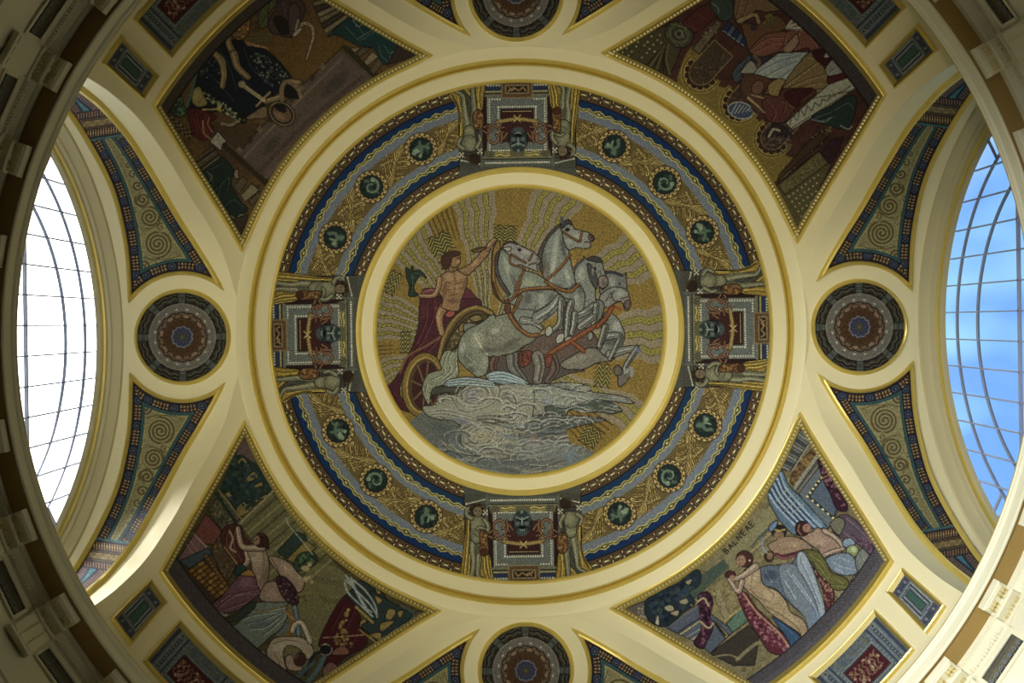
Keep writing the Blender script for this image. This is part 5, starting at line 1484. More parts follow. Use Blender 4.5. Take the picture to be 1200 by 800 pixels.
# top tip
shape(cv, j, [(540, 60), (640, 230), (560, 260), (480, 210)], (96, 76, 68), 3, False)
cv.poly(V(j, [(480, 190), (540, 190), (640, 260), (740, 420), (640, 500), (520, 620), (380, 420)]), (38, 52, 46), 6, False)
for q in ([(500, 240), (540, 205), (580, 265), (530, 260)], [(555, 350), (610, 300), (640, 340), (570, 370)], [(610, 400), (660, 370), (670, 395), (615, 410)], [(410, 450), (480, 430), (460, 470), (430, 480)], [(490, 560), (540, 505), (595, 530), (580, 570), (520, 600)], [(610, 500), (640, 480), (640, 505)], [(650, 480), (700, 450), (690, 480)]): shape(cv, j, q, (134, 114, 62), 6, ow=.8)
speck(cv, j, [(480, 220), (560, 220), (700, 420), (560, 560), (400, 440)], 60, [(28, 40, 40), (52, 68, 58), (44, 62, 66)], 2.2, 5, [6])
# columns: long fluted strips slanting down to the right
cs = [(255, 612), (322, 574), (352, 612), (372, 640), (402, 668), (438, 692), (380, 756), (345, 800), (300, 830), (280, 700)]
cv.poly([(279, 611), (318, 577), (345, 606), (392, 660), (422, 690), (378, 756), (350, 790), (326, 760), (300, 640)], (104, 98, 62), 3, False)
for f in np.linspace(0, 1, 20):
    x0, y0 = 279 + 40 * f, 612 - 35 * f
    cv.line([(x0 - 30, y0 + 25), (x0, y0), (x0 + 140, y0 + 130)], (0, 0, 0), .1)
for n_ in range(12):                      # flutes run up to the right, toward the ring
    o = n_ * 7.4
    cv.line([(268 + o * .78 - 60, 632 + o * .90 + 52), (268 + o * .78 + 60, 632 + o * .90 - 52)], ((72, 68, 42), (136, 126, 84))[n_ % 2], 2.4 if n_ % 2 == 0 else 1.6, clip=[3], sm=False)
for (p0, p1, w, col) in (((276, 618), (320, 575), 2.2, (138, 124, 92)), ((280, 622), (324, 580), 1.4, (80, 72, 48))): cv.line([p0, p1], col, w, 3, sm=False)
# curtain side: patterned band, red panel, pink wall
shape(cv, j, [(300, 560), (390, 440), (420, 450), (520, 610), (470, 680), (400, 700)], (84, 76, 54), 3, False); speck(cv, j, [(310, 560), (390, 460), (480, 600), (420, 690)], 90, [(46, 46, 36), (120, 108, 72), (60, 62, 46)], 1.3, 6, [3])
stroke(cv, j, [(375, 425), (525, 615)], (132, 120, 70), 1.6, 3); stroke(cv, j, [(360, 450), (490, 640)], (34, 46, 42), 4, 3)
shape(cv, j, [(290, 580), (390, 690), (410, 800), (250, 780), (200, 740)], (110, 60, 52), 3, False); shape(cv, k_, [(210, 150), (290, 240), (260, 300), (110, 330), (100, 320)], (118, 84, 82), 3, False)
for q in ([(210, 150), (295, 245)], [(180, 190), (250, 280)], [(160, 220), (220, 300)]): stroke(cv, k_, q, (156, 122, 112), 1.0)
stroke(cv, j, [(210, 720), (300, 810)], (166, 134, 122), 1.4)
shape(cv, k_, [(110, 330), (300, 240), (340, 270), (180, 380)], (60, 72, 78), 3, False)
# stacked gilded stools
shape(cv, k_, [(110, 330), (180, 380), (260, 330), (300, 300), (440, 460), (400, 560), (290, 640), (70, 380)], (62, 48, 34), 3, False)
for r_ in range(8):
    for c_ in range(3): shape(cv, k_, [(175 + 24 * r_ + 30 * c_, 395 + 24 * r_ - 22 * c_), (205 + 24 * r_ + 30 * c_, 372 + 24 * r_ - 22 * c_), (222 + 24 * r_ + 30 * c_, 388 + 24 * r_ - 22 * c_), (192 + 24 * r_ + 30 * c_, 412 + 24 * r_ - 22 * c_)], ((132, 92, 40), (112, 76, 34), (148, 108, 50))[(r_ + c_) % 3], 7, ink=(50, 34, 20), ow=.8)
for r_ in range(9): cv.ell(*V(k_, [(295 + 15 * r_, 300 + 22 * r_)])[0], 3.6, 2.4, (120, 84, 44), 7, 40, out=(54, 38, 24))
shape(cv, k_, [(330, 250), (400, 150), (440, 280), (490, 350), (430, 460), (360, 340)], (82, 64, 44), 3); speck(cv, k_, [(340, 250), (400, 170), (480, 350), (420, 430)], 60, [(110, 90, 56), (56, 44, 34)], 1.1, 8)
# green backdrop shapes at the right of the dancer
shape(cv, k_, [(770, 265), (890, 130), (960, 160), (970, 190), (830, 320)], (44, 58, 50), 6, False); shape(cv, k_, [(830, 320), (960, 190), (1029, 240), (900, 350)], (128, 108, 56), 6, False)
shape(cv, k_, [(880, 350), (920, 280), (1010, 270), (1040, 330), (980, 370), (900, 400)], (50, 68, 46), 6); speck(cv, k_, [(890, 350), (930, 290), (1030, 310), (960, 380)], 30, [(84, 100, 62), (36, 48, 36)], 2, 5, [6])
cv.line([(334, 607), (340, 618), (352, 632), (366, 650)], (150, 150, 130), 1.2); 
# lower right: red curtain, ribbons, dark leaves
shape(cv, l, [(700, 450), (840, 180), (930, 120), (1010, 280), (1060, 430), (1050, 520), (900, 600), (760, 700), (700, 560)], (66, 26, 30), 9); folds(cv, l, [[(780, 380), (880, 200)], [(860, 460), (960, 240)], [(940, 520), (1000, 340)], [(820, 560), (900, 440)]], (40, 14, 18), (96, 46, 46), [9], 1.6)
speck(cv, l, [(810, 470), (860, 330), (920, 230), (900, 380), (950, 520), (860, 520)], 60, [(128, 104, 56), (98, 84, 46), (150, 124, 70)], 1.5, 9, [9])
shape(cv, l, [(900, 120), (1010, 0), (1180, 80), (1250, 200), (1170, 480), (1040, 400), (1000, 330), (1080, 300)], (40, 52, 50), 6, False)
for q in ([(1100, 100), (1200, 150), (1180, 210), (1130, 180)], [(1180, 330), (1220, 300), (1210, 420), (1150, 480), (1080, 430)], [(1010, 330), (1050, 300), (1060, 330), (1020, 370)], [(1130, 60), (1180, 100), (1150, 110)]): shape(cv, l, q, (140, 116, 62), 6, ow=.8)
shape(cv, m, [(480, 360), (560, 400), (700, 480), (760, 520), (640, 640), (540, 700), (470, 640), (420, 590), (480, 560), (530, 520)], (44, 56, 54), 6)
for q in ([(510, 390), (560, 420), (530, 450)], [(600, 480), (650, 490), (620, 550), (580, 540)], [(560, 570), (640, 560), (560, 630), (540, 600)], [(480, 650), (550, 640), (540, 690)], [(660, 500), (700, 490), (680, 540)]): shape(cv, m, q, (140, 118, 64), 6, ow=.8)
shape(cv, m, [(750, 530), (800, 490), (890, 515), (740, 590)], (92, 76, 58), 3, False); stroke(cv, m, [(690, 460), (770, 515), (720, 590)], (70, 84, 76), 2.4, 6)
for q in ([(900, 0), (960, 60), (1080, 180), (1140, 270)], [(890, 20), (920, 100), (1010, 190), (1110, 285)], [(960, 0), (1060, 90), (1130, 200), (1145, 290)], [(900, -40), (970, 70), (1040, 200), (1100, 250)], [(940, -20), (990, 100), (1060, 210)]): stroke(cv, l, q, (150, 156, 148), 2.0, 9); 
stroke(cv, l, [(980, 210), (1110, 330)], (150, 124, 62), 3, 7); stroke(cv, l, [(1010, 390), (1140, 490)], (146, 122, 66), 1.6, 7); stroke(cv, l, [(720, 450), (900, 440), (1060, 425)], (158, 124, 78), 1.2, 7)
# garland and table under the dancer
SKN, SKD, SKL = (144, 120, 98), (96, 76, 62), (180, 156, 128)
def limb2(crop, q, w, w1, idn, col=SKN, hl=SKL):
    stroke(cv, crop, q, INK, w + 1.6, idn, w1=w1 + 1.6); stroke(cv, crop, q, col, w, clip=[idn], w1=w1); stroke(cv, crop, [(x - 6, y - 3) for x, y in q], hl, w * .35, clip=[idn], w1=w1 * .35)
# purple skirt and green-white skirt
shape(cv, k_, [(320, 640), (400, 560), (500, 440), (560, 410), (640, 430), (680, 520), (650, 550), (590, 600), (500, 660), (400, 680)], (98, 64, 74), 4)
folds(cv, k_, [[(380, 630), (480, 560), (640, 540)], [(430, 560), (540, 540), (650, 520)], [(520, 450), (560, 480), (660, 500)], [(380, 600), (440, 550)], [(420, 650), (560, 600)]], (62, 38, 48), (136, 98, 106), [4], 1.5); glow(cv, k_, 560, 470, 50, 35, (130, 94, 104), .6, -20, [4])
shape(cv, k_, [(520, 420), (580, 385), (630, 430), (560, 430)], (150, 108, 50), 4)
shape(cv, l, [(60, 330), (140, 220), (170, 180), (430, 165), (430, 220), (450, 260), (400, 370), (300, 450), (200, 540), (110, 560), (0, 420), (10, 360)], (104, 112, 98), 8)
folds(cv, l, [[(180, 230), (280, 240), (420, 210)], [(120, 340), (230, 320), (380, 260)], [(150, 380), (260, 370), (420, 260)], [(60, 400), (130, 480), (180, 520)], [(250, 430), (340, 360), (420, 280)], [(100, 300), (200, 270), (360, 250)]], (62, 70, 66), (146, 152, 134), [8], 1.8); glow(cv, l, 220, 340, 90, 40, (74, 92, 98), .6, -10, [8]); stroke(cv, l, [(160, 225), (250, 245), (420, 200)], (122, 96, 56), 1.6, clip=[8])
shape(cv, k_, [(360, 740), (480, 690), (600, 600), (620, 640), (520, 720), (400, 745)], (48, 58, 48), 6)
stroke(cv, k_, [(280, 620), (330, 660), (400, 690)], SKN, 4, 4); stroke(cv, k_, [(350, 730), (380, 700), (430, 690)], (160, 140, 118), 2.4, 4)
# dancer: back, arms raised, dark red scarf
shape(cv, k_, [(400, 120), (450, 85), (520, 90), (545, 160), (580, 200), (590, 240), (560, 330), (500, 345), (430, 270), (390, 190)], (76, 38, 34), 9); folds(cv, k_, [[(440, 110), (420, 200), (480, 300)], [(480, 110), (470, 220), (520, 320)]], (44, 20, 20), (118, 78, 60), [9], 1.5)
stroke(cv, k_, [(450, 130), (470, 180), (455, 240), (490, 270)], (150, 132, 104), 2.2, 9); stroke(cv, k_, [(415, 235), (500, 350)], (150, 120, 80), 1.6)
limb2(k_, [(560, 250), (570, 330), (540, 370)], 6, 5, 5)
shape(cv, k_, [(560, 225), (660, 215), (700, 280), (715, 380), (700, 470), (660, 530), (640, 500), (620, 430), (600, 390), (590, 320), (570, 280)], SKN, 5)
glow(cv, k_, 630, 300, 50, 70, SKL, .55, 0, [5]); glow(cv, k_, 690, 430, 22, 80, SKD, .6, 10, [5]); stroke(cv, k_, [(670, 250), (680, 340), (660, 450), (650, 510)], SKD, 1.0, clip=[5]); stroke(cv, k_, [(590, 300), (620, 290)], SKD, 1.0, clip=[5])
limb2(k_, [(505, 110), (515, 180), (540, 235), (620, 240), (670, 240)], 5, 7.5, 5)
cv.ell(*V(k_, [(660, 190)])[0], 8.6, 8.4, (70, 36, 30), 5, 0, out=INK); cv.ell(*V(k_, [(630, 190)])[0], 4.0, 5.4, (140, 108, 84), None, 10); stroke(cv, k_, [(610, 195), (640, 180)], (60, 34, 28), 1.0); shape(cv, k_, [(655, 165), (705, 190), (710, 250), (675, 225)], (64, 32, 28), 5)
shape(cv, k_, [(480, 400), (510, 350), (560, 370), (540, 400), (490, 430)], (36, 60, 56), 9)
# companion with fruit
shape(cv, k_, [(710, 300), (760, 300), (850, 340), (900, 400), (950, 450), (940, 520), (900, 540), (860, 470), (800, 440), (770, 400), (730, 350)], SKN, 8); glow(cv, k_, 840, 390, 60, 25, SKL, .6, 35, [8]); stroke(cv, k_, [(730, 310), (770, 380), (780, 410)], SKD, 1.2, clip=[8])
shape(cv, k_, [(690, 480), (760, 470), (800, 560), (830, 600), (680, 600), (650, 560)], (138, 112, 94), 8); glow(cv, k_, 730, 550, 50, 40, (164, 138, 114), .5, 0, [8])
shape(cv, k_, [(760, 450), (800, 430), (860, 470), (910, 560), (900, 630), (850, 610), (800, 560)], (60, 34, 42), 9); speck(cv, k_, [(770, 450), (860, 480), (900, 600), (820, 570)], 40, [(104, 66, 66), (34, 22, 30), (128, 100, 84)], 1.1, 3, [9])
for x, y, r_ in ((965, 380, 3.6), (945, 375, 3), (985, 350, 3), (960, 450, 3.4), (985, 440, 2.6), (920, 440, 2.6), (1000, 470, 2.4)): cv.dot(*V(k_, [(x, y)])[0], r_, (150, 132, 92), 7); cv.dot(*V(k_, [(x, y)])[0], r_ * .45, (176, 160, 118))
speck(cv, k_, [(900, 560), (1000, 500), (960, 600)], 30, [(120, 106, 56), (60, 56, 36)], 1.3, 11)
stroke(cv, l, [(440, 250), (490, 300), (460, 430)], (132, 86, 44), 5, 7); stroke(cv, l, [(500, 210), (520, 320), (530, 430)], INK, 6, 7); stroke(cv, l, [(500, 210), (520, 320), (530, 430)], (92, 116, 124), 4.4, 7); stroke(cv, l, [(430, 255), (500, 310)], (160, 128, 76), 1.2); stroke(cv, l, [(380, 420), (440, 350)], (84, 98, 112), 3.4, 9)
# crouching pale figure
shape(cv, l, [(300, 500), (350, 450), (470, 440), (560, 450), (620, 500), (650, 560), (600, 620), (540, 540), (450, 510), (410, 560), (420, 640), (460, 790), (420, 790), (340, 680), (280, 580)], (156, 138, 112), 5)
glow(cv, l, 380, 520, 60, 40, (186, 168, 138), .6, -20, [5]); glow(cv, l, 470, 480, 80, 22, (180, 160, 132), .5, 0, [5]); stroke(cv, l, [(330, 500), (420, 470), (520, 480)], (110, 92, 76), 1.2, clip=[5]); stroke(cv, l, [(340, 560), (390, 680), (430, 770)], (118, 98, 80), 1.2, clip=[5])
limb2(l, [(480, 400), (500, 350), (550, 330), (590, 400), (620, 480)], 5, 6, 5, (160, 142, 116), (188, 170, 140))
shape(cv, l, [(430, 600), (480, 590), (560, 680), (560, 700), (520, 715), (440, 690)], (150, 128, 104), 5); cv.ell(*V(l, [(540, 620)])[0], 7, 8, (66, 40, 40), 5, 20, out=INK); cv.blob(*V(l, [(500, 590)])[0], 5, 4, (120, 96, 80), .6)
for q in ([(180, 590), (240, 560), (280, 600)], [(190, 600), (250, 610), (280, 650)], [(220, 620), (270, 660), (240, 630)], [(290, 640), (340, 700), (380, 740)]): stroke(cv, l, q, (152, 146, 134), 2.2, 9)
stroke(cv, l, [(280, 600), (330, 700), (360, 740)], (122, 84, 80), 3, 9)
# jar, staves
cv.ell(*V(l, [(740, 545)])[0], 7.6, 6.2, (28, 28, 32), 7, 0, out=(150, 130, 104), ow=1.2); shape(cv, l, [(690, 520), (740, 490), (790, 520), (740, 510)], (160, 140, 112), 7); stroke(cv, l, [(730, 600), (680, 700), (600, 800)], (72, 98, 104), 5, 7); stroke(cv, l, [(700, 560), (640, 600), (580, 740)], (36, 38, 44), 4, 7); stroke(cv, l, [(650, 640), (520, 760)], (62, 84, 88), 4, 7)
shape(cv, l, [(790, 580), (850, 520), (910, 530), (920, 580)], (122, 80, 66), 8); shape(cv, l, [(720, 700), (780, 640), (840, 690), (740, 760)], (118, 82, 70), 8); stroke(cv, l, [(600, 420), (680, 470)], (150, 120, 70), 1.2)
# grey outer step
cv.line([(203, 667), (232, 705)], (150, 146, 136), 1.2)
cv.col[(cv.R > 482) & (cv.R < 483.6)] = (28, 26, 24); mm = cv.R >= 483.6; cv.col[mm] = (70, 62, 62); cv.id[mm & (cv.id > 0)] = 2
cv.noise(.05)
finish(cv, PIDS, root_bl, 0.85, 23)

# ===== lower right: nude bather with a patterned towel, grey cloak, companions; inscription
root_br, m_br = pendentive(0, 'figure mosaic with an inscription and bathers round a grey cloak, lower right of the dome')
cv = start(m_br)
n, o, p_, q4 = (710, 640, 5.717), (830, 620, 5.717), (880, 490, 5.335), (900, 580, 5.712)
cv.col[:] = (116, 104, 68); ground_noise(cv, .07, 4)
# inscription band along the ring, and the stone relief under it
cv.poly([(800, 716), (905, 618), (925, 598), (940, 570), (900, 600), (870, 640), (800, 690)], (66, 78, 64), 3, False)
cv.poly([(848, 654), (884, 612), (905, 590), (921, 600), (890, 628), (857, 668)], (124, 116, 78), 3, False)
cv.line([(855, 672), (922, 606)], (150, 138, 92), 1.4, 3); cv.line([(818, 690), (856, 672), (924, 610)], (92, 84, 52), 1.2, 3)
# letters of BALNEAE, each built of strokes
GL = {'B': [[(0, 0), (0, 6)], [(0, 0), (2.4, .4), (2.6, 2.2), (0, 3)], [(0, 3), (3, 3.6), (3, 5.6), (0, 6)]], 'A': [[(0, 6), (1.8, 0), (3.6, 6)], [(.8, 3.8), (2.8, 3.8)]], 'L': [[(0, 0), (0, 6), (3, 6)]], 'N': [[(0, 6), (0, 0), (3.4, 6), (3.4, 0)]], 'E': [[(3, 0), (0, 0), (0, 6), (3, 6)], [(0, 3), (2.4, 3)]]}
rg = random.Random(6)
cv.poly([(812, 706), (870, 668), (926, 612), (905, 640), (870, 690), (850, 740), (838, 738)], (128, 114, 72), 3, False)
for _ in range(230):
    f = rg.random(); x, y = 815 + 105 * f + rg.uniform(-4, 14), 706 - 88 * f + rg.uniform(0, 26); cv.line([(x, y), (x + rg.uniform(-4, 4), y + rg.uniform(-3, 3))], rg.choice([(98, 84, 52), (150, 134, 88), (84, 72, 46), (140, 122, 78)]), 1.3, clip=[3])
for bx, by in ((845, 706), (850, 718)):
    cv.ell(bx, by, 5, 9, (132, 118, 84), 3, -30, out=(84, 72, 48)); cv.dot(bx - 2, by - 9, 3, (136, 122, 86), 3)
# left tip: dark tree, grape garland, blue ledges
shape(cv, n, [(120, 420), (260, 370), (280, 480), (330, 530), (200, 470)], (92, 82, 70), 3, False); speck(cv, n, [(200, 440), (270, 400), (280, 480)], 14, [(160, 146, 110)], 1.1, 3)
shape(cv, n, [(260, 390), (320, 320), (480, 250), (600, 160), (640, 190), (620, 270), (560, 310), (600, 380), (520, 450), (400, 540), (290, 500)], (34, 44, 50), 6)
speck(cv, n, [(300, 380), (480, 270), (600, 190), (560, 380), (400, 500)], 70, [(22, 32, 40), (52, 64, 62), (44, 58, 72)], 2.6, 2, [6])
for q in ([(390, 410), (440, 395), (460, 430), (420, 440)], [(430, 450), (490, 430), (480, 470)], [(490, 370), (545, 350), (550, 385), (510, 390)], [(335, 460), (350, 500), (330, 510)], [(565, 380), (585, 400), (570, 405)], [(530, 240), (580, 220), (560, 260)]): shape(cv, n, q, (148, 138, 104), 6, ow=.8)
shape(cv, n, [(330, 520), (350, 455), (360, 530)], (170, 160, 140), 6)
shape(cv, n, [(405, 550), (620, 390), (700, 450), (860, 570), (700, 720), (600, 640)], (78, 84, 92), 3, False)
for q, col, w in (([(410, 545), (640, 385)], (112, 112, 108), 1.6), ([(470, 590), (650, 470)], (50, 52, 58), 2.4), ([(490, 600), (650, 490)], (168, 154, 86), 1.6), ([(530, 620), (660, 540)], (128, 128, 116), 1.8), ([(560, 640), (640, 590)], (150, 136, 100), 2.6)): stroke(cv, n, q, col, w, clip=[3])
shape(cv, n, [(720, 500), (745, 510), (825, 600), (800, 620)], (178, 160, 84), 3, False); shape(cv, n, [(733, 515), (742, 518), (808, 600), (800, 606)], (66, 70, 72), 3, False)
shape(cv, n, [(620, 330), (690, 310), (720, 380), (700, 470), (720, 550), (680, 640), (650, 690), (590, 650), (640, 560), (630, 450)], (54, 26, 40), 6)
speck(cv, n, [(630, 340), (700, 330), (710, 520), (640, 670), (630, 480)], 60, [(86, 44, 58), (34, 16, 28), (110, 72, 76)], 1.6, 4, [6]); stroke(cv, n, [(620, 370), (660, 350), (690, 400)], (168, 150, 110), 2.4, 6); stroke(cv, n, [(640, 510), (690, 550), (720, 520)], (166, 146, 104), 2.2, 6)
shape(cv, n, [(810, 520), (920, 400), (980, 480), (850, 580)], (84, 108, 86), 3, False); stroke(cv, n, [(800, 500), (940, 390)], (150, 132, 78), 3, 3)
shape(cv, n, [(700, 720), (960, 530), (1029, 600), (1000, 800), (850, 800)], (56, 50, 40), 3, False); stroke(cv, n, [(880, 760), (1000, 660), (1040, 650)], (122, 112, 74), 4, 3); stroke(cv, n, [(740, 740), (830, 730), (900, 760)], (140, 124, 86), 1.6, 3)
# upper tip: fluted cornice, amber frieze, blue wall with a pearl line
shape(cv, p_, [(310, 70), (380, 130), (300, 250), (250, 330), (190, 320), (260, 180)], (96, 98, 90), 3, False)
for t in range(7): shape(cv, p_, [(300 - 17 * t, 90 + 34 * t), (372 - 20 * t, 140 + 30 * t), (366 - 20 * t, 154 + 30 * t), (293 - 17 * t, 106 + 34 * t)], ((128, 126, 110), (64, 64, 60))[t % 2], 3, False, ow=.6)
shape(cv, p_, [(270, 310), (410, 170), (430, 240), (290, 440), (245, 400)], (104, 76, 42), 3, False); speck(cv, p_, [(270, 320), (400, 200), (410, 250), (280, 420)], 60, [(142, 108, 52), (74, 52, 36), (120, 96, 60)], 1.5, 5)
for q, col, w in (([(280, 430), (415, 240)], (134, 128, 104), 4.5), ([(292, 450), (425, 270)], (74, 72, 66), 3), ([(300, 460), (430, 285)], (120, 116, 98), 2.2), ([(260, 330), (380, 140)], (140, 132, 110), 1.6)): stroke(cv, p_, q, col, w, 3)
shape(cv, p_, [(300, 470), (440, 290), (500, 370), (560, 560), (480, 700), (380, 600)], (92, 98, 98), 3, False); shape(cv, p_, [(370, 490), (450, 380), (560, 520), (520, 620)], (78, 88, 98), 3, False)
for f in np.linspace(0, 1, 11): cv.dot(*V(p_, [(445 - 90 * f, 370 + 120 * f)])[0], 1.3, ((220, 204, 110), (40, 38, 36))[int(f * 10) % 2]); cv.dot(*V(p_, [(357 + 160 * f, 490 + 135 * f)])[0], 1.3, ((220, 204, 110), (40, 38, 36))[int(f * 10) % 2])
shape(cv, p_, [(420, 260), (490, 310), (520, 400), (600, 520), (600, 580), (540, 570), (500, 480), (460, 400)], (52, 28, 38), 6); speck(cv, p_, [(430, 280), (500, 330), (590, 560), (500, 460)], 50, [(88, 48, 58), (34, 18, 28), (120, 84, 86)], 1.5, 6, [6]); stroke(cv, p_, [(440, 380), (500, 350)], (160, 120, 74), 1.4)
shape(cv, q4, [(440, 170), (520, 130), (600, 180), (720, 310), (800, 420), (720, 420), (600, 330), (480, 280), (430, 230)], (84, 68, 76), 9); folds(cv, q4, [[(460, 190), (520, 260), (640, 330)], [(520, 150), (620, 240), (740, 380)], [(500, 180), (480, 240)]], (52, 42, 52), (122, 100, 100), [9], 1.5); speck(cv, q4, [(560, 270), (700, 320), (760, 410), (640, 350)], 40, [(120, 80, 92), (70, 46, 62)], 1.4, 8, [9]); shape(cv, q4, [(420, 200), (470, 150), (520, 180), (480, 270)], (104, 100, 76), 9)
# blue and white striped awning
shape(cv, p_, [(110, 480), (190, 330), (240, 420), (330, 510), (460, 660), (480, 690), (400, 690), (280, 730), (200, 660), (150, 590)], (84, 104, 116), 9)
for f in np.linspace(0, 1, 9):
    pts = [(185 - 70 * f, 345 + 130 * f), (215 - 50 * f, 430 + 120 * f), (280 - 50 * f, 510 + 110 * f), (350 - 60 * f, 590 + 90 * f), (440 - 130 * f, 680 + 30 * f)]
    stroke(cv, p_, pts, ((140, 156, 164), (48, 58, 78))[int(f * 8) % 2], 2.6, clip=[9])
for f in np.linspace(.1, .6, 4): stroke(cv, p_, [(125 + 230 * f * .9, 520 + 140 * f), (215 + 200 * f, 420 + 190 * f)], (150, 156, 120), .9, clip=[9])
glow(cv, p_, 420, 640, 50, 40, (120, 142, 150), .6, 45, [9])
# companions
SKN, SKD, SKL = (146, 118, 94), (100, 78, 62), (178, 150, 118)
shape(cv, q4, [(190, 250), (290, 250), (330, 220), (380, 240), (450, 290), (500, 350), (490, 390), (380, 420), (340, 370), (280, 330)], SKN, 8); glow(cv, q4, 340, 310, 60, 35, SKL, .5, 10, [8]); glow(cv, q4, 340, 350, 22, 18, SKD, .5, 0, [8])
limb2(q4, [(380, 240), (440, 275), (480, 310), (510, 355)], 5.5, 4, 8); limb2(q4, [(380, 405), (440, 380), (510, 360)], 4.4, 3.4, 8)
cv.ell(*V(q4, [(232, 225)])[0], 8, 9, (54, 30, 30), 8, -20, out=INK); cv.ell(*V(q4, [(262, 222)])[0], 5, 5, (142, 102, 82), None, -10); stroke(cv, q4, [(212, 200), (205, 240), (225, 265)], (150, 110, 80), 1.4)
shape(cv, q4, [(0, 340), (60, 300), (110, 280), (180, 280), (250, 310), (300, 360), (200, 380), (120, 400), (60, 400)], (138, 112, 84), 8); glow(cv, q4, 170, 330, 60, 25, (172, 144, 108), .5, 0, [8])
cv.ell(*V(q4, [(75, 245)])[0], 9, 7.5, (40, 32, 28), 8, 0, out=INK); cv.ell(*V(q4, [(75, 270)])[0], 6, 5, (126, 96, 70), None); stroke(cv, q4, [(45, 230), (75, 240), (115, 232)], (166, 146, 70), 2.0); shape(cv, q4, [(10, 210), (60, 170), (60, 210), (20, 250)], (96, 116, 144), 9)
cv.ell(*V(o, [(410, 185)])[0], 5.5, 6, (58, 38, 30), 8, out=INK); cv.ell(*V(o, [(415, 180)])[0], 3.6, 4.4, (124, 96, 70), None); cv.line(V(o, [(370, 60), (365, 120), (395, 160)]), (120, 130, 140), 2.0)
stroke(cv, q4, [(60, 400), (110, 420), (190, 400)], (86, 34, 44), 5, 9); stroke(cv, q4, [(60, 405), (110, 424), (190, 404)], (140, 96, 86), 1.2, clip=[9])
shape(cv, q4, [(510, 300), (560, 290), (590, 330), (540, 350), (505, 340)], (120, 138, 146), 9); cv.ell(*V(q4, [(568, 375)])[0], 7.6, 7.0, (128, 138, 84), 7, out=INK); cv.blob(*V(q4, [(580, 365)])[0], 4, 4, (176, 184, 134), .8)
shape(cv, q4, [(390, 430), (450, 400), (540, 390), (590, 440), (600, 520), (520, 540), (450, 520), (410, 480)], (112, 124, 130), 9); folds(cv, q4, [[(420, 440), (480, 470), (580, 500)], [(470, 410), (540, 440)], [(440, 480), (500, 520)]], (70, 82, 94), (150, 160, 160), [9], 1.4)
shape(cv, q4, [(590, 420), (640, 360), (700, 440), (690, 520), (640, 560), (600, 500)], (112, 112, 98), 9); folds(cv, q4, [[(620, 400), (680, 500)], [(600, 440), (640, 530)]], (78, 80, 72), (142, 142, 122), [9]); shape(cv, q4, [(570, 550), (620, 535), (650, 560), (620, 590)], (150, 144, 128), 8)
shape(cv, q4, [(540, 590), (600, 560), (640, 600), (590, 670), (540, 660)], (92, 90, 84), 9); stroke(cv, q4, [(480, 680), (525, 690), (510, 740), (480, 790)], (160, 148, 122), 3.4, 8)
# olive drape, dark red border
shape(cv, q4, [(215, 380), (290, 365), (350, 390), (400, 460), (430, 520), (530, 560), (540, 620), (480, 640), (420, 620), (350, 540), (300, 460)], (92, 88, 44), 9); folds(cv, q4, [[(270, 390), (350, 450), (420, 560)], [(310, 450), (400, 560)], [(430, 540), (500, 590)], [(420, 600), (520, 610)]], (58, 56, 30), (124, 118, 64), [9], 1.5)
shape(cv, q4, [(300, 480), (350, 540), (420, 610), (450, 680), (420, 780), (390, 800), (370, 640)], (80, 38, 38), 9); speck(cv, q4, [(310, 500), (430, 630), (430, 760), (380, 700)], 60, [(140, 92, 76), (50, 20, 24), (150, 116, 84)], 1.1, 6, [9])
# grey cloak
shape(cv, o, [(350, 260), (480, 240), (560, 235), (600, 165), (640, 150), (690, 230), (730, 340), (770, 480), (790, 560), (750, 650), (700, 690), (660, 600), (560, 510), (450, 400), (360, 370)], (86, 96, 104), 9)
shape(cv, o, [(480, 250), (580, 240), (640, 330), (700, 420), (750, 520), (740, 620), (690, 690), (640, 580), (560, 500), (500, 400)], (108, 116, 118), 9, ink=(60, 66, 74)); shape(cv, o, [(600, 170), (640, 155), (690, 240), (740, 380), (785, 540), (760, 620), (720, 480), (650, 340), (600, 260)], (138, 146, 146), 9, ink=(64, 70, 78))
folds(cv, o, [[(520, 270), (600, 380), (700, 520), (740, 600)], [(560, 300), (660, 440), (730, 560)], [(620, 200), (680, 330), (750, 500)], [(500, 330), (580, 460)], [(380, 280), (420, 350)]], (70, 80, 92), (156, 164, 164), [9], 1.8); glow(cv, o, 420, 310, 50, 40, (48, 58, 68), .7, 0, [9]); glow(cv, o, 720, 590, 30, 60, (104, 120, 144), .6, -10, [9])
# bather with patterned towel
shape(cv, o, [(200, 440), (260, 430), (320, 520), (420, 620), (520, 720), (560, 800), (540, 840), (420, 830), (340, 720), (260, 600)], (86, 36, 44), 9); speck(cv, o, [(210, 450), (300, 520), (500, 720), (520, 820), (360, 720)], 150, [(128, 76, 82), (52, 20, 28), (150, 104, 100), (104, 44, 54)], 1.4, 12, [9]); stroke(cv, o, [(235, 430), (330, 560), (470, 690), (550, 800)], (168, 130, 90), 2.0, clip=[9])
shape(cv, o, [(430, 590), (520, 640), (620, 720), (640, 790), (580, 820), (520, 720)], (50, 74, 98), 9); folds(cv, o, [[(470, 620), (560, 700), (610, 780)]], (32, 48, 70), (84, 110, 130), [9])
SKN, SKD, SKL = (152, 128, 92), (108, 86, 58), (186, 162, 120)
shape(cv, o, [(240, 280), (320, 235), (350, 270), (360, 350), (400, 390), (470, 420), (520, 480), (560, 560), (640, 610), (670, 690), (660, 780), (625, 790), (620, 710), (540, 650), (450, 590), (390, 540), (340, 480), (280, 430), (240, 380)], SKN, 5)
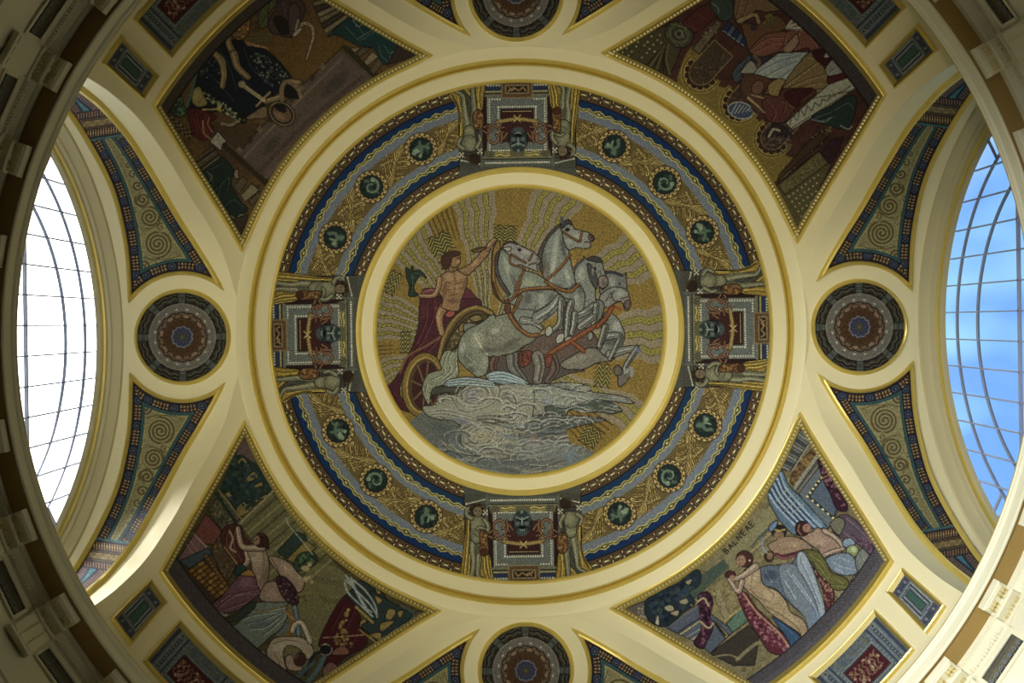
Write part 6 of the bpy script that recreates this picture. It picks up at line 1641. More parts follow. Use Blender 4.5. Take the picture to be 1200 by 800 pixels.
glow(cv, o, 300, 320, 50, 60, SKL, .55, 20, [5]); glow(cv, o, 420, 440, 60, 40, SKL, .6, 35, [5]); glow(cv, o, 560, 610, 70, 18, SKL, .5, 38, [5]); stroke(cv, o, [(390, 520), (480, 570), (600, 660), (640, 760)], SKD, 1.4, clip=[5]); stroke(cv, o, [(280, 400), (340, 460), (390, 480)], SKD, 1.2, clip=[5]); stroke(cv, o, [(300, 290), (290, 360)], SKD, 1.0, clip=[5]); stroke(cv, o, [(400, 400), (440, 440), (430, 480)], SKD, 1.0, clip=[5])
limb2(o, [(320, 250), (260, 295), (210, 325), (170, 335)], 8, 5, 5); limb2(o, [(230, 350), (205, 420), (165, 370), (135, 320)], 5.5, 4.4, 5)
cv.ell(*V(o, [(245, 200)])[0], 10, 9.4, (70, 38, 32), 5, 10, out=INK); cv.ell(*V(o, [(222, 212)])[0], 5.6, 6.6, (146, 112, 84), None, 15, out=(90, 62, 48), ow=.7); cv.dot(*V(o, [(210, 207)])[0], .8, (50, 34, 28)); cv.dot(*V(o, [(228, 205)])[0], .8, (50, 34, 28)); stroke(cv, o, [(208, 228), (224, 230)], (110, 60, 52), .9); cv.dot(*V(o, [(280, 210)])[0], 1.2, (200, 186, 150))
cv.ell(*V(o, [(150, 305)])[0], 6.4, 4.2, (70, 36, 38), 9, 0, out=INK); cv.ell(*V(o, [(165, 330)])[0], 4, 3.6, (140, 110, 82), 5)
stroke(cv, o, [(640, 780), (625, 800), (600, 830)], SKN, 5, 5)
px, py = 849.5, 647.0
ang = math.radians(-44.5)
for n_, ch in enumerate('BALNEAE'):
    ang = math.radians(-45.5 - 0.5 * n_)
    for st in GL[ch]:
        pts = [(px + (x * 1.35) * math.cos(ang) - (y * 1.05 - 3) * math.sin(ang), py + (x * 1.35) * math.sin(ang) + (y * 1.05 - 3) * math.cos(ang)) for x, y in st]
        cv.line(pts, (36, 30, 20), 1.2, sm=False)
    px += 7.3 * math.cos(ang); py += 7.3 * math.sin(ang)
# grey braided outer border
cv.col[(cv.R > 485) & (cv.R < 486.4)] = (34, 30, 30); mm = cv.R >= 486.4; cv.col[mm] = (82, 76, 76); cv.id[mm & (cv.id > 0)] = 2
T_ = np.arctan2(cv.Y - 390, cv.X - 610.5) * cv.R
cv.col[mm & ((T_ % 3.4) < 1.5) & (cv.R < 497)] = (60, 56, 58)
cv.noise(.05)
finish(cv, PIDS, root_br, 0.85, 24)
# ------------------------------------------------------------------ the central roundel: a charioteer and four horses over the clouds
root_oc = empty('mosaic_roundel', 'large central round mosaic of a charioteer driving four grey horses over clouds', 'mosaic')
A, B_, C_, D, E, F, G, H = (440, 260, 8), (560, 240, 8), (630, 240, 8), (440, 350, 8), (560, 330, 8), (640, 340, 8), (450, 430, 6.667), (590, 430, 6.155)
cv = Canvas(436, 215, 783, 562)
OX, OY = 609.8, 388.8
cv.mask = np.hypot(cv.X - OX, cv.Y - OY) < 169.5
cv.id[cv.mask] = 1
cv.col[:] = (116, 94, 42)
# sun rays: wavy bands fanning out from behind the chariot
rx, ry = cv.X - 572, cv.Y - 402
RR = np.hypot(rx, ry); TH = np.degrees(np.arctan2(ry, rx))
cv.col *= (1 + 0.05 * np.sin(RR * 1.1)[..., None] * (np.sin(TH * 3.1)[..., None]))
GROUPS = [(-12.5, 6.5, 7), (-39, -22, 7), (-73.5, -56, 7), (-104, -87, 7), (-139, -117, 9), (-178, -153, 11), (151, 172, 9), (20, 33, 5)]
MAU, YEL, DKG = np.array((118, 106, 84)), np.array((124, 114, 52)), np.array((54, 50, 28))
for t0, t1, nb in GROUPS:
    w = (t1 - t0) / nb
    tt = TH + 0.55 * np.sin(RR / 6.5) + 0.25 * np.sin(RR / 2.9 + 2)
    m = (tt > t0) & (tt < t1)
    k = np.floor((tt - t0) / w)
    f = (tt - t0) / w - k
    yel = (k % 2 == 1)
    edge = np.minimum(f, 1 - f) * w * RR * math.pi / 180
    cv.col[m & ~yel] = MAU
    cv.col[m & yel] = YEL
    cv.col[m & yel & (edge < 0.75)] = DKG
    cen = np.abs(f - .5) * w * RR * math.pi / 180
    cv.col[m & yel & (cen < .9) & ((RR % 5) < 1.7)] = (84, 78, 38)
    ou = m & ~yel & (edge < .6); cv.col[ou] = (132, 120, 90)
# striped gold beside the rays, and chevron patches
for t0, t1, r0, r1 in ((-118, -105, 128, 170), (172, 183, 112, 140), (33, 48, 120, 175)):
    m = (TH > t0) & (TH < t1) & (RR > r0) & (RR < r1); cv.col[m & ((TH * 1.0 % 2.2) < .7)] = (78, 60, 26)
def chevrons(x, y, w, h, rot, n=4):
    c, s = math.cos(math.radians(rot)), math.sin(math.radians(rot))
    P = lambda a, b: (x + a * c - b * s, y + a * s + b * c)
    cv.poly([P(-w, -h), P(w, -h), P(w, h), P(-w, h)], (104, 94, 42), None, False, clip=[1])
    for i in range(n + 1):
        b = -h + 2 * h * i / n
        cv.line([P(-w + 2 * w * j / 4, b - (h * .42 if j % 2 else -h * .42) * .8) for j in range(5)], (48, 44, 26), 1.5, sm=False, clip=[1])
        cv.line([P(-w + 2 * w * j / 4, b + 2 - (h * .42 if j % 2 else -h * .42) * .8) for j in range(5)], (132, 122, 66), .9, sm=False, clip=[1])
    for j in range(8):
        for e_ in (-h - 2.2, h + 2.2): cv.dot(*P(-w + 2 * w * j / 7, e_), .9, (54, 46, 24), clip=[1])
for q in ((516, 285, 13, 9, -25), (592, 273, 13, 7, 4), (459, 331, 8, 11, 28), (475, 401, 6, 10, 0), (706, 440, 9, 11, 5), (692, 511, 10, 9, 30)): chevrons(*q)
INK = (26, 22, 20)
# --- cloak
shape(cv, A, [(440, 640), (530, 620), (620, 640), (640, 700), (700, 700), (760, 740), (850, 625), (930, 690), (1000, 790), (900, 800), (760, 850), (640, 900), (430, 800)], (80, 36, 44), 3)
cv.poly(V(D, [(430, 0), (600, -20), (760, 0), (960, 0), (990, 60), (860, 80), (740, 160), (640, 300), (590, 540), (590, 640), (440, 560), (300, 640), (250, 740), (230, 900), (330, 1060), (170, 1000), (20, 860), (150, 790), (300, 540), (360, 400), (400, 250)]), (62, 28, 34), 3, out=INK)
folds(cv, D, [[(480, 20), (470, 200), (380, 420)], [(560, 60), (520, 220), (430, 420)], [(600, 360), (520, 460), (460, 520)], [(540, 0), (580, 120)], [(420, 420), (340, 520), (250, 700)], [(820, 10), (740, 60)]], (38, 14, 20), (98, 48, 54), [3], 1.4)
glow(cv, D, 450, 120, 40, 90, (84, 38, 46), .5, 15, [3]); glow(cv, A, 510, 650, 60, 30, (104, 54, 62), .7, -5, [3]); stroke(cv, A, [(440, 660), (530, 635), (620, 665)], (118, 68, 72), 2.0, clip=[3])
stroke(cv, D, [(560, 80), (640, 130), (720, 110)], (96, 44, 46), 3, clip=[3])
shape(cv, D, [(650, 150), (735, 80), (740, 150), (690, 175)], (136, 64, 58), 3)
stroke(cv, D, [(620, 350), (480, 440), (300, 540), (230, 690)], (98, 68, 44), 2.6, 3)
# --- chariot body and wheel
shape(cv, D, [(575, 560), (610, 400), (660, 280), (760, 150), (860, 80), (960, 65), (1060, 90), (1120, 150), (1100, 200), (960, 260), (860, 300), (790, 420), (740, 470), (660, 520), (610, 600)], (82, 68, 38), 4)
r4 = [4]
stroke(cv, D, [(590, 560), (640, 360), (740, 190), (860, 100), (970, 80), (1090, 140)], (122, 98, 50), 3.2, clip=r4); stroke(cv, D, [(620, 540), (680, 370), (770, 230), (870, 140), (980, 115), (1080, 160)], (48, 38, 24), 2.2, clip=r4)
shape(cv, D, [(660, 500), (700, 360), (790, 240), (880, 165), (980, 140), (1060, 180), (880, 250), (800, 360), (760, 440)], (66, 56, 34), 4); speck(cv, D, [(680, 480), (720, 350), (800, 250), (900, 190), (860, 280), (770, 420)], 46, [(116, 100, 56), (50, 44, 28), (92, 82, 48)], 1.3, 4, r4)
cv.ell(*V(D, [(815, 265)])[0], 3.6, 6, (106, 92, 52), 4, 35, out=INK)
shape(cv, D, [(880, 180), (960, 150), (1000, 190), (930, 215)], (112, 96, 58), 4)
wx, wy = 496, 451
cv.ell(wx, wy, 25.5, 38.5, INK, 5, 6); cv.ell(wx, wy, 24.6, 37.6, (108, 86, 40), 5, 6); cv.ell(wx + .5, wy, 20.4, 32.6, (150, 124, 66), None, 6, clip=[5]); cv.ell(wx + 1, wy, 19.2, 31, (70, 54, 30), None, 6, clip=[5]); cv.ell(wx + 2.4, wy + 1, 15.6, 28, (52, 26, 28), None, 6, clip=[5])
for t in range(8):
    t = t * math.pi / 4 + .2; cv.line([(wx + 2.4, wy + 3), (wx + 2.4 + 15.6 * math.cos(t), wy + 1 + 28 * math.sin(t))], (98, 74, 46), 2.0, clip=[5])
cv.ell(wx + 2.4, wy + 3, 4.6, 6.6, (112, 84, 48), None, 6, clip=[5], out=INK); cv.ell(wx + 2.4, wy + 3, 2, 3, (66, 46, 30), None, 6, clip=[5])
# --- driver
SK, SD, SL = (122, 92, 62), (82, 56, 40), (152, 120, 84)
LB = lambda crop, q, w, w1: (stroke(cv, crop, q, INK, w + 1.4, 2, w1=w1 + 1.4), stroke(cv, crop, q, SK, w, clip=[2], w1=w1), stroke(cv, crop, [(x - 7, y - 5) for x, y in q], SL, w * .35, clip=[2], w1=w1 * .35))
LB(D, [(650, 60), (600, 150), (600, 230), (620, 320)], 9.5, 6.2)
shape(cv, A, [(580, 540), (640, 480), (690, 455), (780, 440), (850, 470), (860, 560), (840, 640), (800, 740), (780, 830), (700, 830), (620, 800), (630, 720), (580, 640)], SK, 2)
LB(A, [(600, 530), (590, 610), (540, 690), (420, 690)], 5.6, 4.0)
shape(cv, A, [(770, 450), (820, 430), (900, 380), (970, 300), (1030, 240), (1080, 240), (1060, 300), (1000, 370), (930, 440), (860, 500)], SK, 2); LB(A, [(1050, 250), (1080, 200), (1120, 165)], 5, 3.6)
for x, y, rx_, ry_, col, ro in ((690, 520, 50, 40, SL, 0), (790, 510, 40, 36, SL, 0), (740, 620, 50, 40, SL, 0), (650, 640, 26, 80, SD, 8), (840, 590, 24, 70, SD, 5), (730, 740, 60, 30, SD, 0), (930, 380, 50, 20, SL, -45)): glow(cv, A, x, y, rx_, ry_, col, .55, ro, [2])
for q in ([(740, 470), (745, 600), (720, 760)], [(660, 565), (720, 580)], [(760, 575), (820, 560)], [(680, 640), (800, 620)], [(690, 690), (790, 670)]): stroke(cv, A, q, SD, .9, clip=[2])
shape(cv, A, [(690, 380), (740, 390), (770, 440), (700, 470), (680, 430)], (112, 82, 58), 2)
cv.ell(*V(A, [(745, 360)])[0], 6.6, 8.4, SK, 2, 8, out=INK); shape(cv, A, [(620, 330), (660, 290), (740, 270), (800, 290), (760, 320), (720, 330), (700, 400), (660, 450), (640, 430), (620, 400)], (62, 38, 30), 2)
for q in ([(640, 320), (615, 310)], [(630, 380), (590, 380)], [(640, 420), (620, 440)], [(655, 300), (650, 280)], [(700, 285), (695, 268)], [(740, 280), (735, 262)]): stroke(cv, A, q, (62, 38, 30), 1.6, 2)
stroke(cv, A, [(760, 330), (800, 340), (795, 365)], SD, 1.0, clip=[2]); cv.dot(*V(A, [(772, 345)])[0], .8, INK); stroke(cv, A, [(770, 395), (795, 392)], (84, 48, 40), .9); glow(cv, A, 770, 370, 16, 24, SL, .5, 0, [2])
shape(cv, A, [(900, 265), (960, 240), (1040, 235), (1010, 265), (930, 285)], (98, 74, 42), 12); stroke(cv, A, [(910, 275), (970, 250), (1060, 240)], (58, 38, 24), 1.2)
# --- small dark winged statuette held out on his hand
shape(cv, A, [(280, 440), (300, 430), (330, 455), (330, 420), (350, 410), (355, 450), (410, 450), (440, 470), (480, 525), (420, 500), (390, 540), (365, 580), (360, 640), (400, 680), (360, 700), (310, 690), (315, 600), (290, 520)], (34, 48, 38), 11); folds(cv, A, [[(320, 480), (340, 560), (330, 660)], [(360, 470), (400, 480), (440, 500)]], (22, 30, 26), (60, 78, 60), [11]); glow(cv, A, 350, 520, 16, 40, (54, 76, 62), .6, 0, [11])
# --- horses
HB, HD, HL = (102, 103, 94), (56, 55, 52), (150, 151, 136)
def horse(crop, q, idn, col=HB, ow=1.1): shape(cv, crop, q, col, idn, ow=ow)
def leg(crop, q, w, w1, idn, col=HB, hl=HL):
    stroke(cv, crop, q, INK, w + 1.8, idn, w1=w1 + 1.8); stroke(cv, crop, q, col, w, clip=[idn], w1=w1); stroke(cv, crop, [(x + 9, y + 2) for x, y in q], tuple(int(v * .66) for v in col), w * .34, clip=[idn], w1=w1 * .34); stroke(cv, crop, [(x - 8, y) for x, y in q], tuple(int(v * .92) for v in hl), w * .22, clip=[idn], w1=w1 * .26)
# shaded bodies of the far horses
BR = (78, 64, 57)
horse(E, [(400, 640), (520, 540), (700, 470), (900, 420), (1050, 440), (1130, 600), (1000, 660), (860, 740), (700, 800), (640, 700), (500, 690), (400, 690)], 9, BR)
glow(cv, E, 600, 660, 120, 20, (104, 86, 70), .6, -6, [9]); glow(cv, E, 760, 600, 120, 40, (64, 52, 48), .7, -25, [9])
cv.poly(V(E, [(110, 700), (250, 690), (400, 650), (640, 690), (690, 760), (1000, 830), (860, 860), (600, 960), (420, 940), (300, 890), (90, 860)]), (70, 60, 54), 9, out=INK)
for q, w, w1, col in (([(160, 710), (140, 780), (150, 880)], 8, 6, (86, 62, 52)), ([(320, 690), (330, 800), (420, 920)], 13, 9, (88, 86, 78)), ([(560, 700), (580, 800), (560, 920)], 13, 10, (98, 92, 82)), ([(700, 720), (720, 820), (660, 920)], 11, 8, (80, 66, 58))): leg(E, q, w, w1, 9, col, tuple(int(v * 1.25) for v in col))
shape(cv, E, [(390, 670), (500, 650), (490, 760), (400, 800)], (86, 44, 34), 12); speck(cv, E, [(400, 680), (480, 670), (470, 750), (410, 780)], 14, [(120, 66, 44), (52, 28, 24)], 1.2, 3, [12])
# fourth (right-hand) horse
horse(F, [(350, 560), (450, 540), (560, 600), (620, 660), (480, 680), (350, 740), (200, 740), (130, 700), (200, 640)], 9, (98, 94, 82)); glow(cv, F, 300, 640, 120, 30, (128, 122, 104), .5, -15, [9])
horse(F, [(520, 300), (560, 200), (650, 240), (700, 310), (735, 400), (720, 500), (640, 640), (560, 620), (500, 560), (520, 430)], 9); glow(cv, F, 660, 340, 50, 60, HL, .6, 20, [9]); glow(cv, F, 600, 470, 60, 60, HD, .7, 0, [9])
leg(F, [(600, 600), (740, 560), (850, 540)], 9.5, 6, 9); leg(F, [(850, 550), (790, 640), (740, 730), (760, 790)], 5.6, 4.4, 9); leg(F, [(560, 430), (690, 430), (650, 540), (600, 640)], 7.5, 4, 9); leg(F, [(560, 340), (540, 430), (500, 540)], 6.5, 4, 9)
shape(cv, H, [(830, 60), (870, 40), (925, 20), (900, 90), (840, 145), (825, 110)], (92, 84, 78), 9); cv.dot(*V(F, [(868, 560)])[0], 3.4, (84, 92, 110), 9); shape(cv, F, [(630, 740), (680, 700), (720, 770), (660, 800)], (84, 76, 66), 9); stroke(cv, F, [(740, 770), (800, 730), (805, 800)], (118, 120, 114), 4, 9)
horse(C_, [(610, 640), (660, 620), (740, 630), (800, 660), (835, 640), (830, 700), (840, 800), (800, 900), (700, 880), (640, 900), (580, 800)], 9, (92, 93, 88)); stroke(cv, C_, [(620, 640), (700, 630), (790, 660)], (44, 44, 50), 3.4, 9)
horse(F, [(600, -20), (680, -30), (760, 0), (780, 60), (795, 130), (770, 185), (740, 185), (710, 110), (650, 120), (580, 160), (540, 150), (500, 60)], 9, (108, 108, 100)); glow(cv, F, 700, 30, 40, 40, HL, .6, 0, [9]); shape(cv, F, [(735, 110), (785, 90), (793, 135), (770, 178), (742, 165)], (90, 72, 66), 9); stroke(cv, F, [(610, 20), (640, 100), (700, 100)], (60, 48, 38), 1.4, 12); stroke(cv, F, [(700, 80), (770, 60)], (66, 50, 40), 1.4, 12); cv.dot(*V(C_, [(770, 740)])[0], 1.2, (28, 26, 26)); stroke(cv, F, [(580, 170), (630, 150), (700, 180)], (112, 66, 34), 4, 12)
for q in ([(610, 20), (560, 100)], [(640, 0), (600, 80)]): stroke(cv, F, q, HD, 1.2, clip=[9])
# third horse
horse(E, [(900, 60), (960, 30), (1000, 120), (1100, 160), (1180, 200), (1160, 330), (1060, 420), (960, 430), (910, 330), (900, 200)], 8, (94, 95, 90))
horse(C_, [(350, 600), (380, 540), (430, 510), (430, 480), (470, 510), (540, 480), (600, 520), (620, 600), (650, 690), (660, 750), (600, 790), (560, 700), (540, 800), (540, 960), (430, 960), (350, 800)], 8, (104, 106, 96))
glow(cv, C_, 410, 650, 40, 90, HL, .55, 0, [8]); shape(cv, C_, [(460, 510), (520, 480), (590, 500), (600, 540), (520, 530)], (52, 52, 54), 8); shape(cv, C_, [(465, 560), (500, 560), (560, 680), (550, 790), (490, 690)], (62, 60, 58), 8); cv.dot(*V(C_, [(537, 597)])[0], 2.0, (26, 24, 24)); cv.ell(*V(C_, [(615, 720)])[0], 6.0, 7.6, (92, 84, 78), 8, out=INK); speck(cv, C_, [(570, 690), (660, 690), (650, 780), (580, 770)], 18, [(52, 40, 38), (124, 108, 98)], 1.0, 3, [8]); stroke(cv, C_, [(560, 640), (590, 620), (600, 660)], HD, 1.0, clip=[8]); stroke(cv, C_, [(350, 600), (370, 560), (430, 510)], (56, 54, 56), 3, 8)
leg(E, [(930, 310), (1030, 270), (1090, 220)], 9, 6.5, 8); leg(E, [(1110, 220), (1100, 320), (1080, 430)], 6, 4.4, 8); shape(cv, E, [(1030, 490), (1070, 470), (1080, 530), (1040, 550)], (112, 110, 102), 8); leg(E, [(960, 420), (1080, 330)], 7, 5, 8); leg(E, [(1190, 420), (1140, 600)], 5, 4, 9)
# second horse, head high
horse(B_, [(770, 190), (850, 170), (860, 280), (850, 420), (880, 560), (910, 700), (930, 800), (860, 860), (740, 820), (650, 720), (600, 640), (560, 480), (600, 380), (660, 290)], 7, (106, 110, 100))
shape(cv, B_, [(780, 170), (770, 200), (680, 290), (625, 390), (600, 500), (610, 640), (580, 600), (560, 480), (600, 370), (680, 250)], (66, 60, 58), 7)
glow(cv, B_, 720, 450, 30, 200, HL, .6, 8, [7]); glow(cv, B_, 840, 660, 24, 90, HL, .6, -15, [7]); glow(cv, B_, 800, 400, 26, 110, HD, .6, -12, [7]); glow(cv, B_, 650, 600, 30, 90, (84, 72, 64), .6, 0, [7])
horse(B_, [(770, 190), (800, 160), (840, 140), (890, 190), (900, 220), (970, 240), (1040, 260), (1090, 300), (1080, 340), (1050, 345), (1060, 390), (1010, 410), (920, 400), (850, 425), (810, 350), (790, 260)], 7, (116, 116, 106))
glow(cv, B_, 940, 290, 60, 24, HL, .6, 20, [7]); glow(cv, B_, 860, 340, 40, 30, HL, .4, 0, [7]); shape(cv, B_, [(785, 170), (830, 140), (860, 140), (890, 190), (840, 180), (790, 220)], (52, 48, 52), 7); stroke(cv, B_, [(775, 160), (790, 110), (795, 170)], (70, 66, 66), 2.4, 7); cv.ell(*V(B_, [(840, 230)])[0], 3.0, 2.2, (28, 26, 28), None, 0); shape(cv, B_, [(1040, 280), (1085, 300), (1075, 335), (1040, 320)], (98, 72, 66), 7); cv.dot(*V(B_, [(1065, 305)])[0], 1.2, (40, 30, 30)); stroke(cv, B_, [(1000, 345), (1060, 345)], (54, 44, 44), 1.4); stroke(cv, B_, [(800, 350), (860, 420), (950, 400)], (60, 58, 62), 1.4, clip=[7])
horse(E, [(700, 80), (760, 60), (860, 60), (930, 20), (1000, 100), (1000, 200), (980, 270), (910, 280), (880, 170), (820, 160), (780, 120)], 7); glow(cv, E, 930, 170, 30, 70, HL, .5, 0, [7])
leg(E, [(880, 190), (850, 280), (840, 400), (830, 520)], 6.4, 5, 7); leg(E, [(910, 300), (900, 400), (880, 480)], 6, 5, 7); shape(cv, E, [(815, 540), (850, 510), (890, 530), (840, 595)], (128, 126, 114), 7); shape(cv, E, [(730, 540), (760, 490), (810, 490), (800, 550), (750, 580)], (132, 130, 116), 7)
# near horse
horse(E, [(-130, 400), (0, 390), (120, 340), (270, 300), (330, 330), (420, 440), (540, 530), (420, 610), (330, 670), (180, 695), (100, 695), (60, 690), (0, 660), (-100, 560)], 6, (100, 100, 84))
horse(D, [(780, 420), (850, 300), (980, 230), (1120, 160), (1100, 520), (1060, 540), (1065, 600), (1040, 700), (970, 735), (930, 720), (840, 640), (780, 570)], 6, (104, 106, 90))
cv.poly(V(D, [(1060, 250), (1180, 180), (1200, 500), (1080, 525), (1020, 460), (1000, 340)]), (100, 100, 84), 6)
glow(cv, D, 960, 380, 70, 90, (142, 140, 116), .6, 20, [6]); glow(cv, D, 1020, 600, 40, 70, (128, 130, 112), .5, 10, [6]); glow(cv, D, 860, 560, 60, 60, (72, 76, 68), .6, 30, [6]); stroke(cv, D, [(930, 330), (980, 440), (1050, 520)], (164, 162, 136), 1.4, clip=[6]); folds(cv, D, [[(860, 600), (930, 660), (980, 700)], [(840, 520), (930, 600), (1020, 640)]], (70, 74, 66), (132, 134, 116), [6], 1.3)
glow(cv, E, 200, 420, 120, 60, (122, 120, 98), .5, -15, [6]); glow(cv, E, 260, 620, 160, 40, (72, 70, 60), .6, -10, [6]); speck(cv, E, [(20, 430), (240, 360), (330, 480), (160, 580), (20, 560)], 80, [(122, 124, 106), (86, 88, 76)], .8, 3, [6])
horse(B_, [(230, 400), (300, 440), (300, 540), (400, 590), (460, 620), (540, 640), (620, 690), (700, 780), (760, 860), (500, 960), (300, 920), (280, 800), (220, 700), (185, 600), (200, 470)], 6, (104, 109, 95))
glow(cv, B_, 280, 600, 30, 130, HL, .6, -18, [6]); glow(cv, B_, 480, 730, 110, 40, (138, 140, 112), .6, 18, [6]); glow(cv, B_, 400, 680, 60, 22, (74, 78, 66), .6, 30, [6])
shape(cv, B_, [(230, 400), (190, 480), (190, 600), (230, 720), (310, 840), (260, 820), (190, 710), (155, 560), (170, 460), (210, 410)], (62, 60, 66), 6)
horse(B_, [(225, 400), (300, 350), (380, 370), (440, 400), (520, 440), (570, 490), (590, 540), (550, 560), (560, 620), (500, 600), (440, 580), (400, 560), (310, 560), (290, 470)], 6, (116, 114, 108))
glow(cv, B_, 350, 500, 40, 30, (90, 88, 84), .6, 0, [6]); glow(cv, B_, 440, 440, 60, 22, (150, 142, 138), .6, 25, [6]); stroke(cv, B_, [(240, 370), (300, 345), (370, 365)], (48, 38, 36), 3, 6); shape(cv, B_, [(230, 400), (310, 395), (300, 435), (260, 425)], (140, 132, 118), 6); cv.ell(*V(B_, [(390, 420)])[0], 2.6, 1.9, (36, 28, 34), None, 15); cv.dot(*V(B_, [(560, 510)])[0], 1.3, (44, 32, 30)); stroke(cv, B_, [(480, 560), (550, 540)], (60, 44, 40), 1.6); glow(cv, B_, 570, 520, 20, 30, (104, 84, 76), .7, 0, [6])
horse(E, [(330, 270), (400, 110), (540, 80), (700, 80), (770, 130), (740, 200), (620, 270), (530, 330), (600, 430), (580, 480), (520, 500), (420, 440), (340, 330)], 6, (102, 104, 94))
glow(cv, E, 450, 180, 60, 60, (84, 82, 78), .5, 0, [6]); glow(cv, E, 600, 170, 40, 70, HL, .5, 0, [6]); glow(cv, E, 430, 360, 60, 30, HL, .6, 35, [6]); stroke(cv, E, [(370, 255), (480, 260), (560, 270), (680, 190)], (56, 58, 54), 1.5, clip=[6]); stroke(cv, E, [(540, 230), (520, 310)], (60, 62, 58), 1.5, clip=[6])
leg(E, [(420, 360), (520, 380), (600, 430)], 8, 4.4, 6); leg(E, [(560, 340), (680, 260), (760, 160)], 13, 9, 6); glow(cv, E, 650, 330, 60, 20, HD, .7, -45, [6]); leg(E, [(780, 170), (775, 280), (765, 390), (700, 460)], 6.2, 4.6, 6); shape(cv, E, [(630, 460), (670, 410), (700, 440), (700, 480), (650, 515)], (134, 132, 118), 6)
stroke(cv, E, [(830, 190), (810, 330), (800, 460)], (44, 44, 42), 3.2, clip=[6, 7, 9, 1])
# tail
shape(cv, D, [(770, 455), (740, 500), (700, 480), (640, 500), (600, 600), (620, 660), (500, 700), (450, 780), (440, 880), (500, 1000), (520, 900), (600, 820), (700, 790), (780, 700), (770, 600)], (112, 114, 92), 6)
folds(cv, D, [[(740, 480), (680, 560), (700, 660), (600, 760)], [(680, 500), (640, 600), (640, 700), (520, 760)], [(750, 560), (740, 680), (620, 780)], [(480, 800), (470, 880), (500, 960)]], (66, 70, 58), (148, 150, 124), [6], 1.4)
# harness and reins
LE, LL = (84, 56, 30), (122, 86, 44)
def strap(crop, q, w=2.6): stroke(cv, crop, q, (44, 28, 20), w + 1.2, 12); stroke(cv, crop, q, LE, w, clip=[12]); stroke(cv, crop, [(x, y - 4) for x, y in q], LL, w * .35, clip=[12])
strap(E, [(340, 140), (420, 80), (560, 60), (700, 55)], 3.4); strap(E, [(400, 0), (350, 120), (300, 180)], 2.6); strap(E, [(410, 130), (370, 220), (330, 290)], 2.4); strap(E, [(270, 190), (300, 310), (380, 430), (480, 500), (560, 500)], 4.4)
strap(E, [(640, 0), (740, 60), (850, 90), (900, 70), (940, 30)], 3.6); strap(B_, [(870, 460), (780, 580), (650, 700)], 2.4); strap(B_, [(430, 620), (390, 700), (350, 800)], 2.2)
strap(B_, [(310, 460), (390, 510), (450, 540)], 1.6); strap(B_, [(310, 460), (300, 540), (360, 570), (440, 600)], 1.4); strap(B_, [(510, 460), (480, 520)], 1.6); strap(B_, [(800, 250), (870, 300), (940, 340)], 1.8); strap(B_, [(975, 250), (960, 340)], 1.8)
stroke(cv, A, [(1140, 170), (1100, 260), (1090, 420), (1090, 560), (1120, 680), (1200, 760)], (48, 32, 22), 2.0, 12); stroke(cv, A, [(1160, 180), (1170, 240), (1130, 330), (1120, 480), (1140, 620), (1230, 760)], (70, 48, 30), 1.6, 12); stroke(cv, E, [(140, 0), (180, 120), (230, 190), (290, 210)], (54, 36, 24), 2.2, 12); stroke(cv, E, [(170, 0), (210, 110), (270, 180)], (96, 70, 40), 1.3, 12)
cv.ell(*V(E, [(280, 250)])[0], 3.6, 6.4, (84, 48, 34), 12, 0, out=INK)
RED = (98, 54, 28)
for crop, q, w in ((E, [(640, 700), (760, 620), (900, 540), (1060, 440), (1200, 350)], 4.6), (E, [(890, 570), (990, 650)], 4.6), (F, [(480, 340), (560, 260), (620, 160)], 4.4)):
    stroke(cv, crop, q, (52, 26, 20), w + 1.4, 12); stroke(cv, crop, q, RED, w, clip=[12]); stroke(cv, crop, [(x, y - 5) for x, y in q], (124, 76, 42), w * .3, clip=[12])
shape(cv, E, [(640, 700), (700, 690), (680, 790), (640, 800)], (96, 48, 36), 12)
for t in np.linspace(0, 1, 7): cv.dot(*V(B_, [(880 + 30 * t, 450 + 110 * math.sin(t * 2.4))])[0], 1.1, (150, 120, 60)); cv.dot(*V(B_, [(985 - 60 * t, 410 + 120 * t)])[0], 1.0, (84, 60, 34))
# --- clouds
SHADE_ = [(E, 470, 150, 40, 60, 0, HD, 6), (E, 690, 150, 30, 50, 20, HD, 6), (E, 380, 400, 40, 20, 40, HD, 6), (D, 1120, 300, 60, 30, -20, HL, 6), (D, 820, 460, 30, 60, 10, HL, 6), (D, 900, 660, 50, 30, 40, HD, 6), (E, 90, 640, 70, 30, 0, HD, 6), (E, 330, 560, 90, 30, -25, HD, 6),
    (B_, 620, 540, 22, 120, 4, HD, 7), (B_, 700, 620, 24, 130, 12, HL, 7), (B_, 760, 760, 60, 22, 20, HD, 7), (B_, 890, 780, 20, 50, 0, HD, 7), (B_, 330, 700, 24, 90, -25, HD, 6), (B_, 540, 800, 80, 26, 10, HD, 6), (F, 690, 440, 30, 40, 0, HD, 9), (F, 560, 240, 30, 40, 30, HD, 9), (C_, 700, 720, 40, 60, 0, HL, 9), (C_, 400, 780, 24, 60, 0, HD, 8), (C_, 520, 620, 14, 40, 0, HL, 8), (E, 1060, 260, 60, 30, -10, HD, 8), (E, 960, 90, 26, 40, 0, HD, 7)]
for c_, x, y, a_, b_, ro, cc, ii in SHADE_: glow(cv, c_, x, y, a_, b_, cc, .5, ro, [ii])
CL, CD, CH = (112, 114, 104), (66, 70, 68), (146, 146, 130)
cv.poly(V(G, [(270, 380), (300, 350), (600, 300), (900, 250), (1150, 350), (1150, 800), (700, 900), (300, 560), (200, 440)]), (84, 86, 78), 10)
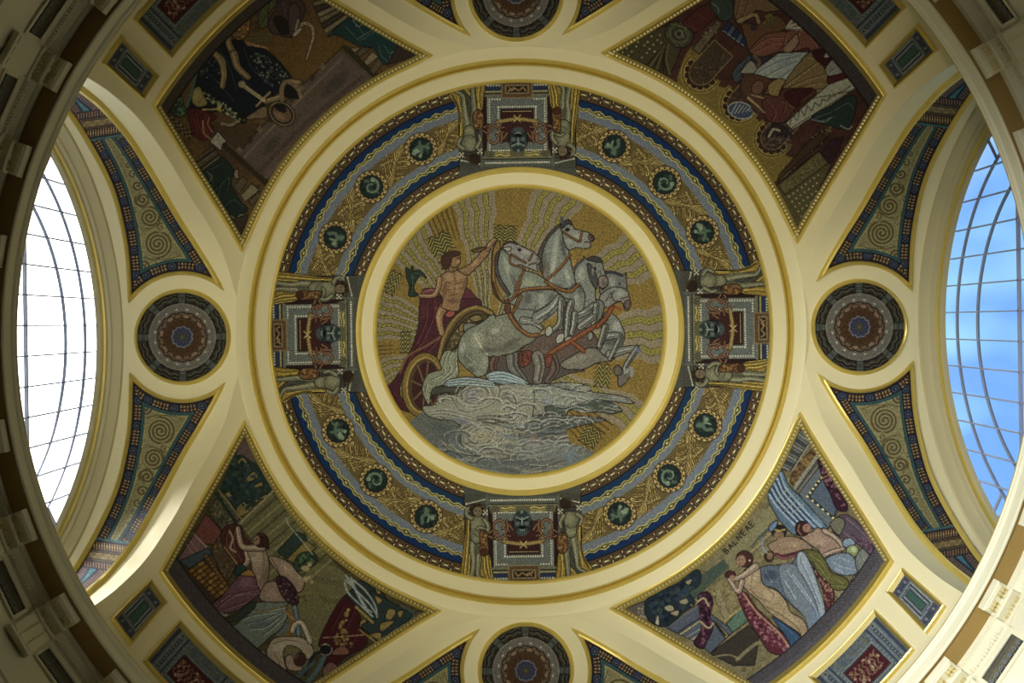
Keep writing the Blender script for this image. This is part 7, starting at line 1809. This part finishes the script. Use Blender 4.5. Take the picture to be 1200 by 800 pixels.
shape(cv, H, [(0, 130), (180, 130), (320, 120), (430, 160), (640, 180), (860, 210), (930, 250), (930, 265), (700, 240), (640, 260), (420, 300), (310, 300), (300, 340), (120, 380), (0, 420)], (110, 110, 98), 10)
shape(cv, H, [(310, 135), (400, 112), (520, 118), (625, 140), (600, 180), (420, 155), (350, 150)], (96, 98, 92), 10)
shape(cv, H, [(320, 270), (440, 300), (560, 260), (650, 235), (760, 250), (860, 310), (820, 330), (770, 340), (700, 325), (590, 330), (480, 310), (450, 345), (350, 350), (300, 310)], (62, 70, 60), 10)
shape(cv, H, [(100, 460), (130, 380), (300, 340), (440, 350), (600, 355), (735, 375), (720, 390), (600, 415), (460, 450), (380, 490), (260, 480), (180, 490)], (70, 72, 66), 10)
cv.poly(V(H, [(0, 440), (100, 460), (260, 480), (440, 460), (480, 540), (560, 570), (660, 625), (600, 700), (400, 800), (0, 800)]), (88, 88, 80), 10)
shape(cv, G, [(470, 130), (500, 100), (620, 78), (780, 90), (870, 130), (840, 160), (700, 150), (560, 160), (480, 155)], (100, 112, 112), 10)
shape(cv, G, [(790, 70), (830, 40), (900, 25), (1000, 50), (1080, 90), (1130, 135), (980, 140), (860, 120)], (106, 120, 122), 10)
shape(cv, G, [(380, 220), (370, 190), (420, 150), (600, 165), (620, 200), (480, 200)], (60, 60, 50), 10)
shape(cv, G, [(300, 330), (310, 305), (400, 290), (420, 230), (480, 205), (580, 210), (640, 150), (720, 125), (860, 140), (1150, 150), (1150, 420), (1050, 480), (1000, 400), (850, 380), (740, 400), (720, 440), (620, 470), (540, 420), (430, 410), (340, 380)], (118, 116, 98), 10)
shape(cv, G, [(600, 520), (640, 460), (740, 420), (880, 400), (980, 420), (1050, 500), (1060, 620), (1000, 700), (860, 720), (700, 680), (610, 600)], (116, 112, 92), 10)
c10 = [10]
# streaming contour rows of tesserae
rg = random.Random(9)
def ripple(crop, cx, cy, rx_, ry_, n, a0=0, a1=6.0, rot=0, cols=((64, 64, 58), (152, 150, 130), (88, 88, 84), (134, 134, 118)), jit=.06, sq=1.0):
    c, s = math.cos(math.radians(rot)), math.sin(math.radians(rot))
    for i in range(n):
        f = (i + 1) / n
        pts = []
        for t in np.linspace(a0, a1, 22):
            k = f * (1 + jit * math.sin(3 * t + i) + jit * .6 * math.sin(5 * t + 2 * i))
            x, y = rx_ * k * math.cos(t), ry_ * k * math.sin(t)
            pts.append((cx + x * c - y * s, cy + x * s + y * c))
        stroke(cv, crop, pts, cols[i % len(cols)], 1.1, clip=c10)
ripple(G, 710, 220, 190, 120, 9, 0, 6.28, -8); ripple(G, 760, 540, 260, 150, 13, 0, 6.28, -12, jit=.05)
ripple(G, 690, 225, 60, 45, 3, 0, 6.28, 0, ((98, 98, 112), (126, 124, 132)))
ripple(G, 960, 300, 120, 150, 8, -2.2, 1.9, 0); ripple(G, 480, 260, 130, 45, 5, 2.2, 5.6, 0)
for i in range(9): stroke(cv, G, [(330 + 10 * i, 345 + 6 * i), (480, 330 + 9 * i), (640, 370 + 8 * i), (720, 400 + 6 * i)], ((144, 140, 120), (86, 88, 90), (124, 118, 100))[i % 3], 1.2, clip=c10)
for i in range(6): stroke(cv, G, [(500, 105 + 9 * i), (640, 90 + 11 * i), (860, 120 + 8 * i)], ((150, 160, 156), (70, 86, 88))[i % 2], 1.0, clip=c10); stroke(cv, G, [(820, 60 + 9 * i), (940, 45 + 13 * i), (1100, 110 + 6 * i)], ((152, 164, 162), (72, 90, 94))[i % 2], 1.0, clip=c10)
for i in range(150):                 # lower sweep, following the rim
    a0 = rg.uniform(60, 150); r_ = rg.uniform(96, 168); da = rg.uniform(10, 26)
    pts = [(OX + r_ * math.cos(math.radians(a0 + da * t)) + 1.2 * math.sin(9 * t), OY + 1 + (r_ - 6 * t * (1 - t)) * math.sin(math.radians(a0 + da * t)) + 1.4 * math.sin(7 * t + i)) for t in np.linspace(0, 1, 9)]
    if min(p[1] for p in pts) > 486: cv.line(pts, rg.choice([(146, 144, 126), (54, 56, 56), (118, 118, 108), (88, 98, 104), (132, 128, 112), (70, 74, 72)]), 1.1, clip=c10)
for i in range(70):
    x, y = rg.uniform(500, 700), rg.uniform(505, 555); L_ = rg.uniform(8, 24); s = rg.uniform(-.25, .1)
    cv.line([(x, y), (x + L_ * .3, y + s * L_ * .3 - 1.4), (x + L_ * .7, y + s * L_ * .7 + 1.2), (x + L_, y + s * L_)], rg.choice([(140, 138, 120), (58, 60, 58), (116, 112, 98), (84, 96, 102), (128, 120, 100)]), 1.1, clip=c10)
for i in range(110):
    x, y = rg.uniform(585, 735), rg.uniform(450, 482); L_ = rg.uniform(8, 22)
    cv.line([(x, y), (x + L_ * .35, y - 1.2), (x + L_ * .7, y + .8), (x + L_, y + .4)], rg.choice([(142, 140, 124), (74, 76, 74), (120, 116, 100), (100, 112, 118)]), 1.0, clip=c10)
for i in range(40):
    x, y = rg.uniform(608, 700), rg.uniform(484, 510); L_ = rg.uniform(8, 20)
    cv.line([(x, y), (x + L_ * .5, y - .8), (x + L_, y - .6)], rg.choice([(46, 48, 46), (92, 96, 92), (74, 86, 86), (112, 112, 100)]), 1.0, clip=c10)
glow(cv, G, 600, 420, 90, 26, (92, 92, 108), .6, 15, c10); glow(cv, G, 760, 540, 120, 60, (140, 130, 102), .45, -10, c10); glow(cv, G, 800, 240, 90, 40, (136, 126, 102), .4, 0, c10); glow(cv, H, 480, 640, 40, 60, (92, 112, 120), .7, 0, c10); glow(cv, H, 220, 530, 40, 40, (124, 100, 82), .6, 0, c10); glow(cv, H, 320, 240, 50, 30, (92, 104, 124), .5, 0, c10); glow(cv, G, 440, 470, 110, 40, (66, 72, 70), .6, 5, c10)
cv.id[~cv.mask] = 0
for i in range(36):                  # rolling billows
    x, y, r0_ = rg.uniform(520, 700), rg.uniform(455, 545), rg.uniform(5, 12)
    a_ = rg.uniform(2.6, 3.6)
    for m in range(3):
        pts = [(x + (r0_ - 2.6 * m) * 1.5 * math.cos(t), y + (r0_ - 2.6 * m) * .7 * math.sin(t)) for t in np.linspace(a_, a_ + 3.0, 9)]
        cv.line(pts, ((150, 148, 132), (64, 68, 68), (124, 124, 116))[m], 1.0, clip=c10)
for x, y, a_, b_, cc in ((560, 478, 40, 10, (134, 132, 116)), (640, 530, 46, 14, (116, 118, 116)), (585, 545, 50, 10, (84, 90, 92)), (530, 510, 22, 10, (70, 76, 76)), (660, 466, 36, 9, (128, 128, 116)), (690, 545, 30, 14, (96, 108, 112))): cv.blob(x, y, a_, b_, cc, .4, 0, c10)
cv.noise(.06, seed=5)
cv.lay({1: ('gold_ground', None), 3: ('cloak', None), 4: ('chariot', None), 5: ('wheel', 4), 2: ('charioteer', None), 11: ('statuette', None), 9: ('fourth_horse', None), 8: ('third_horse', None), 7: ('second_horse', None), 6: ('near_horse', None), 12: ('harness', None), 10: ('cloud_bank', None)}, photo_to_dome, gain=1.08, lift=0.012, parent=root_oc, seed=30)
